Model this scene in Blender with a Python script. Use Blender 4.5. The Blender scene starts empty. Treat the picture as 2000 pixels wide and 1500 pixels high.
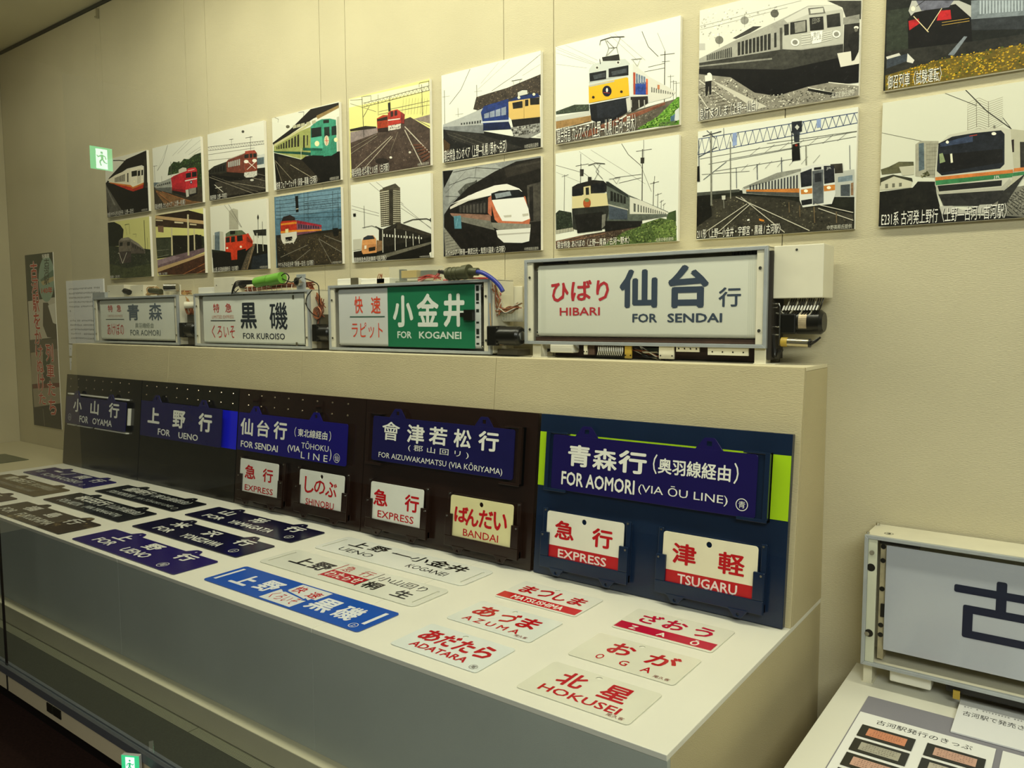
import bpy, math, random
from mathutils import Vector, Matrix
R=math.radians
SC=bpy.context.scene
COL=SC.collection
random.seed(7)
# ------------------------------------------------------------------ camera
cam=bpy.data.cameras.new('camera'); cam.sensor_width=36; cam.lens=1528.4/2000*36; cam.clip_start=.02; cam.clip_end=100
camo=bpy.data.objects.new('camera',cam); COL.objects.link(camo); SC.camera=camo
yaw,pitch,roll=-0.6402,-0.0831,-0.0043
fw=Vector((math.sin(yaw)*math.cos(pitch),math.cos(yaw)*math.cos(pitch),math.sin(pitch)))
rt=Vector((math.cos(yaw),-math.sin(yaw),0)); up=rt.cross(fw)
r2=rt*math.cos(roll)+up*math.sin(roll); u2=up*math.cos(roll)-rt*math.sin(roll)
camo.matrix_world=Matrix(((r2.x,u2.x,-fw.x,3.561),(r2.y,u2.y,-fw.y,-2.121),(r2.z,u2.z,-fw.z,1.350),(0,0,0,1)))
# ------------------------------------------------------------------ world, lights, exposure
w=bpy.data.worlds.new('world'); SC.world=w; w.use_nodes=True
w.node_tree.nodes['Background'].inputs[0].default_value=(.9,.95,.75,1); w.node_tree.nodes['Background'].inputs[1].default_value=.045
SC.view_settings.view_transform='Standard'; SC.view_settings.look='None'; SC.view_settings.gamma=1; SC.view_settings.exposure=-.14
SC.view_settings.use_curve_mapping=False
SC.cycles.max_bounces=8; SC.cycles.transparent_max_bounces=12; SC.cycles.caustics_reflective=False; SC.cycles.caustics_refractive=False
LCOL=(1.0,.965,.76)
def area(name,loc,rot,sx,sy,e,col=LCOL):
    l=bpy.data.lights.new(name,'AREA'); l.shape='RECTANGLE'; l.size=sx; l.size_y=sy; l.energy=e; l.color=col
    o=bpy.data.objects.new(name,l); COL.objects.link(o); o.location=loc; o.rotation_euler=rot; return o
area('case_light',(1.6,-.80,2.86),(R(22),0,0),3.0,.14,46)
area('case_light',(4.2,-.80,2.86),(R(22),0,0),1.6,.14,18)
area('case_light',(-.9,-.80,2.86),(R(22),0,0),1.2,.14,5)
area('room_fill',(4.7,-3.3,2.9),(R(40),0,R(28)),2.0,1.0,150,(1,.99,.93))  # unseen fill lamp added to lift the plinth front and lower facing
# ------------------------------------------------------------------ helpers
def lin(c):
    c=c.lstrip('#')
    v=[int(c[i:i+2],16)/255 for i in (0,2,4)]
    return tuple(x/12.92 if x<=.04045 else ((x+.055)/1.055)**2.4 for x in v)
MATS={}
def mat(name,color,rough=.5,metal=0,noise=0,nscale=40,bump=0,bscale=300,coat=0,spec=.5,emit=None,es=0,wear=None,wave=False):
    if name in MATS: return MATS[name]
    m=bpy.data.materials.new(name); m.use_nodes=True; nt=m.node_tree; b=nt.nodes['Principled BSDF']
    c=lin(color) if isinstance(color,str) else color
    b.inputs['Base Color'].default_value=(*c,1); b.inputs['Roughness'].default_value=rough; b.inputs['Metallic'].default_value=metal
    b.inputs['Specular IOR Level'].default_value=spec; b.inputs['Coat Weight'].default_value=coat; b.inputs['Coat Roughness'].default_value=.04
    tc=nt.nodes.new('ShaderNodeTexCoord')
    if noise:
        n=nt.nodes.new('ShaderNodeTexNoise'); n.inputs['Scale'].default_value=nscale; n.inputs['Detail'].default_value=6
        nt.links.new(tc.outputs['Object'],n.inputs['Vector'])
        r=nt.nodes.new('ShaderNodeValToRGB'); r.color_ramp.elements[0].position=.3; r.color_ramp.elements[1].position=.7
        r.color_ramp.elements[0].color=(*[x*(1-noise) for x in c],1); r.color_ramp.elements[1].color=(*[min(1,x*(1+noise*.6)) for x in c],1)
        nt.links.new(n.outputs['Fac'],r.inputs['Fac']); nt.links.new(r.outputs['Color'],b.inputs['Base Color'])
        last=r.outputs['Color']
    else: last=None
    if wear:   # chipped and rusted patches: (colour, threshold, scale)
        wc,th,ws=wear
        n=nt.nodes.new('ShaderNodeTexNoise'); n.inputs['Scale'].default_value=ws; n.inputs['Detail'].default_value=7; n.inputs['Roughness'].default_value=.62
        nt.links.new(tc.outputs['Object'],n.inputs['Vector'])
        r=nt.nodes.new('ShaderNodeValToRGB'); r.color_ramp.elements[0].position=th; r.color_ramp.elements[1].position=th+.03
        r.color_ramp.elements[0].color=(0,0,0,1); r.color_ramp.elements[1].color=(1,1,1,1)
        mx=nt.nodes.new('ShaderNodeMix'); mx.data_type='RGBA'
        nt.links.new(n.outputs['Fac'],r.inputs['Fac']); nt.links.new(r.outputs['Color'],mx.inputs[0])
        if last: nt.links.new(last,mx.inputs[6])
        else: mx.inputs[6].default_value=(*c,1)
        mx.inputs[7].default_value=(*lin(wc),1); nt.links.new(mx.outputs[2],b.inputs['Base Color'])
    if bump:
        n=nt.nodes.new('ShaderNodeTexNoise'); n.inputs['Scale'].default_value=bscale; n.inputs['Detail'].default_value=3
        nt.links.new(tc.outputs['Object'],n.inputs['Vector'])
        h=n.outputs['Fac']
        if wave:   # horizontal slub of woven wall cloth
            mp=nt.nodes.new('ShaderNodeMapping'); mp.inputs['Scale'].default_value=(.25,1,1.6)
            nt.links.new(tc.outputs['Object'],mp.inputs['Vector']); nt.links.new(mp.outputs['Vector'],n.inputs['Vector'])
        bp=nt.nodes.new('ShaderNodeBump'); bp.inputs['Strength'].default_value=bump; bp.inputs['Distance'].default_value=.002
        nt.links.new(h,bp.inputs['Height']); nt.links.new(bp.outputs['Normal'],b.inputs['Normal'])
    if emit:
        b.inputs['Emission Color'].default_value=(*lin(emit),1); b.inputs['Emission Strength'].default_value=es
    MATS[name]=m; return m
def print_mat(name,rough,spec=.5,coat=0,es=0):
    m=bpy.data.materials.new(name); m.use_nodes=True; nt=m.node_tree; b=nt.nodes['Principled BSDF']
    a=nt.nodes.new('ShaderNodeAttribute'); a.attribute_name='Col'; nt.links.new(a.outputs['Color'],b.inputs['Base Color'])
    b.inputs['Roughness'].default_value=rough; b.inputs['Specular IOR Level'].default_value=spec; b.inputs['Coat Weight'].default_value=coat
    if es: nt.links.new(a.outputs['Color'],b.inputs['Emission Color']); b.inputs['Emission Strength'].default_value=es
    MATS[name]=m; return m
def photo_mat():
    m=print_mat('photographic_print',.4,.25); nt=m.node_tree; b=nt.nodes['Principled BSDF']; at=[n for n in nt.nodes if n.type=='ATTRIBUTE'][0]
    tc=nt.nodes.new('ShaderNodeTexCoord'); L=nt.links.new
    def M(op,a,b_=None,cl=False):
        q=nt.nodes.new('ShaderNodeMath'); q.operation=op; q.use_clamp=cl
        for i,x in enumerate((a,b_)):
            if x is None: continue
            if isinstance(x,(int,float)): q.inputs[i].default_value=x
            else: L(x,q.inputs[i])
        return q.outputs[0]
    n1=nt.nodes.new('ShaderNodeTexNoise'); n1.inputs['Scale'].default_value=95; n1.inputs['Detail'].default_value=9; n1.inputs['Roughness'].default_value=.75; L(tc.outputs['Object'],n1.inputs['Vector'])
    mp=nt.nodes.new('ShaderNodeMapping'); mp.inputs['Scale'].default_value=(1,2.2,1); L(tc.outputs['Object'],mp.inputs['Vector'])
    n2=nt.nodes.new('ShaderNodeTexNoise'); n2.inputs['Scale'].default_value=22; n2.inputs['Detail'].default_value=4; L(mp.outputs[0],n2.inputs['Vector'])
    bw=nt.nodes.new('ShaderNodeRGBToBW'); L(at.outputs['Color'],bw.inputs[0])
    mask=M('SUBTRACT',1,M('MULTIPLY',bw.outputs[0],1.9),True)
    amt=M('ADD',M('MULTIPLY',M('SUBTRACT',n1.outputs['Fac'],.5),2.6),M('MULTIPLY',M('SUBTRACT',n2.outputs['Fac'],.5),1.6))
    f=M('ADD',1,M('MULTIPLY',amt,mask)); f=M('MAXIMUM',f,.15)
    sc=nt.nodes.new('ShaderNodeVectorMath'); sc.operation='SCALE'; L(at.outputs['Color'],sc.inputs[0]); L(f,sc.inputs['Scale'])
    hi=M('MULTIPLY',M('MULTIPLY',M('SUBTRACT',n1.outputs['Fac'],.60,True),.22),mask)
    ad=nt.nodes.new('ShaderNodeVectorMath'); ad.operation='ADD'; L(sc.outputs[0],ad.inputs[0]); L(hi,ad.inputs[1]); L(ad.outputs[0],b.inputs['Base Color']); return m
M_PHOTO=photo_mat()
M_PRINT=print_mat('printed_ink',.42,.35); M_ENAM_LET=print_mat('enamel_lettering',.25,.5); M_SIGN=print_mat('lit_exit_face',.5,.2,0,6.0); M_LOWSIGN=print_mat('lit_low_face',.5,.2,0,1.1)
M_WALL=mat('wall_cloth','c9c0a0',.9,0,.06,3,.8,420,spec=.2,wave=True)
M_CLOTH=mat('plinth_cloth','c2b690',.92,0,.05,4,.7,420,spec=.15,wave=True)
M_FACE=mat('plinth_front_cloth','acb2a8',.92,0,.05,5,.25,500,spec=.15)
M_TOP=mat('table_laminate','e3e1d2',.45,0,.025,6,spec=.35)
M_DARKGAP=mat('joint_shadow','1a1712',.9)
M_CEIL=mat('ceiling_paint','e4dec2',.85,0,.04,3)
M_CREAM=mat('cream_enamel','ddd8c0',.4,0,.05,20,wear=('8a7f66',.74,40))
M_WHITE=mat('white_plastic','e9e7da',.35)
M_ALU=mat('anodised_frame','aeb3b4',.42,.3,.08,30)
M_STEEL=mat('bright_steel','c9c8c0',.22,1)
M_BLACK=mat('black_metal','16150f',.3,.2)
M_DARKB=mat('dark_interior','2b251c',.7)
M_BROWN=mat('dark_brown_gloss_paint','241610',.18,0,.15,8,spec=.5)
M_BLKB=mat('blackish_gloss_paint','14120d',.18,0,.15,8,spec=.5)
M_NAVY=mat('navy_gloss_paint','13243d',.18,0,.12,8,spec=.5)
M_LIME=mat('lime_stripe_paint','a6cf1c',.25)
M_ROYAL=mat('royal_blue_stripe_paint','1218e0',.25)
M_WOOD=mat('phenolic_board','4a3426',.6,0,.2,30)
M_COPPER=mat('copper_wire','a0603c',.45,.3)
# ------------------------------------------------------------------ mesh builder
class MB:
    def __init__(s): s.v=[];s.f=[];s.m=[];s.c=[];s.g=[]
    def add(s,vs,fs,m=0,c=None):
        n=len(s.v); s.g.append((n,len(s.f))); s.v+=[tuple(v) for v in vs]
        for f in fs: s.f.append([i+n for i in f]); s.m.append(m); s.c.append(c)
        return s
    def box(s,x0,x1,y0,y1,z0,z1,m=0,c=None):
        return s.add([(x0,y0,z0),(x1,y0,z0),(x1,y1,z0),(x0,y1,z0),(x0,y0,z1),(x1,y0,z1),(x1,y1,z1),(x0,y1,z1)],
          [(0,3,2,1),(4,5,6,7),(0,1,5,4),(1,2,6,5),(2,3,7,6),(3,0,4,7)],m,c)
    def prism(s,loop,a,b,axis='z',m=0,c=None):   # loop of 2-D points, counter-clockwise, drawn out from a to b
        def q(p,t): return {'z':(p[0],p[1],t),'y':(p[0],t,p[1]),'x':(t,p[0],p[1])}[axis]
        n=len(loop); vs=[q(p,a) for p in loop]+[q(p,b) for p in loop]
        fs=[tuple(range(n))[::-1],tuple(range(n,2*n))]+[(i,(i+1)%n,(i+1)%n+n,i+n) for i in range(n)]
        return s.add(vs,fs,m,c)
    def cyl(s,a,b,r,n=16,m=0,rb=None,c=None):
        a=Vector(a);b=Vector(b);d=(b-a).normalized(); u=d.orthogonal().normalized(); v=d.cross(u); rb=r if rb is None else rb
        vs=[a+(u*math.cos(2*math.pi*i/n)+v*math.sin(2*math.pi*i/n))*r for i in range(n)]+[b+(u*math.cos(2*math.pi*i/n)+v*math.sin(2*math.pi*i/n))*rb for i in range(n)]
        return s.add(vs,[tuple(range(n))[::-1],tuple(range(n,2*n))]+[(i,(i+1)%n,(i+1)%n+n,i+n) for i in range(n)],m,c)
    def tube(s,pts,r,n=6,m=0,c=None,smooth=3):
        P=[Vector(p) for p in pts]
        if smooth and len(P)>2:
            Q=[]
            for i in range(len(P)-1):
                p0=P[max(i-1,0)];p1=P[i];p2=P[i+1];p3=P[min(i+2,len(P)-1)]
                for k in range(smooth):
                    t=k/smooth; Q.append(.5*((2*p1)+(p2-p0)*t+(2*p0-5*p1+4*p2-p3)*t*t+(3*p1-p0-3*p2+p3)*t**3))
            Q.append(P[-1]); P=Q
        vs=[];fs=[];N=len(P); ref=Vector((.31,.77,.55))
        for i,p in enumerate(P):
            d=(P[min(i+1,N-1)]-P[max(i-1,0)]).normalized(); u=d.cross(ref).normalized(); v=d.cross(u)
            vs+=[p+(u*math.cos(2*math.pi*k/n)+v*math.sin(2*math.pi*k/n))*r for k in range(n)]
        for i in range(N-1):
            for k in range(n): fs.append((i*n+k,i*n+(k+1)%n,(i+1)*n+(k+1)%n,(i+1)*n+k))
        fs+=[tuple(range(n))[::-1],tuple(range((N-1)*n,N*n))]
        return s.add(vs,fs,m,c)
    def sphere(s,c0,r,n=10,m=0,sc=(1,1,1),c=None):
        vs=[];fs=[]
        h=n//2
        for i in range(1,h):
            t=math.pi*i/h
            for k in range(n): vs.append((c0[0]+r*sc[0]*math.sin(t)*math.cos(2*math.pi*k/n),c0[1]+r*sc[1]*math.sin(t)*math.sin(2*math.pi*k/n),c0[2]+r*sc[2]*math.cos(t)))
        vs+=[(c0[0],c0[1],c0[2]+r*sc[2]),(c0[0],c0[1],c0[2]-r*sc[2])]; T=len(vs)-2
        for i in range(h-2):
            for k in range(n): fs.append((i*n+k,(i+1)*n+k,(i+1)*n+(k+1)%n,i*n+(k+1)%n))
        for k in range(n): fs.append((T,k,(k+1)%n)); fs.append((T+1,(h-2)*n+(k+1)%n,(h-2)*n+k))
        return s.add(vs,fs,m,c)
    def build(s,name,mats,parent=None,loc=(0,0,0),rot=(0,0,0),bevel=0,smooth=False,kind=None):
        if not isinstance(mats,(list,tuple)): mats=[mats]
        me=bpy.data.meshes.new(name); me.from_pydata(s.v,[],s.f)
        for m in mats: me.materials.append(m)
        if len(mats)>1: me.polygons.foreach_set('material_index',s.m)
        if any(c is not None for c in s.c):
            at=me.color_attributes.new('Col','FLOAT_COLOR','CORNER'); buf=[]
            for f,c in zip(s.f,s.c): buf+=[*(c or (.5,.5,.5)),1.0]*len(f)
            at.data.foreach_set('color',buf)
        if smooth: me.polygons.foreach_set('use_smooth',[True]*len(s.f))
        me.update()
        o=bpy.data.objects.new(name,me); COL.objects.link(o); o.location=loc; o.rotation_euler=rot
        if parent: o.parent=parent
        if bevel:
            b=o.modifiers.new('bevel','BEVEL'); b.width=bevel; b.segments=2; b.limit_method='ANGLE'
        if smooth:
            try: me.set_sharp_from_angle(angle=R(40))
            except Exception: pass
        if kind: o['kind']=kind
        return o
# one object for each shape that was added
def each(mb,name,mats,parent,**k):
    E=mb.g+[(len(mb.v),len(mb.f))]; out=[]
    for (a,p),(b,q) in zip(E,E[1:]):
        m=MB(); m.v=mb.v[a:b]; m.f=[[i-a for i in f] for f in mb.f[p:q]]; m.m=mb.m[p:q]; m.c=mb.c[p:q]; out.append(m.build(name,mats,parent,**k))
    return out
def thing(name,label,cat,loc=(0,0,0),rot=(0,0,0),group=None):
    o=bpy.data.objects.new(name,None); COL.objects.link(o); o.location=loc; o.rotation_euler=rot; o.empty_display_size=.05
    o['label']=label;o['category']=cat
    if group:o['group']=group
    return o
def structure(o): o['kind']='structure'; return o
def curve_mesh(loops,z0,z1,bev=0):      # outline with holes -> solid sheet
    cu=bpy.data.curves.new('c','CURVE'); cu.dimensions='2D'; cu.fill_mode='BOTH'; cu.extrude=(z1-z0)/2-bev; cu.bevel_depth=bev; cu.bevel_resolution=1; cu.offset=-bev
    for lp in loops:
        sp=cu.splines.new('POLY'); sp.points.add(len(lp)-1); sp.use_cyclic_u=True
        for i,p in enumerate(lp): sp.points[i].co=(p[0],p[1],0,1)
    o=bpy.data.objects.new('c',cu); COL.objects.link(o)
    me=bpy.data.meshes.new_from_object(o); bpy.data.objects.remove(o); bpy.data.curves.remove(cu)
    vs=[(v.co.x,v.co.y,v.co.z+(z0+z1)/2) for v in me.vertices]; fs=[tuple(p.vertices) for p in me.polygons]
    bpy.data.meshes.remove(me); return vs,fs
def rrect(x0,y0,x1,y1,r,n=5):
    o=[]
    for cx,cy,a in ((x1-r,y0+r,-90),(x1-r,y1-r,0),(x0+r,y1-r,90),(x0+r,y0+r,180)):
        for i in range(n+1): t=R(a+90*i/n); o.append((cx+r*math.cos(t),cy+r*math.sin(t)))
    return o
def circ(x,y,r,n=16): return [(x+r*math.cos(2*math.pi*i/n),y+r*math.sin(2*math.pi*i/n)) for i in range(n)]
# ------------------------------------------------------------------ lettering
TX={}
def glyphs(s,bold=0,res=2):
    k=(s,round(bold,3))
    if k not in TX:
        cu=bpy.data.curves.new('t','FONT'); cu.body=s; cu.offset=bold; cu.resolution_u=res
        o=bpy.data.objects.new('t',cu); COL.objects.link(o)
        me=bpy.data.meshes.new_from_object(o); bpy.data.objects.remove(o); bpy.data.curves.remove(cu)
        vs=[(v.co.x,v.co.y) for v in me.vertices]; fs=[tuple(p.vertices) for p in me.polygons]; bpy.data.meshes.remove(me)
        xs=[v[0] for v in vs] or [0];ys=[v[1] for v in vs] or [0]
        TX[k]=(vs,fs,min(xs),max(xs),min(ys),max(ys))
    return TX[k]
def text(mb,s,x0,x1,y0,y1,z,col,bold=.02,shear=0,plain=False):
    # heavier strokes: the same glyph drawn again a little to each side
    vs,fs,a,b,c,d=glyphs(s)
    if not plain and s.isascii() and len(s)>1: bold+=.022
    sx=(x1-x0)/max(b-a,1e-6); sy=(y1-y0)/max(d-c,1e-6)
    k=max(0,min(bold,.06))*.8
    if k*min(abs(sx),abs(sy))<.00025: offs=((0,0),); k=0
    elif plain: offs=((-k,0),(k,0),(0,k),(0,-k))
    else: offs=[(k*math.cos(t),k*math.sin(t)) for t in [i*math.pi/3+.26 for i in range(6)]]+[(0,0)]
    sx=(x1-x0)/max(b-a+2*k,1e-6); sy=(y1-y0)/max(d-c+2*k,1e-6)
    for i,(ox,oy) in enumerate(offs):
        zz=z+i*.000004
        mb.add([(x0+(v[0]+k+ox-a)*sx+shear*(v[1]-c)*sy,y0+(v[1]+k+oy-c)*sy,zz) for v in vs],fs,0,col)
def ring(mb,x,y,r,wd,z,col,n=24):
    a=circ(x,y,r,n);b=circ(x,y,r-wd,n)
    mb.add([(p[0],p[1],z) for p in a+b],[(i,(i+1)%n,n+(i+1)%n,n+i) for i in range(n)],0,col)
def quad(mb,x0,x1,y0,y1,z,col): mb.add([(x0,y0,z),(x1,y0,z),(x1,y1,z),(x0,y1,z)],[(0,1,2,3)],0,col)
def clip(poly):
    for ax,lim,sg in ((0,0,1),(0,1,-1),(1,0,1),(1,1,-1)):
        out=[]
        for i in range(len(poly)):
            a=poly[i-1];b=poly[i]; ia=sg*(a[ax]-lim)>=0; ib=sg*(b[ax]-lim)>=0
            if ia!=ib:
                t=(lim-a[ax])/(b[ax]-a[ax]); out.append((a[0]+(b[0]-a[0])*t,a[1]+(b[1]-a[1])*t))
            if ib: out.append(b)
        poly=out
        if not poly: return []
    return poly
def inside(x,y,P):
    c=False;j=len(P)-1
    for i in range(len(P)):
        if (P[i][1]>y)!=(P[j][1]>y) and x<(P[j][0]-P[i][0])*(y-P[i][1])/(P[j][1]-P[i][1])+P[i][0]: c=not c
        j=i
    return c
def draw_art(mb,items,W,H,z0,dz=.000018):
    rnd=random.Random(len(items)); z=z0
    asp=W/H
    for it in items:
        z+=dz; k=it[0]
        if k=='t':
            x0,y1,x1,y0=[q/1000 for q in it[3]]
            x0=max(x0,.006);x1=min(x1,.994);y0=max(y0,.006);y1=min(y1,.994)
            text(mb,it[2],x0*W,x1*W,y0*H,y1*H,z,lin(it[1]),it[4],0,True); z+=dz; continue
        fl=it[-1]; P=[(fl[i]/1000,fl[i+1]/1000) for i in range(0,len(fl),2)]
        if k=='p':
            q=clip(P)
            if len(q)>2: mb.add([(a*W,b*H,z) for a,b in q],[tuple(range(len(q)))],0,lin(it[1]))
        elif k=='l':
            w=it[2]/1000*H/2; c=lin(it[1])
            for a,b in zip(P,P[1:]):
                A=Vector((a[0]*W,a[1]*H));B=Vector((b[0]*W,b[1]*H)); d=B-A
                if d.length<1e-6: continue
                n=Vector((-d.y,d.x)).normalized()*w
                q=clip([(v.x/W,v.y/H) for v in (A+n,A-n,B-n,B+n)])
                if len(q)>2: mb.add([(s*W,t*H,z) for s,t in q],[tuple(range(len(q)))],0,c)
        elif k=='s':
            cols=[lin(c) for c in it[1].split()]; sz=it[3]/1000*H*.72; N=int(it[2]*1.9)
            xs=[p[0] for p in P];ys=[p[1] for p in P]; n=0
            xa,xb,ya,yb=max(min(xs),.01),min(max(xs),.99),max(min(ys),.01),min(max(ys),.99)
            for _ in range(N*6):
                if n>=N: break
                x=rnd.uniform(xa,xb);y=rnd.uniform(ya,yb)
                if not inside(x,y,P): continue
                n+=1; k3=rnd.choice((4,5,6)); a0=rnd.random()*6; s=sz*rnd.uniform(.5,1.2)
                q=clip([(x+s*rnd.uniform(.7,1.4)*math.cos(a0+6.283*i/k3)/W,y+s*rnd.uniform(.5,1)*math.sin(a0+6.283*i/k3)/H) for i in range(k3)])
                if len(q)>2: mb.add([(s_*W,t*H,z+dz*.4*(n%3)) for s_,t in q],[tuple(range(len(q)))],0,rnd.choice(cols))
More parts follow.
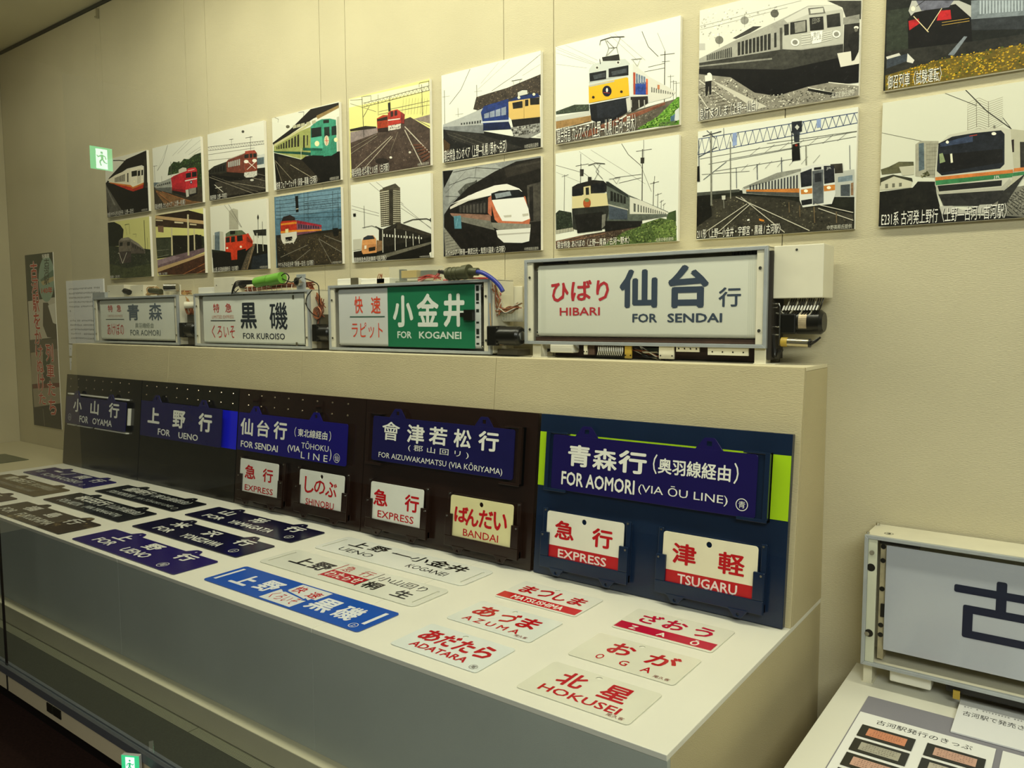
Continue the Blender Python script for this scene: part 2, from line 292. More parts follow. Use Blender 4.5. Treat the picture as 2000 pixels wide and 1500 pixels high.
# ------------------------------------------------------------------ drawings for the prints: polygons, lines, specks and text in thousandths of the picture
ART={
't1':[('p','dad7c6',[0,0,1000,0,1000,1000,0,1000]),('p','17140f',[-55,541,89,681,520,927,1011,994,995,713,879,770,538,768,160,650]),('l','17140f',14.7,[210,960,352,940,519,898]),('p','0d0b08',[-49,621,1007,465,1030,-32,-62,-7]),('p','55524a',[-20,617,34,528,376,74,321,31,59,20,-15,333]),('p','77746a',[-1,533,27,509,217,203,187,187]),('p','2a261e',[937,856,1004,863,989,392,911,403]),('p','e2dac0',[42,648,251,706,621,759,608,466,127,595]),('p','ece4ca',[615,760,811,759,916,726,910,480,656,440,597,471]),('p','d47a30',[98,603,603,482,656,440,910,480,908,453,654,411,602,451,112,585]),('p','b9301e',[183,563,602,451,654,411,908,453,896,390,657,366,516,420]),('p','33302a',[233,659,253,661,247,583,228,584]),('p','33302a',[266,663,285,665,280,580,260,581]),('p','33302a',[298,666,318,669,312,577,293,579]),('p','33302a',[331,670,350,672,344,574,325,576]),('p','33302a',[363,674,383,676,376,571,357,573]),('p','33302a',[395,677,415,679,407,569,388,570]),('p','33302a',[427,681,447,683,439,566,420,568]),('p','33302a',[459,685,479,687,471,563,452,565]),('p','2b2822',[539,690,567,694,557,536,530,544]),('p','14140f',[640,707,770,704,765,613,639,616]),('p','14140f',[794,700,845,700,845,604,789,603]),('p','cfc7b0',[776,714,857,713,844,489,767,478,763,497]),('p','1a1a16',[788,690,842,689,837,605,783,604]),('p','14140f',[872,692,909,689,904,604,866,601]),('p','fff4c8',[713,528,712,525,709,522,705,520,700,519,694,519,688,521,683,523,679,526,676,530,675,534,677,537,680,540,684,542,689,543,695,542,701,541,706,538,710,535,713,532]),('p','fff4c8',[897,529,896,526,894,523,891,521,887,520,883,520,879,521,875,523,872,526,871,530,870,533,871,537,873,540,876,542,880,543,884,543,888,541,892,539,895,536,896,533]),('l','4a463c',9.8,[924,401,1002,390]),('t','141210','快速 やすらぎの日光号〈上野―日光〉',[15,78,659,-47],0.05),('t','eeeadc','快速 やすらぎの日光号〈上野―日光〉',[9,83,654,-43],0.015),('t','b8b4a6','中野英照氏提供',[836,45,975,9],0),],
't2':[('p','e0dfd0',[0,0,1000,0,1000,1000,0,1000]),('l','8d8c80',4.6,[335,993,88,620]),('l','8d8c80',4.6,[743,988,423,804]),('l','8d8c80',4.6,[836,988,533,821]),('l','8d8c80',4.6,[1005,947,687,802]),('l','8d8c80',4.6,[1001,843,755,764]),('l','8d8c80',4.6,[999,808,729,697]),('l','4c4a40',6.8,[335,993,222,747,88,620]),('p','27361d',[309,512,340,635,442,710,585,667,659,718,752,693,870,743,1008,754,1001,123,841,144,860,533,529,514]),('s','3c5228 1b2714 4f6a34',90,18.9,[309,512,442,710,752,693,1007,745,994,229,892,244,860,533,529,514]),('p','5a6a72',[1,446,278,406,274,332,-3,372]),('l','6e6a5a',11.4,[387,719,382,491]),('l','6e6a5a',9.1,[29,714,27,217]),('l','6e6a5a',6.8,[-9,711,93,703]),('l','6e6a5a',6.8,[179,522,179,420]),('p','3a3226',[-3,372,1028,225,1016,-21,1,-6]),('p','7d5a38',[33,320,268,222,790,44,995,0,994,-9,257,10,67,249]),('l','a9683c',9.1,[44,290,455,13]),('l','a9683c',9.1,[170,272,766,38]),('l','2d2419',9.1,[68,268,382,22]),('p','9b9c92',[10,370,77,416,380,464,381,243,72,333]),('p','5b5d58',[22,349,373,318,380,216,46,323]),('p','2c2d2b',[75,389,102,390,100,370,74,370]),('p','2c2d2b',[119,392,145,393,144,371,118,370]),('p','2c2d2b',[163,395,189,396,187,371,161,371]),('p','2c2d2b',[206,398,232,399,231,371,205,371]),('p','2c2d2b',[249,400,275,402,274,372,248,372]),('p','2c2d2b',[292,403,318,405,316,372,291,372]),('p','2c2d2b',[335,406,361,408,359,373,333,372]),('p','b3222c',[380,464,431,484,685,525,670,185,394,264]),('p','c92f36',[685,525,745,555,884,547,912,507,904,242,672,230]),('p','8c1720',[396,296,672,230,670,185,399,256]),('p','16181a',[690,485,793,487,789,409,686,414]),('p','16181a',[812,487,904,481,900,406,808,409]),('p','e8e4d4',[666,381,906,380,905,366,665,363]),('p','2a2a5c',[813,330,812,323,808,316,802,312,795,309,787,309,779,311,772,316,767,322,763,330,762,338,764,345,768,352,774,356,781,359,789,359,797,356,804,352,809,345,812,338]),('p','e9e6da',[799,332,799,328,797,325,794,323,791,322,787,322,784,323,781,325,778,328,777,332,776,336,777,339,779,343,782,345,785,346,788,346,792,345,795,343,798,340,799,336]),('l','e8e4d4',6.8,[732,518,859,519]),('p','c9c2ae',[544,566,629,588,703,567,708,521,541,503]),('p','1e1a16',[394,264,670,185,904,242,899,136,723,106,417,220]),('p','c8c4b6',[670,231,729,231,735,123,681,115]),('p','8f8a7c',[741,239,880,237,877,157,748,148]),('l','2b2820',6.8,[676,580,748,605,841,607,792,562]),('t','141210','寝台特急 カシオペア〈上野―札幌〉',[17,86,660,-70],0.05),('t','eeeadc','寝台特急 カシオペア〈上野―札幌〉',[12,91,655,-66],0.015),],
't3':[('p','e3e1d2',[0,0,1000,0,1000,1000,0,1000]),('p','4a473e',[669,909,667,904,664,899,658,895,651,894,644,895,636,897,630,901,625,907,621,913,620,919,622,925,626,930,631,933,638,934,645,934,653,931,659,927,664,922,668,916]),('l','55514a',6.3,[-12,812,996,715]),('l','55514a',6.3,[7,756,994,670]),('l','55514a',3.8,[7,756,12,809,55,752]),('l','55514a',3.8,[55,752,61,805,103,748]),('l','55514a',3.8,[103,748,110,800,150,744]),('l','55514a',3.8,[150,744,158,795,197,740]),('l','55514a',3.8,[197,740,206,791,244,736]),('l','55514a',3.8,[244,736,254,786,290,732]),('l','55514a',3.8,[290,732,301,782,337,728]),('l','55514a',3.8,[337,728,348,777,382,724]),('l','55514a',3.8,[382,724,395,773,428,720]),('l','55514a',3.8,[428,720,441,768,473,716]),('l','55514a',3.8,[473,716,487,764,518,712]),('l','55514a',3.8,[518,712,533,760,563,708]),('l','55514a',3.8,[563,708,578,755,607,704]),('l','55514a',3.8,[607,704,623,751,651,700]),('l','55514a',3.8,[651,700,668,747,695,696]),('l','55514a',3.8,[695,696,713,742,739,693]),('l','55514a',3.8,[739,693,757,738,782,689]),('l','55514a',3.8,[782,689,801,734,825,685]),('l','55514a',3.8,[825,685,845,730,868,681]),('l','55514a',3.8,[868,681,888,725,910,678]),('l','55514a',3.8,[910,678,932,721,952,674]),('l','55514a',3.8,[952,674,974,717,994,670]),('l','55514a',6.3,[399,846,472,840]),('l','55514a',6.3,[440,838,436,738]),('l','55514a',6.3,[685,816,804,809]),('l','55514a',8.4,[769,824,768,627]),('l','77736a',4.2,[1,610,989,523]),('l','77736a',4.2,[4,696,838,647]),('p','cfd0c8',[873,527,1009,535,1002,342,866,348]),('p','5a6a70',[871,494,988,491,984,394,868,397]),('p','1c1812',[-8,420,1021,339,1008,-16,-5,0]),('p','0e0c09',[-9,403,623,254,681,179,-3,35]),('p','37322a',[117,262,1016,194,1010,33,194,26]),('l','8d8472',8.4,[11,356,813,-6]),('l','8d8472',8.4,[415,218,1011,49]),('l','8d8472',6.3,[783,230,1014,146]),('l','6d6658',6.3,[824,289,1017,219]),('l','6d6658',6.3,[56,367,912,-3]),('s','4c453a 2a251e 6a6252',70,10,[33,344,977,200,990,3,18,23]),('p','2b2a22',[-7,455,106,506,344,535,337,366,13,399]),('p','14130f',[16,468,52,472,50,415,14,416]),('p','14130f',[68,473,104,476,101,413,65,414]),('p','14130f',[119,478,155,481,152,410,116,412]),('p','14130f',[170,482,206,485,202,408,167,410]),('p','14130f',[221,487,256,490,252,406,217,407]),('p','14130f',[271,491,306,495,302,404,267,405]),('p','6f3a2c',[340,535,387,569,656,598,645,317,337,383]),('p','b9b2a2',[366,568,657,606,656,595,370,556]),('p','a9aba2',[369,522,395,523,392,446,365,446]),('p','a9aba2',[407,524,433,525,430,445,403,446]),('p','a9aba2',[444,526,470,527,467,445,441,445]),('p','a9aba2',[482,528,508,529,504,444,478,445]),('p','a9aba2',[519,530,545,531,541,444,516,444]),('p','a9aba2',[556,532,582,534,578,443,553,444]),('p','8a4230',[656,598,728,626,836,612,874,567,869,315,650,325]),('p','a34636',[674,628,837,615,865,577,676,591]),('p','20211e',[660,581,736,577,734,521,658,525]),('p','20211e',[752,578,799,572,797,514,750,519]),('p','20211e',[811,570,870,563,868,511,809,515]),('l','efe9da',8.4,[698,359,850,449]),('l','efe9da',8.4,[712,472,846,351]),('p','f3eede',[728,470,726,462,720,456,711,453,699,451,687,452,675,455,664,460,655,467,650,475,648,483,650,490,656,496,665,500,677,502,689,501,701,498,712,492,721,485,726,478]),('p','f3eede',[870,459,868,452,862,446,853,442,842,440,830,441,818,444,807,449,799,456,793,464,792,472,794,479,800,485,809,489,820,491,832,490,844,487,855,481,863,474,868,467]),('p','c9c6ba',[650,325,869,315,866,250,803,235,683,245,644,276]),('s','8d8a80 eeeadd',30,12.5,[650,325,869,315,866,250,683,245]),('p','cfccbe',[809,193,807,189,803,185,796,183,787,182,777,183,767,185,758,188,751,193,747,198,746,202,747,207,752,210,759,212,768,213,778,212,788,210,796,207,803,202,808,198]),('l','d9d4c2',10.6,[105,229,261,95]),('l','d9d4c2',8.4,[118,175,243,175]),('t','141210','御召列車〈上野―宇都宮〉',[21,74,335,-30],0.05),('t','eeeadc','御召列車〈上野―宇都宮〉',[16,78,331,-26],0.015),],
't4':[('p','e2e1cf',[0,0,1000,0,1000,1000,0,1000]),('p','1b1711',[-3,659,283,789,599,993,998,987,999,921,635,860,18,618]),('p','8b7448',[676,887,1000,956,999,918,695,839]),('p','bdb9a4',[966,807,1022,813,1011,312,973,319]),('l','4a463a',6.9,[415,989,497,980,484,893]),('l','6f6a58',6.9,[31,1008,106,964,94,920]),('p','56523f',[276,827,274,821,270,816,263,812,255,811,246,811,236,814,228,819,222,825,218,832,217,839,218,846,223,851,229,855,238,856,247,855,256,852,264,847,271,841,275,834]),('p','12100c',[15,543,480,387,1012,364,1021,-21,41,-7]),('p','2c261c',[79,457,438,358,713,43,107,2]),('l','8d836e',6.9,[32,390,162,4]),('l','8d836e',6.9,[33,409,344,43]),('l','a2977e',9.1,[268,313,673,31]),('s','3c362a 565040',50,9.5,[99,416,457,318,693,46,130,18]),('p','9aa05c',[18,609,449,738,592,762,583,423,448,356,15,525]),('p','c3bf8c',[19,637,450,773,594,816,593,789,449,738,18,603]),('p','2c2a1c',[61,595,76,599,75,557,60,558]),('p','2c2a1c',[89,603,110,609,108,554,87,556]),('p','2c2a1c',[125,613,148,620,146,552,123,553]),('p','2c2a1c',[164,625,189,632,186,549,162,551]),('p','2c2a1c',[206,637,232,644,229,546,203,548]),('p','2c2a1c',[250,649,277,657,273,543,247,545]),('p','2c2a1c',[295,662,323,670,319,540,291,542]),('p','2c2a1c',[342,676,370,684,366,537,337,539]),('p','2c2a1c',[389,690,418,698,413,533,384,535]),('p','24221a',[478,668,502,669,497,493,473,497]),('p','24221a',[533,658,549,660,545,529,529,523]),('p','1c4a3a',[15,543,451,456,583,423,582,379,450,420,15,521]),('l','cfd4b8',9.1,[15,525,438,358,442,503]),('p','3a8c70',[592,762,654,803,754,826,870,810,955,775,958,356,877,327,582,387]),('p','55b394',[588,620,757,605,763,444,584,459]),('p','1d5a48',[467,508,753,446,752,414,466,471]),('p','16201c',[600,739,747,727,748,607,600,614]),('p','3f9478',[769,814,879,800,877,336,770,337]),('p','1c1f18',[777,809,860,799,859,757,776,767]),('p','1f2c26',[786,714,863,707,864,584,787,590]),('p','d9cfae',[853,528,851,508,845,490,837,477,827,469,817,468,806,473,796,485,789,501,784,521,783,542,786,562,791,580,799,593,809,600,820,601,831,596,840,585,847,569,852,549]),('l','c23a2a',9.1,[820,593,817,479]),('l','c23a2a',6.9,[789,540,849,529]),('l','c23a2a',4.6,[800,579,839,492]),('p','1b2a24',[892,701,959,701,960,583,893,587]),('p','f4e8b4',[714,516,712,505,707,496,699,490,689,486,679,487,669,490,659,497,652,506,648,517,646,528,648,539,653,548,661,554,670,558,681,557,691,554,701,547,708,538,712,527]),('p','f4e8b4',[976,515,974,507,970,500,964,495,957,492,948,493,940,496,933,501,927,508,924,517,922,526,924,534,928,541,934,546,941,548,950,548,958,545,965,540,971,533,975,524]),('p','b7b394',[534,833,586,834,589,794,532,792]),('p','b7b394',[615,834,667,835,670,795,613,793]),('p','b7b394',[452,832,505,833,508,793,450,791]),('p','b7b394',[389,831,443,833,446,792,388,790]),('p','b7b394',[327,831,381,832,384,791,325,789]),('t','141210','快速 フェアーウェイ号〈新宿―黒磯 / 古河駅〉',[49,105,673,-84],0.05),('t','eeeadc','快速 フェアーウェイ号〈新宿―黒磯 / 古河駅〉',[45,109,670,-80],0.015),('t','b8b4a6','中野英照氏提供',[851,49,980,3],0),],
't5':[('p','e6e08e',[0,0,1000,0,1000,1000,0,1000]),('p','e9e6c0',[4,992,1009,961,1008,868,2,890]),('p','4a3c34',[11,478,353,546,774,605,1010,413,1020,-15,18,-6]),('p','8d7f7c',[13,580,371,567,370,501,10,444]),('p','8a7c70',[806,574,1004,587,1011,476]),('p','2a231c',[6,616,213,616,354,579,353,559,13,587]),('s','6a5a50 3a2f28 8a7a6c',150,9.9,[63,365,557,455,979,404,1005,3,55,6]),('l','33302a',10.4,[176,989,193,477]),('l','33302a',6.3,[292,975,294,900]),('l','33302a',6.3,[185,984,291,972]),('l','3a362e',6.3,[384,962,382,706]),('l','3a362e',8.3,[912,954,915,591]),('l','3a362e',6.3,[884,977,994,973]),('l','3a362e',6.3,[884,977,883,930]),('l','3a362e',6.3,[994,981,994,864]),('l','3f3b32',6.3,[193,901,1001,920]),('l','3f3b32',6.3,[195,855,1003,866]),('l','3f3b32',3.8,[195,855,217,902,243,856]),('l','3f3b32',3.8,[243,856,264,903,291,857]),('l','3f3b32',3.8,[291,857,312,904,338,857]),('l','3f3b32',3.8,[338,857,359,905,385,858]),('l','3f3b32',3.8,[385,858,406,906,431,859]),('l','3f3b32',3.8,[431,859,452,907,477,859]),('l','3f3b32',3.8,[477,859,498,908,523,860]),('l','3f3b32',3.8,[523,860,543,909,568,860]),('l','3f3b32',3.8,[568,860,589,910,613,861]),('l','3f3b32',3.8,[613,861,633,911,658,862]),('l','3f3b32',3.8,[658,862,678,912,702,862]),('l','3f3b32',3.8,[702,862,722,913,746,863]),('l','3f3b32',3.8,[746,863,766,914,790,863]),('l','3f3b32',3.8,[790,863,809,915,833,864]),('l','3f3b32',3.8,[833,864,852,916,876,864]),('l','3f3b32',3.8,[876,864,895,917,919,865]),('l','3f3b32',3.8,[919,865,938,918,961,866]),('l','3f3b32',3.8,[961,866,980,919,1003,866]),('l','3a362e',6.3,[189,731,271,847]),('l','6a6658',4.2,[21,937,357,761]),('l','6a6658',4.2,[392,753,999,745]),('l','6a6658',4.2,[391,720,998,698]),('l','6a6658',4.2,[22,979,185,950]),('l','77725f',3.1,[697,847,677,658]),('l','77725f',3.1,[733,839,713,650]),('l','77725f',3.1,[768,830,749,643]),('l','77725f',3.1,[804,822,785,635]),('l','77725f',3.1,[839,814,820,627]),('l','77725f',3.1,[874,806,855,620]),('l','77725f',3.1,[908,798,890,612]),('l','77725f',3.1,[943,790,925,604]),('l','77725f',3.1,[977,782,959,597]),('p','1d1b16',[506,835,537,832,538,729,511,727]),('l','2a2822',6.3,[528,903,530,821]),('p','a3391c',[364,676,443,701,502,688,504,515,370,526]),('p','2b1c14',[368,667,497,673,499,631,369,639]),('p','2a1d18',[371,551,505,540,504,491,379,507]),('p','b2362a',[504,712,537,730,620,732,661,694,662,556,505,556]),('p','7e2a24',[661,694,710,651,700,540,662,556]),('p','e0d2c4',[503,631,652,618,652,605,503,617]),('p','38201c',[537,721,570,721,569,657,537,656]),('p','38201c',[587,720,620,719,619,658,586,659]),('p','cfc8ba',[505,556,662,551,658,492,507,495]),('s','544c44 eee8da',24,11.1,[508,556,659,549,658,492,511,498]),('l','b3a894',10.4,[11,64,540,426]),('l','b3a894',10.4,[148,51,557,415]),('l','8a7f6e',8.3,[16,305,369,459]),('l','8a7f6e',6.3,[17,373,361,486]),('l','c5bba8',12.5,[707,466,903,20]),('l','c5bba8',12.5,[708,506,1006,130]),('l','8a7f6e',6.3,[854,556,1003,446]),('l','9a8f7c',4.2,[624,458,519,216]),('p','5d3b2c',[802,278,906,259,917,241,810,258]),('p','5d3b2c',[824,236,931,232,942,214,832,215]),('p','5d3b2c',[846,193,956,205,967,188,854,173]),('p','5d3b2c',[868,151,981,179,991,161,875,130]),('p','5d3b2c',[890,109,1005,152,1016,134,897,88]),('p','5d3b2c',[911,67,1030,126,1040,108,919,46]),('p','2a231e',[509,127,505,116,493,108,474,103,450,102,423,105,396,111,372,120,353,131,341,144,337,156,341,166,354,175,373,179,398,180,424,178,451,171,475,162,493,151,505,139]),('p','e8e2d2',[549,164,548,161,546,157,542,155,537,154,532,154,527,156,522,158,518,162,516,166,515,170,516,174,518,178,522,180,527,181,532,181,537,179,542,176,546,173,548,169]),('p','d9d2c0',[780,186,779,182,777,179,773,177,769,175,765,176,760,177,756,180,753,183,751,187,750,191,751,195,753,198,757,200,761,202,765,201,770,200,774,197,777,194,779,190]),('t','141210','寝台特急 北斗星と115形〈古河駅〉',[30,106,514,-76],0.05),('t','eeeadc','寝台特急 北斗星と115形〈古河駅〉',[26,110,511,-72],0.015),('t','b8b4a6','中野英照氏提供',[855,41,986,-10],0),],
't6':[('p','e6e6d8',[0,0,1000,0,1000,1000,0,1000]),('l','3c3a34',6.2,[310,994,211,790,85,652]),('l','8a887c',3.1,[599,983,420,806]),('l','8a887c',3.1,[712,985,388,747]),('l','4a4840',4.7,[998,962,771,816,529,697]),('l','8a887c',3.1,[998,860,829,785]),('l','6b685a',7.8,[31,825,31,312]),('l','6b685a',3.1,[5,753,89,746]),('l','6b685a',7.8,[376,801,378,514]),('l','6b685a',3.1,[351,731,431,724]),('l','6b685a',4.7,[176,593,180,489]),('l','6b685a',3.1,[150,522,233,516]),('p','3b3228',[339,540,372,667,498,679,681,693,858,729,1001,757,1001,535,887,594,650,520,418,506]),('s','54483a 2a231c 6c5d4a',120,12.6,[347,538,387,664,681,684,994,743,998,552,887,594,650,536,418,514]),('p','1a1917',[14,385,416,287,768,151,1000,90,1000,-14,18,-19]),('p','2c2a26',[40,363,369,271,827,26,556,9,89,266]),('l','59554a',4.7,[56,324,571,23]),('l','59554a',4.7,[123,320,678,12]),('s','45423a 2a2824',60,10.1,[56,342,368,263,827,26,204,71]),('p','4a3720',[13,280,89,196,71,95,19,51]),('p','aeb0ac',[15,438,208,475,450,532,448,264,207,329,14,385]),('p','7d8080',[15,411,448,348,448,251,207,321,14,382]),('p','3c3e3e',[207,415,223,414,223,392,207,394]),('p','3c3e3e',[236,413,252,412,252,389,236,391]),('p','3c3e3e',[265,412,280,411,280,386,265,388]),('p','3c3e3e',[293,410,309,409,309,383,293,384]),('p','3c3e3e',[321,408,337,407,337,379,321,381]),('p','3c3e3e',[350,406,365,406,365,376,349,378]),('p','3c3e3e',[378,405,393,404,393,373,377,374]),('p','3c3e3e',[405,403,421,402,420,369,405,371]),('p','1e3370',[418,489,450,549,696,575,697,329,441,350]),('p','c9cdd4',[417,388,698,349,697,329,417,371]),('p','141f44',[441,356,697,329,724,242,440,282]),('p','8d96a6',[452,464,502,471,501,413,452,414]),('p','8d96a6',[510,473,559,480,559,411,510,412]),('p','8d96a6',[568,481,616,488,615,409,567,410]),('p','8d96a6',[624,489,672,496,671,407,624,409]),('p','22252c',[434,552,497,555,901,591,958,569,770,541,680,570]),('p','d9b66a',[695,539,770,558,990,525,995,315,724,343,698,378]),('p','182a5c',[698,542,770,574,973,566,995,521,770,538]),('p','1c1a16',[733,521,831,519,833,446,740,454]),('p','1c1a16',[855,525,887,521,886,454,855,457]),('p','1c1a16',[901,530,990,519,989,446,904,459]),('l','8a7340',4.7,[843,533,845,330]),('p','fff3c0',[810,560,809,555,807,552,804,549,800,548,796,548,792,550,789,553,786,557,784,561,783,566,784,570,786,574,789,576,792,578,796,577,801,576,804,573,807,569,809,564]),('p','fff3c0',[951,560,951,556,949,552,946,550,942,548,938,549,934,550,931,553,928,557,926,561,926,566,926,570,928,574,931,576,934,578,938,577,942,576,946,573,949,569,951,564]),('p','cfcdc0',[785,619,829,632,875,621,880,580,788,578]),('p','1b1814',[724,340,995,315,995,251,739,258]),('p','8b8a84',[717,260,995,251,998,155,886,112,746,156]),('s','55534c b9b7ae 3a3834',50,17.6,[724,255,995,243,995,163,746,156]),('p','d8d6cc',[958,134,1000,138,1000,106,961,114]),('l','3a3832',4.7,[726,755,829,750]),('l','3a3832',3.1,[741,751,770,606]),('l','3a3832',3.1,[815,748,755,626]),('t','141210','寝台特急 カシオペア〈上野―札幌 / 野木～古河〉',[27,138,681,-107],0.05),('t','eeeadc','寝台特急 カシオペア〈上野―札幌 / 野木～古河〉',[24,142,678,-104],0.015),('t','b8b4a6','中野英照氏提供',[849,51,980,-15],0),],
't7':[('p','e9e9dc',[0,0,1000,0,1000,1000,0,1000]),('l','8f8d82',2.8,[5,1000,362,726]),('l','8f8d82',2.8,[5,977,349,722]),('l','8f8d82',2.8,[5,938,310,740]),('l','8f8d82',2.8,[86,992,361,764]),('l','8f8d82',2.8,[5,822,272,713]),('l','8f8d82',2.8,[455,989,681,677]),('l','8f8d82',2.8,[498,984,741,661]),('l','3c3a34',5.6,[713,941,763,783,839,669]),('l','4a4840',2.8,[831,891,890,705]),('l','37332a',8.4,[888,705,888,201]),('l','37332a',5.6,[854,679,960,664]),('l','37332a',4.2,[866,612,925,603]),('l','37332a',4.2,[764,590,885,593]),('l','37332a',4.2,[735,554,886,550]),('l','4c483c',4.2,[932,475,934,262]),('l','4c483c',2.8,[909,463,957,457]),('l','4c483c',4.2,[953,420,955,207]),('l','4c483c',2.8,[930,409,977,403]),('l','4c483c',4.2,[974,401,976,188]),('l','4c483c',2.8,[952,389,999,383]),('p','9c7a4c',[3,237,312,233,312,172,5,158]),('p','c8c8be',[3,284,299,281,299,239,3,240]),('p','3c4438',[3,339,74,354,168,372,292,347,293,283,5,307]),('s','55604c 2c3328',30,11.3,[5,338,168,364,292,344,293,298,5,315]),('p','5d564a',[3,135,312,157,860,229,985,243,998,14,6,0]),('s','8a8272 3b352c a79e8c 6c6456',260,9,[19,124,377,143,860,215,722,13,19,6]),('p','7a4a36',[155,50,552,166,895,221,895,207,503,87,287,24]),('l','a06a50',5.6,[155,53,601,163,894,228]),('l','a06a50',5.6,[274,27,527,112]),('l','2f2a22',5.6,[5,142,299,175]),('p','5b8a2e',[680,21,838,105,984,257,998,254,1004,-1]),('s','7aa83e 3f6a20 96bf58 55822c',180,13.5,[686,20,838,105,990,242,998,7]),('p','cfd3d0',[969,133,997,156,1000,42,964,35]),('p','4a6a80',[936,84,969,105,964,35,936,41]),('p','d7d6cb',[622,605,646,657,777,493,927,356,973,302,906,261,765,251,624,342]),('p','2d4a9a',[650,460,760,454,764,330,653,357]),('p','b14a30',[649,572,666,565,667,354,653,357]),('p','c8603c',[748,486,763,479,764,330,749,334]),('p','6d7c92',[670,556,685,546,686,451,671,455]),('p','6d7c92',[690,542,704,532,705,446,690,450]),('p','6d7c92',[709,528,724,518,724,441,710,445]),('p','6d7c92',[728,514,743,504,743,437,729,440]),('p','d9d6c8',[771,494,973,302,928,263,779,262]),('p','77766c',[789,396,798,391,799,343,790,346]),('p','77766c',[807,386,816,381,816,337,807,340]),('p','77766c',[824,376,833,371,833,330,825,333]),('p','77766c',[842,366,850,362,851,324,842,327]),('p','77766c',[859,357,868,352,868,318,859,321]),('p','77766c',[876,347,885,342,885,311,877,315]),('p','77766c',[893,337,902,332,902,305,894,308]),('p','77766c',[911,327,919,322,919,299,911,302]),('p','77766c',[928,317,936,312,936,293,928,296]),('p','77766c',[945,308,953,303,953,287,945,290]),('p','c07850',[836,407,853,399,853,359,836,364]),('p','c9cdc6',[291,692,323,736,412,742,585,717,622,664,623,503,292,511]),('p','e6b426',[288,534,598,538,620,518,624,356,292,359]),('p','d9dcd4',[604,654,648,649,650,336,621,350]),('p','b3b6ae',[292,571,598,565,598,553,292,556]),('p','b3b6ae',[292,533,500,531,501,519,292,518]),('p','15181c',[294,654,434,647,434,562,298,570]),('p','15181c',[453,657,612,649,613,552,454,572]),('p','43484c',[324,624,425,627,425,583,337,583]),('p','43484c',[475,622,598,623,598,582,482,583]),('p','16162c',[479,432,477,416,472,403,463,393,453,387,441,388,430,393,419,403,411,417,405,433,403,451,405,467,410,480,419,490,429,495,441,495,453,490,463,480,471,466,477,449]),('p','e8e6da',[450,450,449,443,448,438,446,434,444,431,441,431,438,433,436,436,434,441,433,447,432,454,433,460,434,466,436,470,438,472,441,473,444,471,446,468,448,462,449,456]),('l','b93a2c',4.2,[413,436,464,417]),('p','2a1c14',[340,405,339,401,338,398,335,396,332,394,328,395,325,396,322,399,319,402,317,407,317,411,317,415,319,418,321,421,325,422,328,422,332,420,335,418,338,414,339,410]),('p','2a1c14',[569,405,568,401,567,398,564,395,561,394,558,394,554,396,551,398,549,402,547,406,547,410,547,414,549,417,551,420,554,421,558,421,561,419,564,417,567,413,568,409]),('p','15171c',[296,343,624,342,625,209,478,137,377,136,312,187]),('p','22252c',[357,329,588,336,612,242,502,177,364,191]),('p','cfccc0',[594,334,630,340,637,221,607,199]),('p','2a2722',[630,340,764,316,767,250,637,192]),('l','b9b6aa',9.8,[636,310,639,236]),('l','b9b6aa',9.8,[696,296,699,222]),('l','b9b6aa',9.8,[738,286,740,213]),('p','d5d2c6',[540,147,595,179,603,167,552,134]),('l','26241f',7,[380,773,387,719]),('p','26241f',[399,783,536,775,543,714,406,744]),('l','33302a',7,[386,950,474,957,578,931]),('l','33302a',5.6,[386,950,380,905]),('l','33302a',4.2,[424,947,455,856,431,782]),('l','33302a',4.2,[547,933,517,846,530,777]),('l','33302a',4.2,[436,936,499,844,437,788]),('l','33302a',4.2,[455,856,517,846]),('p','e9e7da',[374,688,373,682,370,677,365,674,359,674,353,677,348,683,345,689,344,696,345,703,348,708,353,711,359,710,365,707,370,702,373,696]),('p','4a4840',[369,690,368,684,364,681,359,680,354,683,350,689,349,695,350,701,354,704,359,704,364,701,368,696]),('p','e9e7da',[546,691,545,684,542,679,537,676,530,677,524,680,519,685,516,692,514,700,516,707,519,712,524,715,530,715,536,712,542,706,545,699]),('p','4a4840',[540,693,539,687,535,684,530,684,526,687,522,692,521,698,522,704,525,707,530,707,535,705,539,699]),('l','4a463a',4.2,[634,697,717,684]),('l','4a463a',2.8,[646,686,682,619,705,682]),('t','141210','寝台特急 カシオペア〈上野―札幌 / 古河～野木〉',[19,164,678,-121],0.05),('t','eeeadc','寝台特急 カシオペア〈上野―札幌 / 古河～野木〉',[16,168,675,-117],0.015),('t','5a584c','北原定泰氏提供',[850,48,976,-10],0),],
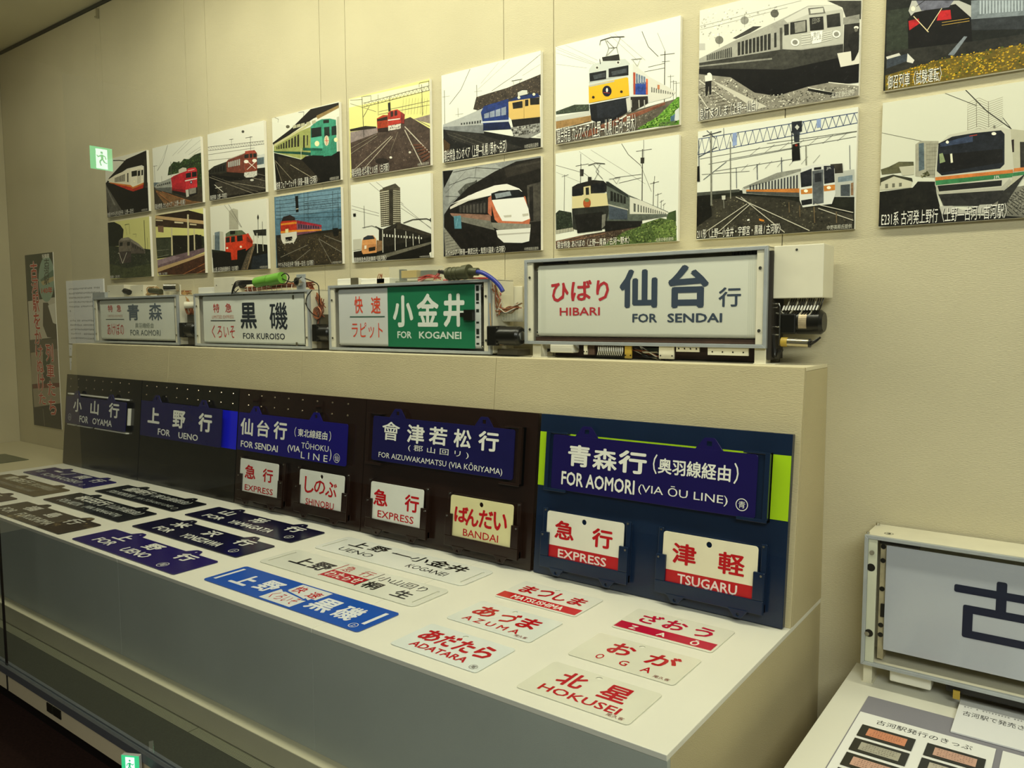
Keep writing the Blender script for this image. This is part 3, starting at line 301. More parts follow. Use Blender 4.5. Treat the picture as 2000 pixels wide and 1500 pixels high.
't8':[('p','dedccd',[0,0,1000,0,1000,1000,0,1000]),('s','c9c7b8 f0eee0 a8a698',60,13.3,[2,995,551,876,447,765,5,689]),('p','35342e',[806,820,999,756,1002,606,916,647,895,735]),('p','8f8d82',[902,651,992,650,994,582,903,596]),('p','2a2823',[908,594,994,582,994,350,908,333]),('p','8d8b80',[330,809,329,798,326,790,320,784,312,781,304,782,296,786,288,793,282,803,278,814,277,826,278,836,281,845,287,851,295,854,303,853,311,848,319,841,325,831,329,820]),('l','5c5a50',2.7,[303,876,304,758]),('p','5c5a50',[520,807,519,797,515,788,510,783,502,780,495,781,487,785,479,792,474,802,470,812,468,824,469,834,473,842,478,848,486,851,493,850,501,846,509,839,514,829,518,818]),('l','5c5a50',2.7,[493,873,495,757]),('p','77756a',[165,688,164,677,160,668,154,662,146,659,138,660,129,664,121,672,115,681,111,693,109,704,110,715,114,724,120,730,128,733,137,733,145,728,153,721,159,711,163,700]),('l','5c5a50',2.7,[136,757,138,636]),('l','77756a',2.7,[3,858,655,870]),('l','77756a',2.7,[4,827,573,840]),('p','bdbbb0',[-1,706,41,694,42,633,0,644]),('p','3a3833',[227,685,360,748,415,732,339,696,250,671]),('p','a3a195',[1,567,227,655,511,745,696,814,866,766,901,706,906,430,662,458,547,490,1,521]),('p','3a3933',[1,529,547,497,662,458,906,437,908,333,561,321,231,415,2,475]),('p','8d8b80',[1,506,484,442,484,428,1,493]),('p','bab8ab',[545,620,595,733,697,800,866,766,901,706,906,444,662,465,549,497]),('p','cfcdc0',[553,746,696,807,861,767,895,722,698,743,575,711]),('p','6d6b62',[697,793,787,777,800,718,703,735]),('p','cdcbbd',[709,779,785,768,788,731,713,744]),('p','24231f',[592,709,690,701,695,596,593,606]),('p','8d8b80',[617,698,683,695,685,607,623,611]),('p','1c1b18',[706,713,787,698,793,588,712,601]),('p','2a2925',[806,702,882,696,889,587,812,596]),('p','26251f',[554,703,583,700,585,608,558,609]),('t','8a887c','団体',[724,700,770,654],0.03),('p','2b2a25',[261,638,279,639,280,522,263,522]),('p','2b2a25',[286,639,303,641,305,521,288,522]),('p','2b2a25',[311,641,328,643,330,520,312,521]),('p','2b2a25',[335,643,352,645,354,520,337,520]),('p','2b2a25',[359,645,376,646,378,519,361,520]),('p','2b2a25',[383,647,400,648,402,518,385,519]),('p','2b2a25',[407,649,424,650,426,518,410,518]),('p','2b2a25',[431,651,448,652,450,517,433,517]),('p','2b2a25',[455,652,472,654,474,516,457,517]),('p','33322c',[54,583,61,584,62,537,55,537]),('p','33322c',[67,585,74,586,74,535,67,536]),('p','33322c',[79,587,86,588,87,534,80,535]),('p','33322c',[92,589,99,590,100,533,93,534]),('p','33322c',[104,591,111,592,112,532,105,532]),('p','33322c',[117,593,124,594,125,530,118,531]),('p','33322c',[129,595,136,596,137,529,130,530]),('p','33322c',[142,597,149,598,150,528,143,529]),('p','33322c',[154,599,161,600,162,527,155,527]),('p','33322c',[167,601,173,602,174,525,168,526]),('p','33322c',[179,602,186,604,187,524,180,525]),('p','33322c',[191,604,198,605,199,523,192,524]),('p','33322c',[203,606,210,607,211,522,205,522]),('p','33322c',[216,608,222,609,224,520,217,521]),('p','25241f',[495,649,508,650,511,526,497,526]),('p','55534a',[528,683,544,681,547,490,534,494]),('p','dddbcd',[662,585,716,579,716,572,662,578]),('p','dddbcd',[783,563,840,565,841,558,783,556]),('p','dddbcd',[662,565,716,559,716,552,662,558]),('p','dddbcd',[784,546,841,549,841,542,784,539]),('p','dddbcd',[663,545,717,539,717,532,663,538]),('p','dddbcd',[784,529,841,532,841,525,784,522]),('p','dddbcd',[663,525,717,520,717,513,663,518]),('p','dddbcd',[784,513,841,515,842,508,784,506]),('p','dddbcd',[663,505,717,500,718,493,663,498]),('p','dddbcd',[785,496,842,498,842,492,785,489]),('p','f2f0e2',[716,590,786,583,781,487,728,488]),('t','26251f','まつしま',[723,556,778,512],0.02),('t','26251f','急行',[733,581,770,550],0.02),('p','f2f0e2',[651,525,650,515,646,508,640,502,633,500,625,501,617,505,610,511,604,520,600,530,599,540,600,549,603,557,609,562,616,565,624,564,632,560,640,553,645,545,649,535]),('p','8a887c',[641,527,641,521,638,517,635,513,630,512,625,512,620,515,615,519,612,524,609,531,608,537,609,543,611,548,615,551,619,553,624,552,630,550,634,546,638,540,640,534]),('p','f2f0e2',[890,522,889,512,886,505,881,500,874,497,867,498,860,502,853,508,848,516,844,526,843,536,844,545,847,552,852,557,859,560,866,559,873,555,880,549,885,541,889,531]),('p','8a887c',[881,524,881,518,879,514,875,510,871,509,867,509,862,511,858,515,855,521,853,527,852,533,852,539,854,543,858,547,862,548,866,548,871,546,875,542,878,536,880,530]),('p','0c0b0a',[2,475,231,415,561,321,908,333,999,335,999,103,709,132,522,105,380,168,220,342,2,428]),('p','ded9c8',[874,370,998,363,1001,253,896,253]),('p','8d887a',[-4,430,220,342,380,168,522,105,709,140,839,143,1000,75,1000,0,773,-10,459,2,7,2]),('s','c9c4b2 5c584c e4dfcc 3b382f',300,10,[9,381,220,327,380,139,709,118,995,76,997,7,459,10,13,24]),('l','d5d0be',8.2,[3,374,281,42]),('l','d5d0be',8.2,[-2,252,108,19]),('p','cbc6b4',[92,352,459,32,393,17,128,305]),('l','e5e0ce',6.9,[709,132,871,44]),('l','e5e0ce',6.9,[829,145,1000,78]),('p','1c1b17',[709,125,890,39,871,23,710,104]),('l','5a5548',6.9,[8,288,75,303]),('l','5a5548',6.9,[29,258,102,270]),('l','5a5548',6.9,[51,228,128,238]),('l','5a5548',6.9,[73,199,154,206]),('l','5a5548',6.9,[95,169,180,174]),('l','5a5548',6.9,[116,140,206,142]),('l','5a5548',6.9,[138,110,231,110]),('l','5a5548',6.9,[159,81,257,79]),('l','5a5548',6.9,[180,52,282,48]),('p','1a1916',[47,355,90,352,89,222,77,222,72,303,63,216,51,219]),('p','e9e5d6',[44,402,92,402,97,346,47,348]),('p','e9e5d6',[88,403,88,399,86,396,82,394,79,393,74,393,70,395,66,398,63,402,61,406,60,411,60,415,62,418,65,420,69,421,74,421,78,419,82,416,85,412,87,408]),('p','1e1d19',[938,503,967,515,994,487,994,350,972,288,957,285,950,390,935,422]),('p','e8e4d6',[991,542,990,538,988,534,985,532,982,532,978,532,974,534,970,537,967,541,965,545,964,550,965,554,966,557,969,559,973,560,977,559,981,558,985,554,988,551,990,546]),('p','6a675c',[986,527,986,522,985,518,983,515,980,513,977,513,974,515,971,518,969,522,968,527,967,533,968,537,969,542,971,545,974,546,976,546,979,544,982,541,984,537,986,532]),('t','141210','急行 まつしま〈上野―仙台〉',[17,110,405,-70],0.05),('t','eeeadc','急行 まつしま〈上野―仙台〉',[14,113,402,-67],0.015),('t','dcd8c8','北原定泰氏提供',[849,56,978,-2],0.02),],
't9':[('p','1a1c18',[0,0,1000,0,1000,1000,0,1000]),('p','2d3328',[5,629,121,618,130,274,9,295]),('p','7d858a',[426,569,960,439,968,203,431,392]),('p','b3bcc2',[466,556,474,554,476,454,469,455]),('p','b3bcc2',[481,551,489,549,491,451,484,452]),('p','b3bcc2',[496,546,503,544,506,448,499,449]),('p','b3bcc2',[511,541,518,539,521,445,513,446]),('p','b3bcc2',[526,536,533,534,536,442,528,444]),('p','b3bcc2',[540,531,548,529,550,439,543,441]),('p','b3bcc2',[555,527,562,524,565,436,557,438]),('p','b3bcc2',[569,522,577,519,579,433,572,435]),('p','b3bcc2',[584,517,591,515,594,431,586,432]),('p','b3bcc2',[598,512,606,510,608,428,601,429]),('p','b3bcc2',[613,507,620,505,622,425,615,426]),('p','b3bcc2',[627,503,634,500,637,422,630,423]),('p','b3bcc2',[641,498,649,495,651,419,644,421]),('p','b3bcc2',[656,493,663,491,665,416,658,418]),('p','2e3134',[430,430,964,321,968,203,432,348]),('p','b9b7ae',[118,593,133,666,368,588,427,531,430,417,355,466,254,511,132,549]),('p','0e0d0c',[115,529,149,570,352,568,429,443,445,161,262,186,158,201,125,276]),('p','6a6a78',[155,659,343,597,320,554,184,572]),('l','1a1a18',4.8,[157,613,199,645]),('p','fff6d0',[152,598,151,592,150,588,148,584,145,583,142,583,138,585,135,588,133,593,131,599,131,605,131,610,132,615,135,618,137,620,141,620,144,618,147,614,149,609,151,604]),('p','b51f24',[120,514,172,517,177,477,126,440]),('p','b51f24',[274,543,328,532,335,460,263,472]),('l','e0cfa0',5.9,[145,543,224,397]),('l','e0cfa0',5.9,[286,558,215,407]),('l','c9a24a',3.6,[289,449,421,439]),('l','c9a24a',3.6,[289,429,422,420]),('p','2a2924',[8,309,442,263,967,227,975,2,8,121]),('p','3a4048',[14,253,130,261,132,208,12,174]),('p','d2cec2',[9,268,77,279,86,258,14,247]),('p','dcd8cc',[121,264,158,201,150,179,119,198]),('p','7c838a',[325,194,400,313,415,306,354,183]),('p','6b5a1e',[8,121,279,168,969,180,978,-81,11,-1]),('s','c89a1e 8a7420 e0b82e 55601e a9861c',420,11.5,[13,113,279,181,969,180,978,-104,15,11]),('t','141210','御召列車〈試験運転〉',[24,114,299,-54],0.05),('t','eeeadc','御召列車〈試験運転〉',[22,117,298,-51],0.015),],
'b1':[('p','d8d488',[0,0,1000,0,1000,1000,0,1000]),('p','161a10',[-15,1006,168,997,308,932,388,843,365,704,256,571,-38,574]),('p','2f3426',[-51,596,538,528,995,452,1021,-18,-16,12]),('p','44492f',[-27,283,431,173,1008,217,996,2,-15,22]),('s','4c5238 20251a 5c6244',110,17.9,[-39,554,994,432,996,2,-15,22]),('p','8a8274',[256,653,322,697,493,702,734,571,888,441,872,393,533,448,250,470]),('p','5a5148',[544,627,875,442,859,394,531,418]),('p','6e6558',[262,662,545,647,547,447,249,459]),('p','463c38',[235,471,547,457,536,267,266,264]),('p','24241f',[278,630,352,628,348,563,273,566]),('p','24241f',[460,625,530,619,525,553,455,555]),('p','3a3832',[583,584,617,568,613,503,579,515]),('p','3a3832',[640,557,673,541,670,485,636,496]),('p','3a3832',[696,531,729,515,726,467,693,478]),('p','3a3832',[752,505,785,489,782,448,749,459]),('p','3a3832',[807,478,840,463,838,430,805,441]),('l','e9e4cf',10,[254,449,329,260,443,445]),('l','e9e4cf',7.5,[254,449,225,441]),('l','2b2a1f',7.5,[422,920,534,924]),('l','2b2a1f',5,[436,914,467,735]),('l','2b2a1f',5,[529,919,538,748]),('l','2b2a1f',15.1,[883,950,882,421]),('l','4a4836',7.5,[940,651,932,281]),('l','4a4836',5,[607,741,689,738,672,686]),('t','141210','国鉄〈古河〉',[8,58,255,11],0.05),('t','eeeadc','国鉄〈古河〉',[3,63,250,15],0.015),],
'b2':[('p','e6e08c',[0,0,1000,0,1000,1000,0,1000]),('p','2a1c12',[9,998,713,1000,1031,899,1024,756,8,979]),('p','c9a878',[9,998,1026,801,1024,748,6,950]),('p','3a281a',[6,950,1024,748,1021,676,-1,817]),('p','d9c9a0',[13,936,165,908,164,889,12,913]),('p','e9dcb4',[412,858,597,826,596,805,411,832]),('p','d9c9a0',[726,793,860,767,859,748,725,770]),('p','7d5f4a',[51,830,177,808,172,704,53,725]),('p','2b2e1f',[-4,634,330,613,356,639,717,605,857,610,1015,559,1007,380,363,299,8,286]),('p','16110c',[356,630,948,593,962,392,365,327]),('p','3c4130',[13,613,329,594,327,321,9,305]),('l','8a8a74',7,[15,420,270,420]),('l','8a8a74',7,[10,315,265,334]),('s','55583c 191b12',50,13.9,[26,612,993,562,986,418,36,322]),('p','7a6268',[7,266,1007,389,1004,326,652,241,11,111]),('p','9a8288',[7,266,364,308,509,270,7,170]),('p','c8a878',[4,131,1004,308,1002,275,8,63]),('p','4a2c1c',[8,63,1002,275,1000,-19,32,13]),('l','a8683c',11.7,[543,-4,996,145]),('l','a8683c',11.7,[781,-16,997,54]),('s','6a4028 2f1c12',60,13.9,[47,51,1001,254,989,-9,45,16]),('p','d8cba0',[333,773,363,770,354,315,319,317]),('p','d8cba0',[681,940,714,936,697,290,659,293]),('p','d8cba0',[799,707,822,705,820,367,792,369]),('l','3a2c1c',7,[446,948,544,974]),('l','3a2c1c',7,[708,900,756,931]),('t','141210','国鉄〈古河駅〉',[31,48,228,7],0.05),('t','eeeadc','国鉄〈古河駅〉',[26,52,223,11],0.015),],
'b3':[('p','e6e4d2',[0,0,1000,0,1000,1000,0,1000]),('p','bcb8a2',[351,899,430,927,512,897,511,605,344,621]),('l','a09c88',4.3,[355,881,511,876]),('l','a09c88',4.3,[354,859,511,854]),('l','a09c88',4.3,[353,836,510,832]),('l','a09c88',4.3,[352,814,509,810]),('l','a09c88',4.3,[351,791,508,787]),('l','a09c88',4.3,[350,769,507,765]),('l','a09c88',4.3,[349,746,506,743]),('l','a09c88',4.3,[348,724,505,721]),('l','a09c88',4.3,[347,701,504,698]),('l','a09c88',4.3,[346,679,503,676]),('l','a09c88',4.3,[345,656,503,654]),('l','a09c88',4.3,[344,634,502,632]),('p','7d8c92',[73,604,171,612,235,580,235,316,60,311]),('p','c9c6b2',[38,563,73,568,63,347,33,349]),('p','c9c6b2',[167,613,236,597,228,316,159,321]),('p','4c5a60',[82,559,97,557,88,345,72,346]),('p','4c5a60',[108,556,124,555,114,343,99,344]),('p','4c5a60',[134,554,150,552,141,341,125,342]),('p','23261c',[6,351,267,304,262,208,11,225]),('p','12110d',[15,306,266,295,787,374,1040,336,1028,-21,24,9]),('p','7d6a50',[757,377,797,365,652,9,529,2]),('p','4c4438',[662,265,757,369,632,10,529,5]),('p','20262c',[750,191,1017,222,1018,-12,703,6]),('s','8a7658 5c4c38',40,12.9,[746,344,786,341,632,18,550,15]),('p','c23a20',[631,525,682,537,758,411,746,344,632,285]),('p','5f6b50',[278,567,364,602,572,590,642,532,641,507,275,514]),('p','cf3c1e',[271,515,641,524,644,318,478,297,473,167,368,165,362,279,262,296]),('p','1e1f1a',[279,509,350,509,347,433,276,432]),('p','1e1f1a',[375,514,445,514,441,430,372,427]),('p','1e1f1a',[481,518,580,519,581,435,483,431]),('p','1a1b16',[360,599,452,597,450,545,358,547]),('p','fff8dc',[315,348,314,343,311,339,307,336,302,334,296,334,290,335,284,338,280,341,278,346,277,351,278,356,281,360,286,363,291,365,297,365,303,364,308,361,312,357,315,353]),('p','fff8dc',[565,347,564,342,561,337,556,334,550,332,544,331,537,333,532,336,527,340,525,345,524,350,525,355,528,360,533,363,539,365,545,366,551,364,557,361,561,357,564,352]),('p','5c241a',[660,488,674,476,671,413,658,420]),('p','5c241a',[682,469,696,457,694,403,680,409]),('p','5c241a',[704,450,718,438,716,392,703,399]),('p','5c241a',[726,431,740,419,738,382,725,388]),('l','3a3a32',8.7,[858,788,851,453]),('l','3a3a32',8.7,[928,680,920,279]),('p','2b2b25',[872,745,871,735,868,726,865,719,861,714,857,713,853,715,849,720,846,728,845,738,844,748,845,758,848,767,851,774,855,779,859,780,863,778,867,772,870,765,871,755]),('p','2a2a22',[764,571,990,565,987,474,791,492]),('p','d3d0bc',[826,523,840,522,841,235,825,233]),('p','bfbca8',[920,447,932,446,936,253,925,254]),('p','c9c6b2',[767,495,779,494,780,400,768,400]),('l','8a8778',6.5,[274,995,564,634]),('l','55534a',6.5,[349,994,574,633]),('t','141210','115系 古河始発最終日〈古河駅〉',[31,68,495,-12],0.05),('t','eeeadc','115系 古河始発最終日〈古河駅〉',[27,72,491,-8],0.015),('t','b8b4a6','中野英照氏提供',[864,44,994,9],0),],
'b4':[('p','54778a',[0,0,1000,0,1000,1000,0,1000]),('p','6d8ea0',[16,1001,1019,991,1023,724,17,693]),('p','25221a',[9,462,1026,456,1034,-11,16,-5]),('p','3c3426',[19,422,1025,421,1015,8,332,14]),('s','6a5a40 2a241a 80704e 1b1710',200,12.5,[38,343,1025,421,1025,8,39,23]),('l','2f3a40',5.9,[27,990,1019,977]),('l','2f3a40',5.9,[25,940,1018,917]),('l','2f3a40',5.9,[23,891,1016,857]),('l','2f3a40',5.9,[22,841,1015,796]),('l','2f3a40',5.9,[20,791,1013,736]),('l','2f3a40',5.9,[18,741,1012,676]),('l','2f3a40',5.9,[17,691,1011,615]),('l','33403f',7.1,[91,953,85,551]),('l','33403f',7.1,[466,1015,458,513]),('l','33403f',7.1,[527,1007,519,507]),('l','33403f',7.1,[885,957,878,471]),('l','33403f',7.1,[961,946,955,463]),('l','35424a',4.7,[461,849,959,839]),('l','35424a',4.7,[469,773,967,776]),('l','35424a',2.8,[469,773,493,848,534,774]),('l','35424a',2.8,[534,774,557,847,597,774]),('l','35424a',2.8,[597,774,621,846,660,774]),('l','35424a',2.8,[660,774,684,845,723,775]),('l','35424a',2.8,[723,775,746,843,785,775]),('l','35424a',2.8,[785,775,807,842,846,775]),('l','35424a',2.8,[846,775,868,841,907,775]),('l','35424a',2.8,[907,775,929,840,967,776]),('p','12120e',[335,968,377,968,379,747,337,748]),('p','b8b4a0',[338,798,376,798,376,785,338,785]),('l','25221a',7.1,[329,997,333,902]),('p','2b2220',[103,645,138,708,247,721,320,678,318,613]),('p','b8331e',[92,627,103,649,340,638,346,487,87,483]),('p','e08a2c',[98,617,339,620,716,524,716,513,338,591,97,592]),('p','7a4a5c',[346,638,716,528,715,460,344,431]),('p','a02a38',[346,638,717,533,716,506,349,596]),('p','d98a34',[342,506,715,478,715,460,345,472]),('p','e08a2c',[92,512,346,506,346,483,91,481]),('p','2c2a38',[370,579,388,575,387,521,368,522]),('p','2c2a38',[407,572,425,568,424,517,405,519]),('p','2c2a38',[444,565,462,561,461,513,442,515]),('p','2c2a38',[480,558,499,554,497,509,479,511]),('p','2c2a38',[517,551,535,547,534,506,516,508]),('p','2c2a38',[553,544,571,541,570,502,552,504]),('p','2c2a38',[589,537,607,534,606,498,588,500]),('p','2c2a38',[625,530,643,527,642,495,624,497]),('p','2c2a38',[661,524,678,520,678,491,660,493]),('p','ddd8c8',[91,477,341,484,343,402,299,340,126,332,95,396]),('p','1c1814',[161,419,269,422,278,364,170,361]),('p','e8dc9a',[165,533,215,534,213,481,163,480]),('s','aaa698 f0ecdc',20,12.5,[106,385,322,395,299,330,126,332]),('l','e9e2cc',11.8,[149,372,152,314]),('l','e9e2cc',11.8,[289,375,290,318]),('l','80796a',9.4,[671,345,861,0]),('l','80796a',9.4,[672,354,1018,134]),('l','80796a',9.4,[507,285,76,146]),('l','80796a',9.4,[546,225,203,3]),('l','80796a',9.4,[753,392,1003,279]),('p','1a1a16',[873,472,950,473,957,373,889,370]),('t','141210','やすらぎの日光号〈新宿―日光 / 古河駅〉',[40,71,595,-24],0.05),('t','eeeadc','やすらぎの日光号〈新宿―日光 / 古河駅〉',[36,75,591,-20],0.015),('t','b8b4a6','中野英照氏提供',[862,36,992,1],0),],
'b5':[('p','e7e7d8',[0,0,1000,0,1000,1000,0,1000]),('l','7d7b6e',5.4,[10,736,368,597]),('l','7d7b6e',5.4,[9,692,368,563]),('l','7d7b6e',5.4,[252,994,543,712]),('l','7d7b6e',5.4,[341,991,677,670]),('l','7d7b6e',5.4,[644,682,1011,327]),('l','7d7b6e',5.4,[643,632,1011,343]),('p','5c5646',[382,886,504,911,638,883,640,440,391,423]),('p','37332a',[504,919,547,930,547,441,501,429]),('p','4a4538',[418,906,581,938,630,884,426,871]),('p','ddd6bc',[387,860,498,863,498,854,387,851]),('p','c9c2a8',[554,858,643,836,642,827,554,848]),('p','ddd6bc',[387,834,497,837,497,829,387,826]),('p','c9c2a8',[553,833,642,812,642,803,553,823]),('p','ddd6bc',[386,808,497,811,497,803,386,800]),('p','c9c2a8',[553,808,642,787,642,779,553,798]),('p','ddd6bc',[386,783,496,785,496,777,386,774]),('p','c9c2a8',[553,783,641,763,641,755,552,773]),('p','ddd6bc',[385,757,496,760,496,751,385,749]),('p','c9c2a8',[552,758,641,739,641,731,552,748]),('p','ddd6bc',[385,732,496,734,495,725,385,723]),('p','c9c2a8',[552,732,641,715,641,707,552,722]),('p','ddd6bc',[384,706,495,708,495,700,384,698]),('p','c9c2a8',[551,707,640,691,640,683,551,697]),('p','ddd6bc',[384,681,495,682,494,674,384,672]),('p','c9c2a8',[551,682,640,667,640,658,551,672]),('p','ddd6bc',[383,655,494,656,494,648,383,647]),('p','c9c2a8',[550,657,640,642,639,634,550,647]),('p','ddd6bc',[383,630,494,630,494,622,383,621]),('p','c9c2a8',[550,632,639,618,639,610,550,621]),('p','ddd6bc',[382,604,493,605,493,596,382,595]),('p','c9c2a8',[550,606,639,594,639,586,549,596]),('p','ddd6bc',[382,578,493,579,493,570,382,570]),('p','c9c2a8',[549,581,638,570,638,561,549,571]),('p','ddd6bc',[382,553,492,553,492,544,381,544]),('p','c9c2a8',[549,556,638,546,638,537,549,546]),('p','ddd6bc',[381,527,492,527,492,518,381,518]),('p','c9c2a8',[548,530,638,521,637,513,548,520]),('p','ddd6bc',[381,501,491,501,491,492,380,493]),('p','c9c2a8',[548,505,637,497,637,489,548,495]),('p','ddd6bc',[380,476,491,475,491,466,380,467]),('p','c9c2a8',[548,480,637,473,637,464,547,470]),('p','ddd6bc',[380,450,491,449,490,440,379,441]),('p','c9c2a8',[547,455,636,448,636,440,547,444]),('l','37332a',4.3,[399,858,400,439]),('l','37332a',4.3,[566,857,562,448]),('l','37332a',4.3,[427,854,426,437]),('l','37332a',4.3,[588,853,584,446]),('l','37332a',4.3,[455,850,452,434]),('l','37332a',4.3,[609,850,606,443]),('l','37332a',4.3,[482,846,478,431]),('l','37332a',4.3,[631,847,628,441]),('p','26231c',[321,439,417,395,606,460,1010,278,1017,164,567,100,32,16,25,141,360,168,365,391]),('p','3a352b',[606,460,1010,278,1010,254,588,386]),('l','33302a',10.7,[321,439,417,386,512,380,606,455]),('p','17150f',[25,124,1010,246,1015,0,31,7]),('p','6a6658',[197,41,1002,190,1001,162,358,16]),('l','d8d5c4',12.9,[413,387,412,103]),('l','d8d5c4',12.9,[568,388,567,117]),('l','d8d5c4',8.6,[701,341,702,149]),('l','d8d5c4',8.6,[786,300,788,158]),('l','d8d5c4',8.6,[859,276,861,177]),('p','e4e1d2',[425,334,437,332,437,298,424,300]),('p','e4e1d2',[461,328,474,325,473,292,460,294]),('p','e4e1d2',[497,321,510,319,509,287,497,289]),('p','e4e1d2',[533,315,546,312,545,281,533,283]),('p','e4e1d2',[569,308,581,306,581,276,568,278]),('p','e4e1d2',[604,302,617,300,616,270,604,272]),('p','e4e1d2',[640,296,652,293,652,265,639,267]),('p','e4e1d2',[675,289,687,287,687,260,674,262]),('p','e4e1d2',[710,283,722,281,722,254,709,256]),('p','e4e1d2',[745,277,757,275,756,249,744,251]),('p','e4e1d2',[779,271,791,269,791,244,779,246]),('p','e4e1d2',[813,265,825,262,825,239,813,241]),('p','e4e1d2',[847,258,859,256,859,234,847,235]),('p','e4e1d2',[881,252,893,250,893,228,881,230]),('p','d8985c',[144,273,167,315,221,336,293,329,327,283,333,109,153,100,136,133]),('p','2c3236',[163,310,221,336,289,326,313,284,157,281]),('p','c28450',[146,220,330,219,332,153,145,153]),('p','2c2418',[227,178,317,185,316,137,232,129]),('p','efe6d0',[174,209,201,210,200,167,173,165]),('p','8a6a48',[336,265,406,250,403,130,333,118]),('p','1c1b17',[30,633,67,632,66,594,33,594]),('l','4a483e',6.4,[178,715,180,427]),('l','4a483e',6.4,[151,439,277,452,365,409]),('p','c7c4b2',[23,301,130,301,136,168,24,159]),('l','3a372e',10.7,[673,444,789,474,950,467,1012,433]),('p','23211b',[989,468,1010,469,1009,422,992,424]),('p','e9e9da',[976,52,1016,82,1015,-8,991,-6]),('t','141210','国鉄特急色回送車両〈古河駅〉',[40,62,462,-19],0.05),('t','eeeadc','国鉄特急色回送車両〈古河駅〉',[36,66,458,-15],0.015),('t','b8b4a6','中野英照氏提供',[864,28,991,-8],0),],
'b6':[('p','8a8c88',[0,0,1000,0,1000,1000,0,1000]),('p','a3a59f',[86,999,555,991,632,928,283,775,65,610]),('p','12100d',[5,998,119,990,12,796]),('p','55564f',[167,739,251,815,348,827,373,849,364,729,200,681]),('s','3b3c36 8a8b80',24,10.4,[175,738,348,818,356,739,208,689]),('p','1e1b17',[81,590,283,775,555,907,768,981,1003,984,1002,-19,6,-12,12,491]),('p','2e2a24',[647,925,1003,981,1003,867,677,820]),('p','3a362f',[767,939,1003,949,1003,932,767,914]),('p','4a463e',[870,707,1003,729,1002,311,884,307]),('p','262320',[892,688,928,691,930,319,895,323]),('l','2f2d28',6.4,[119,967,366,980,632,920]),('l','2f2d28',4.8,[67,824,284,880,507,837]),('l','2f2d28',4.8,[31,704,200,673]),('l','2f2d28',4.8,[366,989,349,870]),('l','44433c',3.2,[252,955,32,740]),('p','1a1713',[12,491,81,572,80,483,360,276,597,46,24,-8]),('p','8d8a7c',[10,347,219,41,24,-8]),('l','55534a',4.8,[13,310,44,316]),('l','55534a',4.8,[17,275,66,283]),('l','55534a',4.8,[20,241,88,251]),('l','55534a',4.8,[23,206,110,218]),('l','55534a',4.8,[26,171,132,186]),('l','55534a',4.8,[29,137,153,153]),('l','55534a',4.8,[32,102,175,121]),('l','55534a',4.8,[35,67,196,89]),('l','55534a',4.8,[38,33,218,57]),('p','d9d4c6',[81,572,282,679,515,716,514,648,282,618,81,546]),('p','2a2724',[166,580,506,606,505,451,182,498]),('p','c07052',[487,626,522,647,521,415,483,454]),('p','8c6a58',[80,501,513,433,512,364,97,472]),('p','77756a',[97,472,512,364,551,257,164,402]),('p','4a4640',[182,569,205,569,204,495,182,498]),('p','4a4640',[220,570,242,570,241,489,219,492]),('p','4a4640',[257,571,279,571,278,484,256,487]),('p','4a4640',[294,571,316,572,315,478,293,482]),('p','4a4640',[330,572,352,573,351,473,330,476]),('p','4a4640',[367,573,388,574,388,468,366,471]),('p','4a4640',[403,574,424,574,424,462,402,465]),('p','4a4640',[439,575,460,575,459,457,438,460]),('p','f0ede0',[81,599,364,703,554,753,677,752,796,685,826,647,676,685,522,647,199,629]),('p','c8714e',[509,606,553,634,855,593,901,339,883,241,644,265,552,377]),('p','f2f0e6',[519,613,584,604,840,587,884,457,898,347,825,322,629,352,568,478]),('p','1c1d1e',[519,669,600,687,796,673,826,639,843,587,522,595]),('p','8f979a',[553,660,706,667,721,620,568,606]),('p','8d8a7c',[520,346,905,288,905,247,598,252,536,293]),('p','e9e7dc',[567,255,905,247,891,106,824,92,643,111,582,177]),('p','bcb9ac',[582,211,901,202,898,189,582,194]),('p','c7c2b0',[641,410,720,409,720,384,652,387]),('p','c7c2b0',[825,406,884,407,887,382,831,376]),('p','5a8c9a',[122,460,198,461,205,309,129,316]),('l','8fc4d0',4.8,[164,429,147,342]),('t','141210','スペーシア〈新宿―東武日光・鬼怒川温泉 / 古河駅〉',[28,73,661,-51],0.05),('t','eeeadc','スペーシア〈新宿―東武日光・鬼怒川温泉 / 古河駅〉',[25,77,658,-48],0.015),('t','b8b4a6','中野英照氏提供',[846,40,979,-4],0),],
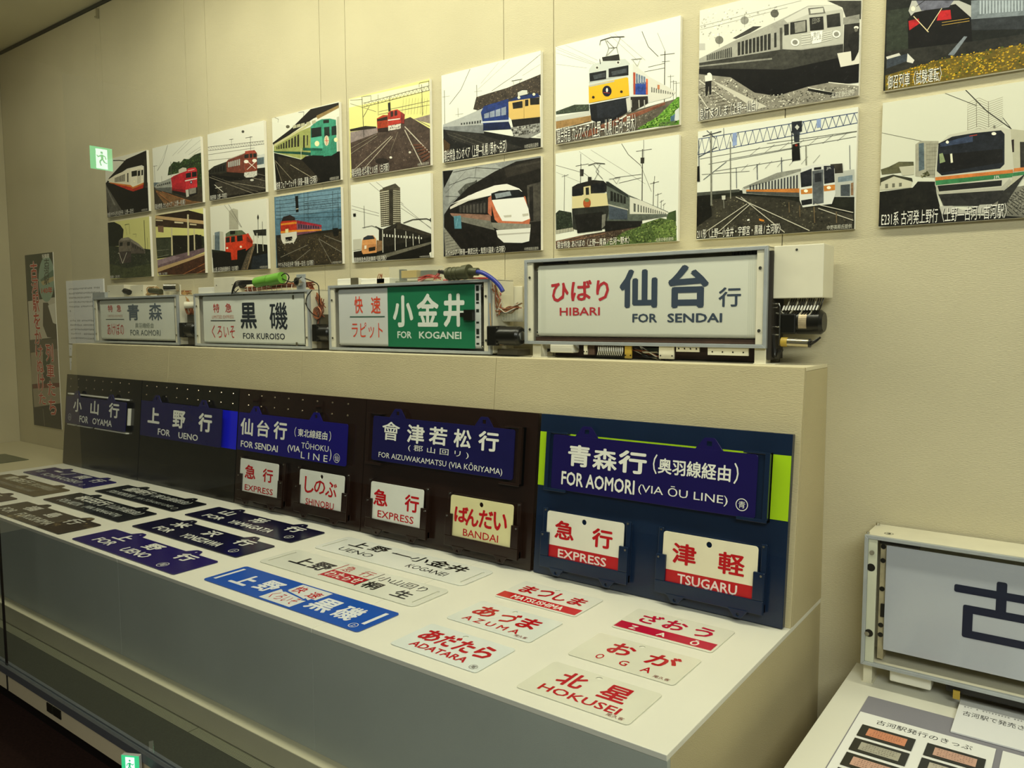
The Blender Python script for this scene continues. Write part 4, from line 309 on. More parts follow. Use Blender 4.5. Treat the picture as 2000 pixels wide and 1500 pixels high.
'b7':[('p','e6e7d8',[0,0,1000,0,1000,1000,0,1000]),('l','4a483e',4.3,[3,878,249,758,301,703]),('l','7d7b6e',2.9,[6,805,222,668]),('l','7d7b6e',2.9,[208,985,505,687]),('l','7d7b6e',2.9,[307,982,750,575]),('l','4a483e',5.8,[560,997,615,881,713,759]),('l','6a685c',4.3,[713,759,798,493]),('l','46433a',10.1,[726,913,726,188]),('l','46433a',5.8,[676,900,797,900]),('l','46433a',7.2,[814,587,812,253]),('l','46433a',5.8,[786,569,855,581]),('l','46433a',5.8,[848,471,845,235]),('l','46433a',4.3,[828,452,877,467]),('l','46433a',4.3,[874,401,871,261]),('l','46433a',4.3,[862,381,891,399]),('l','46433a',2.9,[894,369,890,274]),('l','46433a',4.3,[886,348,906,368]),('l','46433a',7.2,[225,856,220,653]),('l','46433a',5.8,[178,840,290,845]),('l','8a887c',7.2,[81,769,76,192]),('l','46433a',4.3,[57,749,115,763]),('l','46433a',4.3,[735,1001,736,785]),('l','46433a',4.3,[222,959,222,841]),('p','33302a',[216,803,249,797,246,727,216,732]),('p','33302a',[712,834,742,829,740,773,712,777]),('l','46433a',4.3,[822,638,818,565]),('l','46433a',4.3,[506,672,719,672]),('l','46433a',4.3,[543,613,719,639]),('p','2b3226',[3,377,33,406,143,369,157,184,6,166]),('s','43503a 1c221a',50,10.5,[6,377,143,369,150,200,13,198]),('p','c9c6b0',[3,199,170,214,170,182,6,158]),('p','2c2a20',[6,207,10,207,10,158,6,158]),('p','2c2a20',[20,208,24,208,24,160,20,159]),('p','2c2a20',[34,209,38,210,38,161,34,161]),('p','2c2a20',[47,211,51,211,52,162,47,162]),('p','2c2a20',[61,212,65,212,65,164,61,163]),('p','2c2a20',[75,213,79,214,79,165,75,165]),('p','2c2a20',[89,215,93,215,93,167,89,166]),('p','2c2a20',[102,216,106,216,106,168,102,168]),('p','2c2a20',[116,217,120,218,120,169,116,169]),('p','2c2a20',[129,218,134,219,134,171,130,170]),('p','2c2a20',[143,220,147,220,147,172,143,172]),('p','2c2a20',[157,221,161,221,161,173,157,173]),('p','3a4a2a',[916,271,984,292,987,189,916,197]),('p','4a5c30',[407,2,571,143,870,232,985,190,993,-17]),('p','5c7038',[800,150,985,190,986,58,849,-4]),('s','6a7c40 34401f 7f9150 46582a',240,12.8,[420,1,583,141,870,224,985,190,991,-16]),('p','4a3c30',[3,85,250,127,729,172,583,126,407,2,6,-5]),('s','6c5c4a 30261e 8a7a66',90,9.3,[20,75,250,111,693,161,420,9,20,10]),('l','8a6048',5.8,[6,52,432,125]),('l','8a6048',5.8,[6,76,250,119]),('p','5a6056',[443,635,618,488,927,284,922,241,620,214,445,248]),('p','d6d4c4',[630,464,715,422,927,277,927,262,631,297]),('p','5a5c54',[661,399,678,391,678,312,662,316]),('p','5a5c54',[693,383,703,378,704,306,693,309]),('p','5a5c54',[716,371,725,367,726,301,716,304]),('p','5a5c54',[737,361,746,357,746,297,737,299]),('p','5a5c54',[756,351,764,347,765,293,756,295]),('p','5a5c54',[774,342,782,338,783,289,775,291]),('p','5a5c54',[792,333,800,329,800,285,792,287]),('p','5a5c54',[809,325,816,321,817,281,809,283]),('p','5a5c54',[825,316,833,313,833,278,826,279]),('p','5a5c54',[841,308,848,305,849,274,842,276]),('p','5a5c54',[857,301,864,297,864,271,857,272]),('p','5a5c54',[872,293,879,290,879,267,872,269]),('p','5a5c54',[887,285,893,282,894,264,887,266]),('p','5a5c54',[901,278,908,275,908,261,902,262]),('p','2c302c',[436,644,455,641,618,488,618,458,443,604]),('p','23241f',[475,546,495,534,495,439,475,446]),('p','23241f',[501,530,521,518,522,429,502,436]),('p','23241f',[528,514,547,502,548,420,528,427]),('p','23241f',[554,498,573,486,574,410,554,417]),('p','23241f',[580,482,599,471,600,401,580,408]),('p','b9b6a6',[457,417,619,344,619,333,457,402]),('p','47505a',[463,401,613,337,613,245,464,262]),('p','23211d',[149,631,196,656,327,676,417,654,443,620,443,543,149,536]),('p','d9cc9a',[149,536,328,540,443,527,457,402,149,408]),('p','1c1d1e',[156,606,236,611,239,532,156,532]),('p','1c1d1e',[325,637,428,634,431,537,328,540]),('p','d3c694',[249,617,308,621,315,404,250,404]),('p','23241f',[266,607,294,607,297,532,269,532]),('p','a8532c',[311,444,310,427,305,413,298,402,289,396,279,394,268,398,259,407,252,420,247,435,246,452,247,468,252,483,259,493,268,500,278,501,288,497,298,488,305,476,310,460]),('p','6b7a4a',[299,476,298,471,295,466,291,462,285,460,278,460,272,462,266,465,261,470,258,476,257,482,258,488,261,492,266,496,272,498,278,498,285,496,291,493,295,488,298,482]),('p','2a2b26',[149,408,457,402,463,355,432,172,250,159,157,200]),('p','1b1a17',[170,342,419,344,407,159,197,148]),('p','7d7b70',[406,315,438,319,432,203,404,175]),('p','1a1916',[432,250,729,218,717,166,432,141]),('l','2c2a24',7.2,[288,830,353,843,429,822]),('l','2c2a24',4.3,[333,830,379,753,340,674]),('l','2c2a24',4.3,[391,828,353,757,411,671]),('l','2c2a24',4.3,[462,663,555,667]),('p','2c2a24',[286,713,317,708,317,662,286,666]),('l','2c2a24',2.9,[493,666,525,608,549,662]),('t','141210','寝台特急 あけぼの〈上野―青森 / 古河～野木〉',[20,77,634,-50],0.05),('t','eeeadc','寝台特急 あけぼの〈上野―青森 / 古河～野木〉',[17,80,631,-47],0.015),('t','c8c6b6','北原定泰氏提供',[837,39,970,-3],0),],
'b8':[('p','e6e6d6',[0,0,1000,0,1000,1000,0,1000]),('p','1f2018',[-9,414,280,422,684,350,996,264,1001,-8,-8,4]),('p','39362c',[-2,349,292,373,580,305,989,122,992,0,-5,11]),('s','55503f 23211a 6d6752',180,10.4,[10,332,293,358,580,290,989,108,991,7,2,19]),('p','16150f',[-13,431,93,432,108,208,-9,109]),('p','4a4c44',[-9,438,292,428,292,404,-5,406]),('l','39486a',7.1,[3,930,1000,954]),('l','39486a',7.1,[-1,788,1002,870]),('l','39486a',4.3,[-1,788,29,930,50,792]),('l','39486a',4.3,[50,792,79,932,101,796]),('l','39486a',4.3,[101,796,129,933,151,800]),('l','39486a',4.3,[151,800,179,934,200,804]),('l','39486a',4.3,[200,804,227,935,249,808]),('l','39486a',4.3,[249,808,276,936,297,812]),('l','39486a',4.3,[297,812,323,938,345,816]),('l','39486a',4.3,[345,816,371,939,392,820]),('l','39486a',4.3,[392,820,417,940,439,824]),('l','39486a',4.3,[439,824,463,941,485,828]),('l','39486a',4.3,[485,828,509,942,531,831]),('l','39486a',4.3,[531,831,554,943,576,835]),('l','39486a',4.3,[576,835,599,944,621,839]),('l','39486a',4.3,[621,839,643,945,665,842]),('l','39486a',4.3,[665,842,687,946,709,846]),('l','39486a',4.3,[709,846,730,947,752,849]),('l','39486a',4.3,[752,849,773,949,795,853]),('l','39486a',4.3,[795,853,815,950,837,856]),('l','39486a',4.3,[837,856,857,951,879,860]),('l','39486a',4.3,[879,860,898,952,920,863]),('l','39486a',4.3,[920,863,939,953,961,866]),('l','39486a',4.3,[961,866,980,954,1002,870]),('p','8fa0c8',[239,938,267,940,269,825,240,822]),('p','8fa0c8',[765,948,790,950,792,878,767,876]),('l','55564e',3.6,[17,745,998,800]),('l','55564e',3.6,[219,710,995,759]),('l','55564e',3.6,[78,687,677,733]),('l','55564e',3.6,[127,616,627,640]),('l','55564e',3.6,[31,600,357,579]),('l','55564e',3.6,[464,803,998,803]),('l','55564e',2.9,[355,717,421,781]),('l','55564e',2.9,[301,588,345,642]),('l','55564e',2.9,[449,722,513,785]),('l','55564e',2.9,[379,588,423,643]),('l','55564e',2.9,[541,726,603,789]),('l','55564e',2.9,[457,587,499,644]),('l','55564e',2.9,[631,730,692,792]),('l','55564e',2.9,[532,587,574,644]),('l','55564e',2.9,[718,735,778,796]),('l','55564e',2.9,[607,587,648,645]),('l','55564e',2.9,[804,739,863,799]),('l','55564e',2.9,[680,586,720,645]),('l','55564e',2.9,[889,743,946,803]),('l','55564e',2.9,[752,586,791,646]),('l','3f4650',7.1,[5,763,136,834]),('l','3f4650',5.7,[44,550,202,690]),('l','7d7c6e',15.7,[92,983,103,304]),('l','7d7c6e',10,[225,864,234,350]),('l','3f4650',8.6,[7,921,14,555]),('l','3f4650',4.3,[178,997,181,918]),('l','3f4650',7.1,[404,633,408,495]),('l','3f4650',7.1,[558,666,562,531]),('l','7d7c6e',10,[706,743,711,574]),('l','3f4650',5.7,[268,624,273,438]),('l','3f4650',4.3,[960,695,967,496]),('l','2c3038',7.1,[33,948,163,969]),('l','2c3038',5.7,[63,997,123,914]),('p','23262c',[616,958,678,955,680,864,618,865]),('p','c9c9bc',[649,929,664,904,651,882,636,909]),('p','2c3036',[628,875,665,868,666,779,635,785]),('p','12120f',[625,765,666,772,675,624,627,622]),('p','8a2c20',[656,752,656,749,655,746,653,744,651,743,648,743,645,744,643,746,641,749,640,752,640,755,640,758,641,761,643,763,645,764,648,764,650,763,653,761,655,758,656,755]),('l','12120f',5.7,[617,877,627,617]),('p','15140f',[-8,678,16,682,20,538,-2,538]),('p','77705a',[529,1102,556,1099,556,1082,529,1085]),('p','b9bab0',[854,485,991,492,996,264,868,281]),('p','7d8c94',[900,442,982,448,983,401,900,399]),('p','3a372e',[853,557,922,553,928,473,864,476]),('p','8a6a4c',[974,381,988,386,990,279,976,281]),('p','4a5054',[916,375,969,374,971,274,918,282]),('p','c9c9bd',[309,433,359,457,681,549,684,380,675,307,315,386]),('p','8d8d82',[314,440,533,536,681,549,681,527,326,423]),('p','c07838',[337,417,673,381,676,344,337,401]),('p','4a4c48',[337,401,676,344,677,307,338,383]),('p','3c3e40',[359,449,369,450,370,409,360,410]),('p','3c3e40',[379,452,389,454,390,408,380,408]),('p','3c3e40',[399,455,409,457,410,406,400,407]),('p','3c3e40',[419,459,429,460,430,404,420,405]),('p','3c3e40',[439,462,449,463,450,402,440,403]),('p','3c3e40',[459,465,469,467,470,400,460,401]),('p','3c3e40',[479,468,489,470,490,398,480,399]),('p','3c3e40',[499,471,508,473,510,396,500,397]),('p','3c3e40',[518,475,528,476,529,395,519,395]),('p','3c3e40',[538,478,547,479,549,393,539,394]),('p','3c3e40',[557,481,567,482,568,391,558,392]),('p','3c3e40',[576,484,586,486,587,389,578,390]),('p','3c3e40',[595,487,605,489,607,387,597,388]),('p','3c3e40',[614,490,624,492,626,385,616,386]),('p','3c3e40',[633,493,643,495,645,384,635,385]),('p','3c3e40',[652,496,662,498,664,382,654,383]),('p','dcdcd2',[674,337,681,549,742,569,843,559,878,517,888,307,869,223,779,220,697,215,677,277]),('p','23252a',[677,513,745,539,749,392,684,387]),('p','23252a',[815,549,875,542,882,402,821,396]),('p','5c6062',[748,517,814,520,821,236,757,230]),('p','2a2c30',[762,492,804,496,806,420,765,418]),('p','1c1d1f',[758,544,801,544,802,522,758,522]),('p','c98038',[682,368,751,373,752,326,685,328]),('p','c98038',[818,382,884,383,885,336,821,334]),('p','fff8dc',[726,352,725,347,723,344,721,341,717,340,713,340,710,341,706,344,703,347,701,351,701,355,701,359,703,362,706,365,709,366,713,367,717,365,720,363,723,360,725,356]),('p','fff8dc',[861,360,860,356,859,353,856,350,853,349,849,349,845,350,842,352,839,355,837,359,837,363,837,367,839,371,841,373,845,375,848,375,852,374,856,371,858,368,860,364]),('p','1e1f20',[686,276,752,282,753,238,692,231]),('t','b9bab6','JR',[831,535,860,510],0),('l','c3bdaa',7.1,[345,289,62,62]),('l','c3bdaa',7.1,[362,280,152,53]),('l','c3bdaa',7.1,[270,361,742,11]),('l','c3bdaa',7.1,[304,356,590,10]),('l','c3bdaa',7.1,[769,236,993,136]),('l','c3bdaa',7.1,[790,196,995,71]),('l','6a5a40',8.6,[612,270,616,180]),('l','6a5a40',8.6,[678,232,682,135]),('l','6a5a40',10,[765,214,771,74]),('l','6a5a40',8.6,[896,155,900,60]),('p','c9c7b8',[174,385,200,384,200,347,177,347]),('l','a09e90',4.3,[188,348,192,269]),('p','d0822c',[425,149,458,133,459,119,429,129]),('p','f0eee2',[347,147,361,152,366,139,350,137]),('t','141210','211形〈上野―小金井・宇都宮・黒磯 / 古河駅〉',[9,91,567,-40],0.05),('t','eeeadc','211形〈上野―小金井・宇都宮・黒磯 / 古河駅〉',[7,94,564,-37],0.015),('t','c8c6b6','中野英照氏提供',[845,44,987,1],0),],
'b9':[('p','dcdbc6',[0,0,1000,0,1000,1000,0,1000]),('l','a29e88',3.7,[429,901,483,927,528,885,594,907]),('l','a29e88',3.7,[429,884,483,910,528,868,594,892]),('l','a29e88',3.7,[430,867,483,892,529,851,595,877]),('l','a29e88',3.7,[430,850,484,875,529,834,595,861]),('l','a29e88',3.7,[431,833,484,857,530,818,596,846]),('l','a29e88',3.7,[431,816,485,840,530,801,596,831]),('l','a29e88',3.7,[432,799,485,822,531,784,597,815]),('l','a29e88',3.7,[432,782,486,805,531,767,597,800]),('l','a29e88',3.7,[433,765,486,787,531,751,598,785]),('l','a29e88',3.7,[433,748,487,770,532,734,598,769]),('l','a29e88',3.7,[433,731,487,752,532,717,598,754]),('l','a29e88',3.7,[434,714,488,735,533,700,599,739]),('l','a29e88',3.7,[434,697,488,717,533,684,599,723]),('l','a29e88',3.7,[435,680,489,700,534,667,600,708]),('p','b5b19c',[430,907,438,698,434,698]),('l','8a8672',3.7,[471,917,478,709]),('l','8a8672',3.7,[528,891,535,697]),('l','4a483c',3.7,[311,1007,472,872]),('l','33322a',6.2,[411,1013,521,822,640,663]),('l','7d7b6a',3.7,[0,762,209,657]),('l','33322a',3.7,[598,754,640,663]),('p','aaa692',[179,636,205,658,296,640,303,352,185,384]),('p','5c6a70',[196,639,222,641,230,431,202,422]),('l','77735f',2.5,[236,625,296,620]),('l','77735f',2.5,[236,632,242,375]),('l','77735f',2.5,[237,595,297,591]),('l','77735f',2.5,[243,630,250,374]),('l','77735f',2.5,[237,566,298,562]),('l','77735f',2.5,[251,629,258,373]),('l','77735f',2.5,[238,536,298,532]),('l','77735f',2.5,[259,627,265,372]),('l','77735f',2.5,[239,506,299,503]),('l','77735f',2.5,[267,626,273,370]),('l','77735f',2.5,[239,477,300,473]),('l','77735f',2.5,[275,624,281,369]),('l','77735f',2.5,[240,447,301,444]),('l','77735f',2.5,[282,623,289,368]),('l','77735f',2.5,[241,417,301,414]),('l','77735f',2.5,[290,621,297,367]),('l','77735f',2.5,[242,387,302,385]),('l','77735f',2.5,[298,620,304,366]),('p','5c5a40',[2,468,44,482,97,514,173,501,178,426,8,425]),('p','c2bea6',[98,473,177,470,178,399,118,401]),('p','3a3a2c',[-1,399,68,416,168,373,173,345,1,336]),('p','c9c5ac',[5,363,73,401,168,346,165,298,2,301]),('p','6a6858',[28,346,43,346,44,312,29,311]),('p','6a6858',[65,345,79,345,80,313,66,313]),('p','6a6858',[101,344,116,344,116,315,102,314]),('s','6e6c48 4a4a30',20,10,[207,394,250,414,259,372,216,372]),('p','1b1a14',[0,287,174,297,199,341,286,328,297,232,327,67,623,20,1077,101,1084,-117,-1,7]),('p','7d7a6c',[557,132,680,231,1071,283,1083,-80,543,42]),('l','33312a',5,[574,91,584,27]),('l','33312a',5,[585,101,611,26]),('l','33312a',5,[596,111,637,25]),('l','33312a',5,[606,122,664,24]),('l','33312a',5,[617,132,690,23]),('l','33312a',5,[628,142,716,22]),('l','33312a',5,[638,152,742,21]),('l','33312a',5,[649,162,768,20]),('l','33312a',5,[660,173,794,19]),('l','33312a',5,[670,183,819,17]),('l','33312a',5,[681,193,844,16]),('l','33312a',5,[691,203,870,15]),('l','33312a',5,[702,213,894,14]),('l','33312a',5,[712,222,919,13]),('l','33312a',5,[722,232,944,12]),('l','33312a',5,[733,242,968,11]),('s','9a9686 4a483e',60,9,[581,116,703,215,724,22,599,36]),('p','bdb9a0',[632,665,1064,499,1070,307,701,291,650,197,634,186]),('p','2a1f18',[640,581,654,584,657,489,643,491]),('p','33302a',[681,560,701,556,707,354,690,344]),('p','3a7a4a',[653,337,1068,355,1069,331,654,311]),('p','cf7a3a',[652,369,1068,379,1068,355,653,343]),('p','2c2b26',[603,191,678,282,715,327,636,122,583,38]),('p','cbc8b4',[285,395,292,608,345,677,461,693,597,685,636,657,660,361,651,273,618,214,306,231,287,301]),('p','1d2026',[293,407,296,620,363,660,461,667,593,662,610,631,616,407,597,378,319,370]),('p','3a4660',[305,619,462,654,463,602,305,592]),('p','12110f',[307,532,605,524,608,421,310,391]),('p','8d9a70',[302,539,319,543,334,474,307,465]),('p','e8e4c8',[356,530,366,531,372,461,361,460]),('p','fff6e0',[348,621,347,618,346,614,345,612,343,611,340,611,338,612,336,614,334,617,333,620,332,624,333,628,334,631,335,633,337,634,340,635,342,634,344,631,346,628,347,625]),('p','fff6e0',[572,641,571,638,570,635,567,633,564,632,561,632,558,633,554,635,552,638,550,642,550,646,550,649,551,652,554,654,557,655,560,655,564,654,567,651,569,648,571,645]),('l','c0442c',5,[446,648,482,650]),('p','cf7a3a',[287,361,656,362,657,336,288,335]),('p','3a7a4a',[288,335,657,336,654,305,291,298]),('t','d8d6c8','JR',[567,327,598,301],0),('p','23221e',[298,293,608,290,607,248,306,247]),('p','b5b2a0',[292,294,300,292,310,241,608,239,643,300,651,273,618,214,306,225]),('p','2c2b27',[306,225,618,212,596,140,558,106,334,134]),('p','b9b6a8',[313,130,377,128,428,89,494,85,509,119,569,117,551,55,327,67]),('p','8a8778',[557,706,566,704,567,682,557,684]),('t','141210','E231系 古河発上野行〈上野―古河 / 古河駅〉',[17,115,639,-51],0.05),('t','eeeadc','E231系 古河発上野行〈上野―古河 / 古河駅〉',[15,118,637,-48],0.015),],
'poster':[('p','3a3a2c',[0,0,1000,0,1000,1000,0,1000]),('p','2f3a2a',[50,1000,1049,998,1008,751,578,737,27,741]),('p','c9c2ae',[30,732,1057,750,1009,526,25,505]),('p','4a4438',[572,721,749,720,1030,590,1007,518,659,525,528,590]),('p','dcd8c8',[744,704,1022,718,993,598,887,606]),('p','5a5444',[25,505,1056,518,1052,429,25,429]),('p','3a4a34',[506,450,736,451,699,336,464,325]),('p','a89c84',[25,429,478,441,416,257,-14,242]),('p','8a7f6a',[736,451,1048,462,1015,267,700,262]),('p','6a2c20',[29,242,1001,267,998,242,31,217]),('p','9a907a',[31,217,1018,243,1004,136,43,97]),('p','191712',[35,106,1038,153,1017,6,9,-2]),('l','8a8672',5.3,[364,105,393,4]),('p','8fa894',[1020,850,1004,822,975,795,935,771,884,751,827,736,764,727,700,724,638,728,581,738,532,754,494,775,468,800,456,828,459,857,476,886,506,913,549,937,601,956,660,971,723,979,786,981,847,977,902,966,949,950,986,930,1011,905,1023,878]),('p','5c7a66',[524,852,983,902,1017,886,1017,854,559,835]),('p','b9a878',[535,840,996,866,1003,842,605,818]),('t','e9e5d6','祝開業',[624,996,882,969],0.03),('t','2c3a30','古',[686,969,870,920],0.02),('t','2c3a30','河',[670,920,854,870],0.02),('t','2c3a30','駅',[653,870,838,821],0.02),('t','c0442c','140年',[540,809,931,771],0.03),('t','e9e2d2','古',[170,962,443,858],0.07),('t','b8321e','古',[185,959,429,860],0.02),('t','e9e2d2','河',[175,863,452,770],0.07),('t','b8321e','河',[190,860,438,773],0.02),('t','e9e2d2','駅',[184,774,455,665],0.07),('t','b8321e','駅',[199,771,441,667],0.02),('t','e9e2d2','を',[186,667,460,566],0.07),('t','b8321e','を',[201,665,446,568],0.02),('t','e9e2d2','か',[191,567,470,479],0.07),('t','b8321e','か',[206,565,455,482],0.02),('t','e9e2d2','け',[200,479,482,401],0.07),('t','b8321e','け',[215,477,467,403],0.02),('t','e9e2d2','ぬ',[212,400,492,313],0.07),('t','b8321e','ぬ',[227,397,477,316],0.02),('t','e9e2d2','け',[222,311,494,205],0.07),('t','b8321e','け',[237,309,479,207],0.02),('t','e9e2d2','た',[224,202,507,128],0.07),('t','b8321e','た',[239,199,492,130],0.02),('t','e9e2d2','列',[571,490,859,382],0.07),('t','b8321e','列',[586,487,845,384],0.02),('t','e9e2d2','車',[568,374,863,284],0.07),('t','b8321e','車',[583,372,848,286],0.02),('t','e9e2d2','た',[571,275,866,186],0.07),('t','b8321e','た',[586,272,852,188],0.02),('t','e9e2d2','ち',[574,175,865,75],0.07),('t','b8321e','ち',[589,173,851,77],0.02),],
}
# ================================================================== THE SETTING
XL,XR=-1.985,5.4; GY=-1.121; CZ=3.012
b=MB().box(XL-.1,XR,.02,.12,0,CZ+.05); wb=structure(b.build('wall_back',M_DARKGAP))
seams=[XL,-.707,.083,.25,1.035,1.185,1.953,2.15,2.88,3.95,4.7,XR]
for a,c in zip(seams,seams[1:]):
    MB().box(a+.0012,c-.0012,0,.02,.0,CZ-.022).build('wall_panel',M_WALL,wb,bevel=.0008)
structure(MB().box(XL-.1,XL,GY-1.5,.0,0,CZ).build('wall_left',M_WALL))
structure(MB().box(XL-.1,XR,-4.5,.12,CZ,CZ+.08).build('ceiling',M_CEIL))
structure(MB().box(XL,XR,-.004,.019,CZ-.02,CZ-.002).build('shadow_gap',M_DARKGAP))  # dark strip stands for the shade in the gap under the ceiling
M_FLOOR=mat('dark_brown_carpet','33231c',.95,0,.25,120,.6,700,spec=.1)
structure(MB().box(XL-.1,XR+.5,-4.5,-1.0,-.05,0).build('floor',M_FLOOR))
structure(MB().box(XL-.1,XR,GY+.0881,GY+.1,0,.14).build('baseboard_front',mat('black_skirting','15110d',.5)))
M_LOW=mat('glossy_beige_facing','d8cca6',.3,0,.03,5,spec=.5)
lw=structure(MB().box(XL-.1,XR,GY,GY+.088,.1375,.2005).build('wall_front',M_LOW))
# header that closes the case above the glass, out of view
structure(MB().box(XL-.1,XR,GY-.03,GY+.04,2.72,CZ).build('wall_header',M_CEIL))
# case floor: sill, grille bed, ledge
M_SILL=mat('dark_sill_carpet','3f4238',.9,0,.12,200,.3,600,spec=.15)
structure(MB().box(XL,XR,-1.108,-1.0047,.19,.2265).build('trim_2',M_SILL))
# perforated metal strips
def grille_mat():
    m=mat('perforated_metal','85876f',.5,.2); nt=m.node_tree; b_=nt.nodes['Principled BSDF']; tc=nt.nodes.new('ShaderNodeTexCoord')
    mp=nt.nodes.new('ShaderNodeVectorMath'); mp.operation='SCALE'; mp.inputs['Scale'].default_value=1/.0042; nt.links.new(tc.outputs['Object'],mp.inputs[0])
    fr=nt.nodes.new('ShaderNodeVectorMath'); fr.operation='FRACTION'; nt.links.new(mp.outputs[0],fr.inputs[0])
    sb=nt.nodes.new('ShaderNodeVectorMath'); sb.operation='SUBTRACT'; sb.inputs[1].default_value=(.5,.5,0); nt.links.new(fr.outputs[0],sb.inputs[0])
    mu=nt.nodes.new('ShaderNodeVectorMath'); mu.operation='MULTIPLY'; mu.inputs[1].default_value=(1,1,0); nt.links.new(sb.outputs[0],mu.inputs[0])
    ln=nt.nodes.new('ShaderNodeVectorMath'); ln.operation='LENGTH'; nt.links.new(mu.outputs[0],ln.inputs[0])
    lt=nt.nodes.new('ShaderNodeMath'); lt.operation='LESS_THAN'; lt.inputs[1].default_value=.3; nt.links.new(ln.outputs['Value'],lt.inputs[0])
    mx=nt.nodes.new('ShaderNodeMix'); mx.data_type='RGBA'; mx.inputs[6].default_value=(*lin('85876f'),1); mx.inputs[7].default_value=(*lin('2a2a20'),1)
    nt.links.new(lt.outputs[0],mx.inputs[0]); nt.links.new(mx.outputs[2],b_.inputs['Base Color']); return m
M_GR=grille_mat()
gt=thing('floor_grille','long perforated grey metal vent strip in the case floor before the plinth','grille',(1.3,-.99,.2))
for i,(a,c) in enumerate(((XL,-.62),(-.62,.58),(.58,1.62),(1.62,2.66),(2.66,XR))):
    MB().box(a-1.3+.0015,c-1.3-.0015,-.0147,.0197,0,.0265).build('grille_panel',M_GR,gt)
# light ledge under the plinth front
structure(MB().box(XL,XR,-.970,-.9225,.19,.2912).build('trim_3',mat('ledge_paint','c9c4a6',.6,0,.03,8),bevel=.002))
structure(MB().box(XL,XR,-.9220,0,.185,.19).build('trim_4',M_SILL))
# metal rail at the foot of the glass
M_RAIL=mat('grey_rail','7c8286',.35,.6,.05,30)
rl=MB(); rl.prism([(GY-.012,.2005),(GY+.013,.2005),(GY+.013,.2265),(GY+.004,.2265),(GY+.004,.2215),(GY-.004,.2215),(GY-.004,.2265),(GY-.012,.2245)],XL,XR,'x'); structure(rl.build('trim_5',M_RAIL))
# glass panes with a dark joint
def glass_mat():
    m=bpy.data.materials.new('display_glass'); m.use_nodes=True; nt=m.node_tree; nt.nodes.clear()
    out=nt.nodes.new('ShaderNodeOutputMaterial'); tr=nt.nodes.new('ShaderNodeBsdfTransparent'); tr.inputs[0].default_value=(.975,.99,.975,1)
    gl=nt.nodes.new('ShaderNodeBsdfGlossy'); gl.inputs['Roughness'].default_value=.0
    fr=nt.nodes.new('ShaderNodeFresnel'); fr.inputs['IOR'].default_value=1.5; ge=nt.nodes.new('ShaderNodeNewGeometry')
    s1=nt.nodes.new('ShaderNodeMath'); s1.operation='SUBTRACT'; s1.inputs[0].default_value=1; nt.links.new(ge.outputs['Backfacing'],s1.inputs[1])
    m1=nt.nodes.new('ShaderNodeMath'); m1.operation='MULTIPLY'; nt.links.new(fr.outputs[0],m1.inputs[0]); nt.links.new(s1.outputs[0],m1.inputs[1])
    m2=nt.nodes.new('ShaderNodeMath'); m2.operation='MULTIPLY'; m2.inputs[1].default_value=1.6; m2.use_clamp=True; nt.links.new(m1.outputs[0],m2.inputs[0])
    mx=nt.nodes.new('ShaderNodeMixShader'); nt.links.new(m2.outputs[0],mx.inputs[0]); nt.links.new(tr.outputs[0],mx.inputs[1]); nt.links.new(gl.outputs[0],mx.inputs[2]); nt.links.new(mx.outputs[0],out.inputs[0]); return m
M_GLASS=glass_mat()
JX=.742
structure(MB().box(XL,JX-.002,GY-.003,GY+.003,.2217,2.8).build('window_1',M_GLASS))
structure(MB().box(JX+.002,XR,GY-.003,GY+.003,.2217,2.8).build('window_2',M_GLASS))
structure(MB().box(JX-.002,JX+.002,GY-.0035,GY+.0035,.139,2.8).build('trim_6',mat('black_silicone','0c0b08',.5)))
# two small dark plates low on the facing
vt=thing('dark_plate_pair','pair of small dark plates on the beige facing below the glass','outlet',(1.1,GY-.001,.17))
for x0,x1 in ((-.065,-.028),(-.022,.028)): MB().box(x0,x1,-.003,.0,-.012,.016).build('cover_plate',mat('dark_plate','1d1f16',.3),vt,bevel=.001)

# ================================================================== PLINTH, RISER
ZT=.604; ZS=1.2305; YF=-.9356; PX0,PX1=-.754,3.006
mods=[PX0,.188,1.128,2.068,PX1]
pl=thing('display_plinth','long low white-topped plinth with grey cloth front holding the plates','plinth',(1.1,-.47,.2915))
def rel(o,t): o.matrix_parent_inverse=Matrix.Translation(-Vector(t.location)); return o
for a,c in zip(mods,mods[1:]):
    rel(MB().box(a+.0006,c-.0006,YF,-.0005,ZT-.012,ZT).build('top_board',M_TOP,pl,bevel=.0012),pl)
    rel(MB().box(a+.0005,c-.0005,YF+.0015,YF+.014,.2915,ZT-.0125).build('front_panel',M_FACE,pl,bevel=.0006),pl)
rel(MB().box(PX1-.012,PX1-.0008,YF+.015,-.001,.21,ZT-.0125).build('side_panel',M_CLOTH,pl),pl)
rel(MB().box(PX0+.0008,PX0+.012,YF+.015,-.001,.21,ZT-.0125).build('side_panel',M_CLOTH,pl),pl)
YSF,YSB=-.1976,-.2581
rs=thing('riser_shelf','beige cloth riser behind the plates carrying the four roll sign boxes','shelf',(1.1,-.1,ZT))
for a,c in zip(mods,mods[1:]):
    m=MB(); m.prism([(YSB,ZT),(YSB+.012,ZT),(YSF+.012,ZS-.0005),(YSF,ZS-.0005)],a+.0008,c-.0008,'x'); rel(m.build('front_panel',M_CLOTH,rs,bevel=.0012),rs)
    rel(MB().box(a+.0008,c-.0008,YSF+.013,-.0005,ZS-.01,ZS).build('top_board',mat('riser_top','d8cfae',.7),rs,bevel=.001),rs)
for x in (PX0,PX1-.012):
    m=MB(); m.prism([(YSB+.0125,ZT+.0005),(-.001,ZT+.0005),(-.001,ZS-.0105),(YSF+.0125,ZS-.0105)],x+.0008,x+.0118,'x'); rel(m.build('side_panel',M_CLOTH,rs),rs)
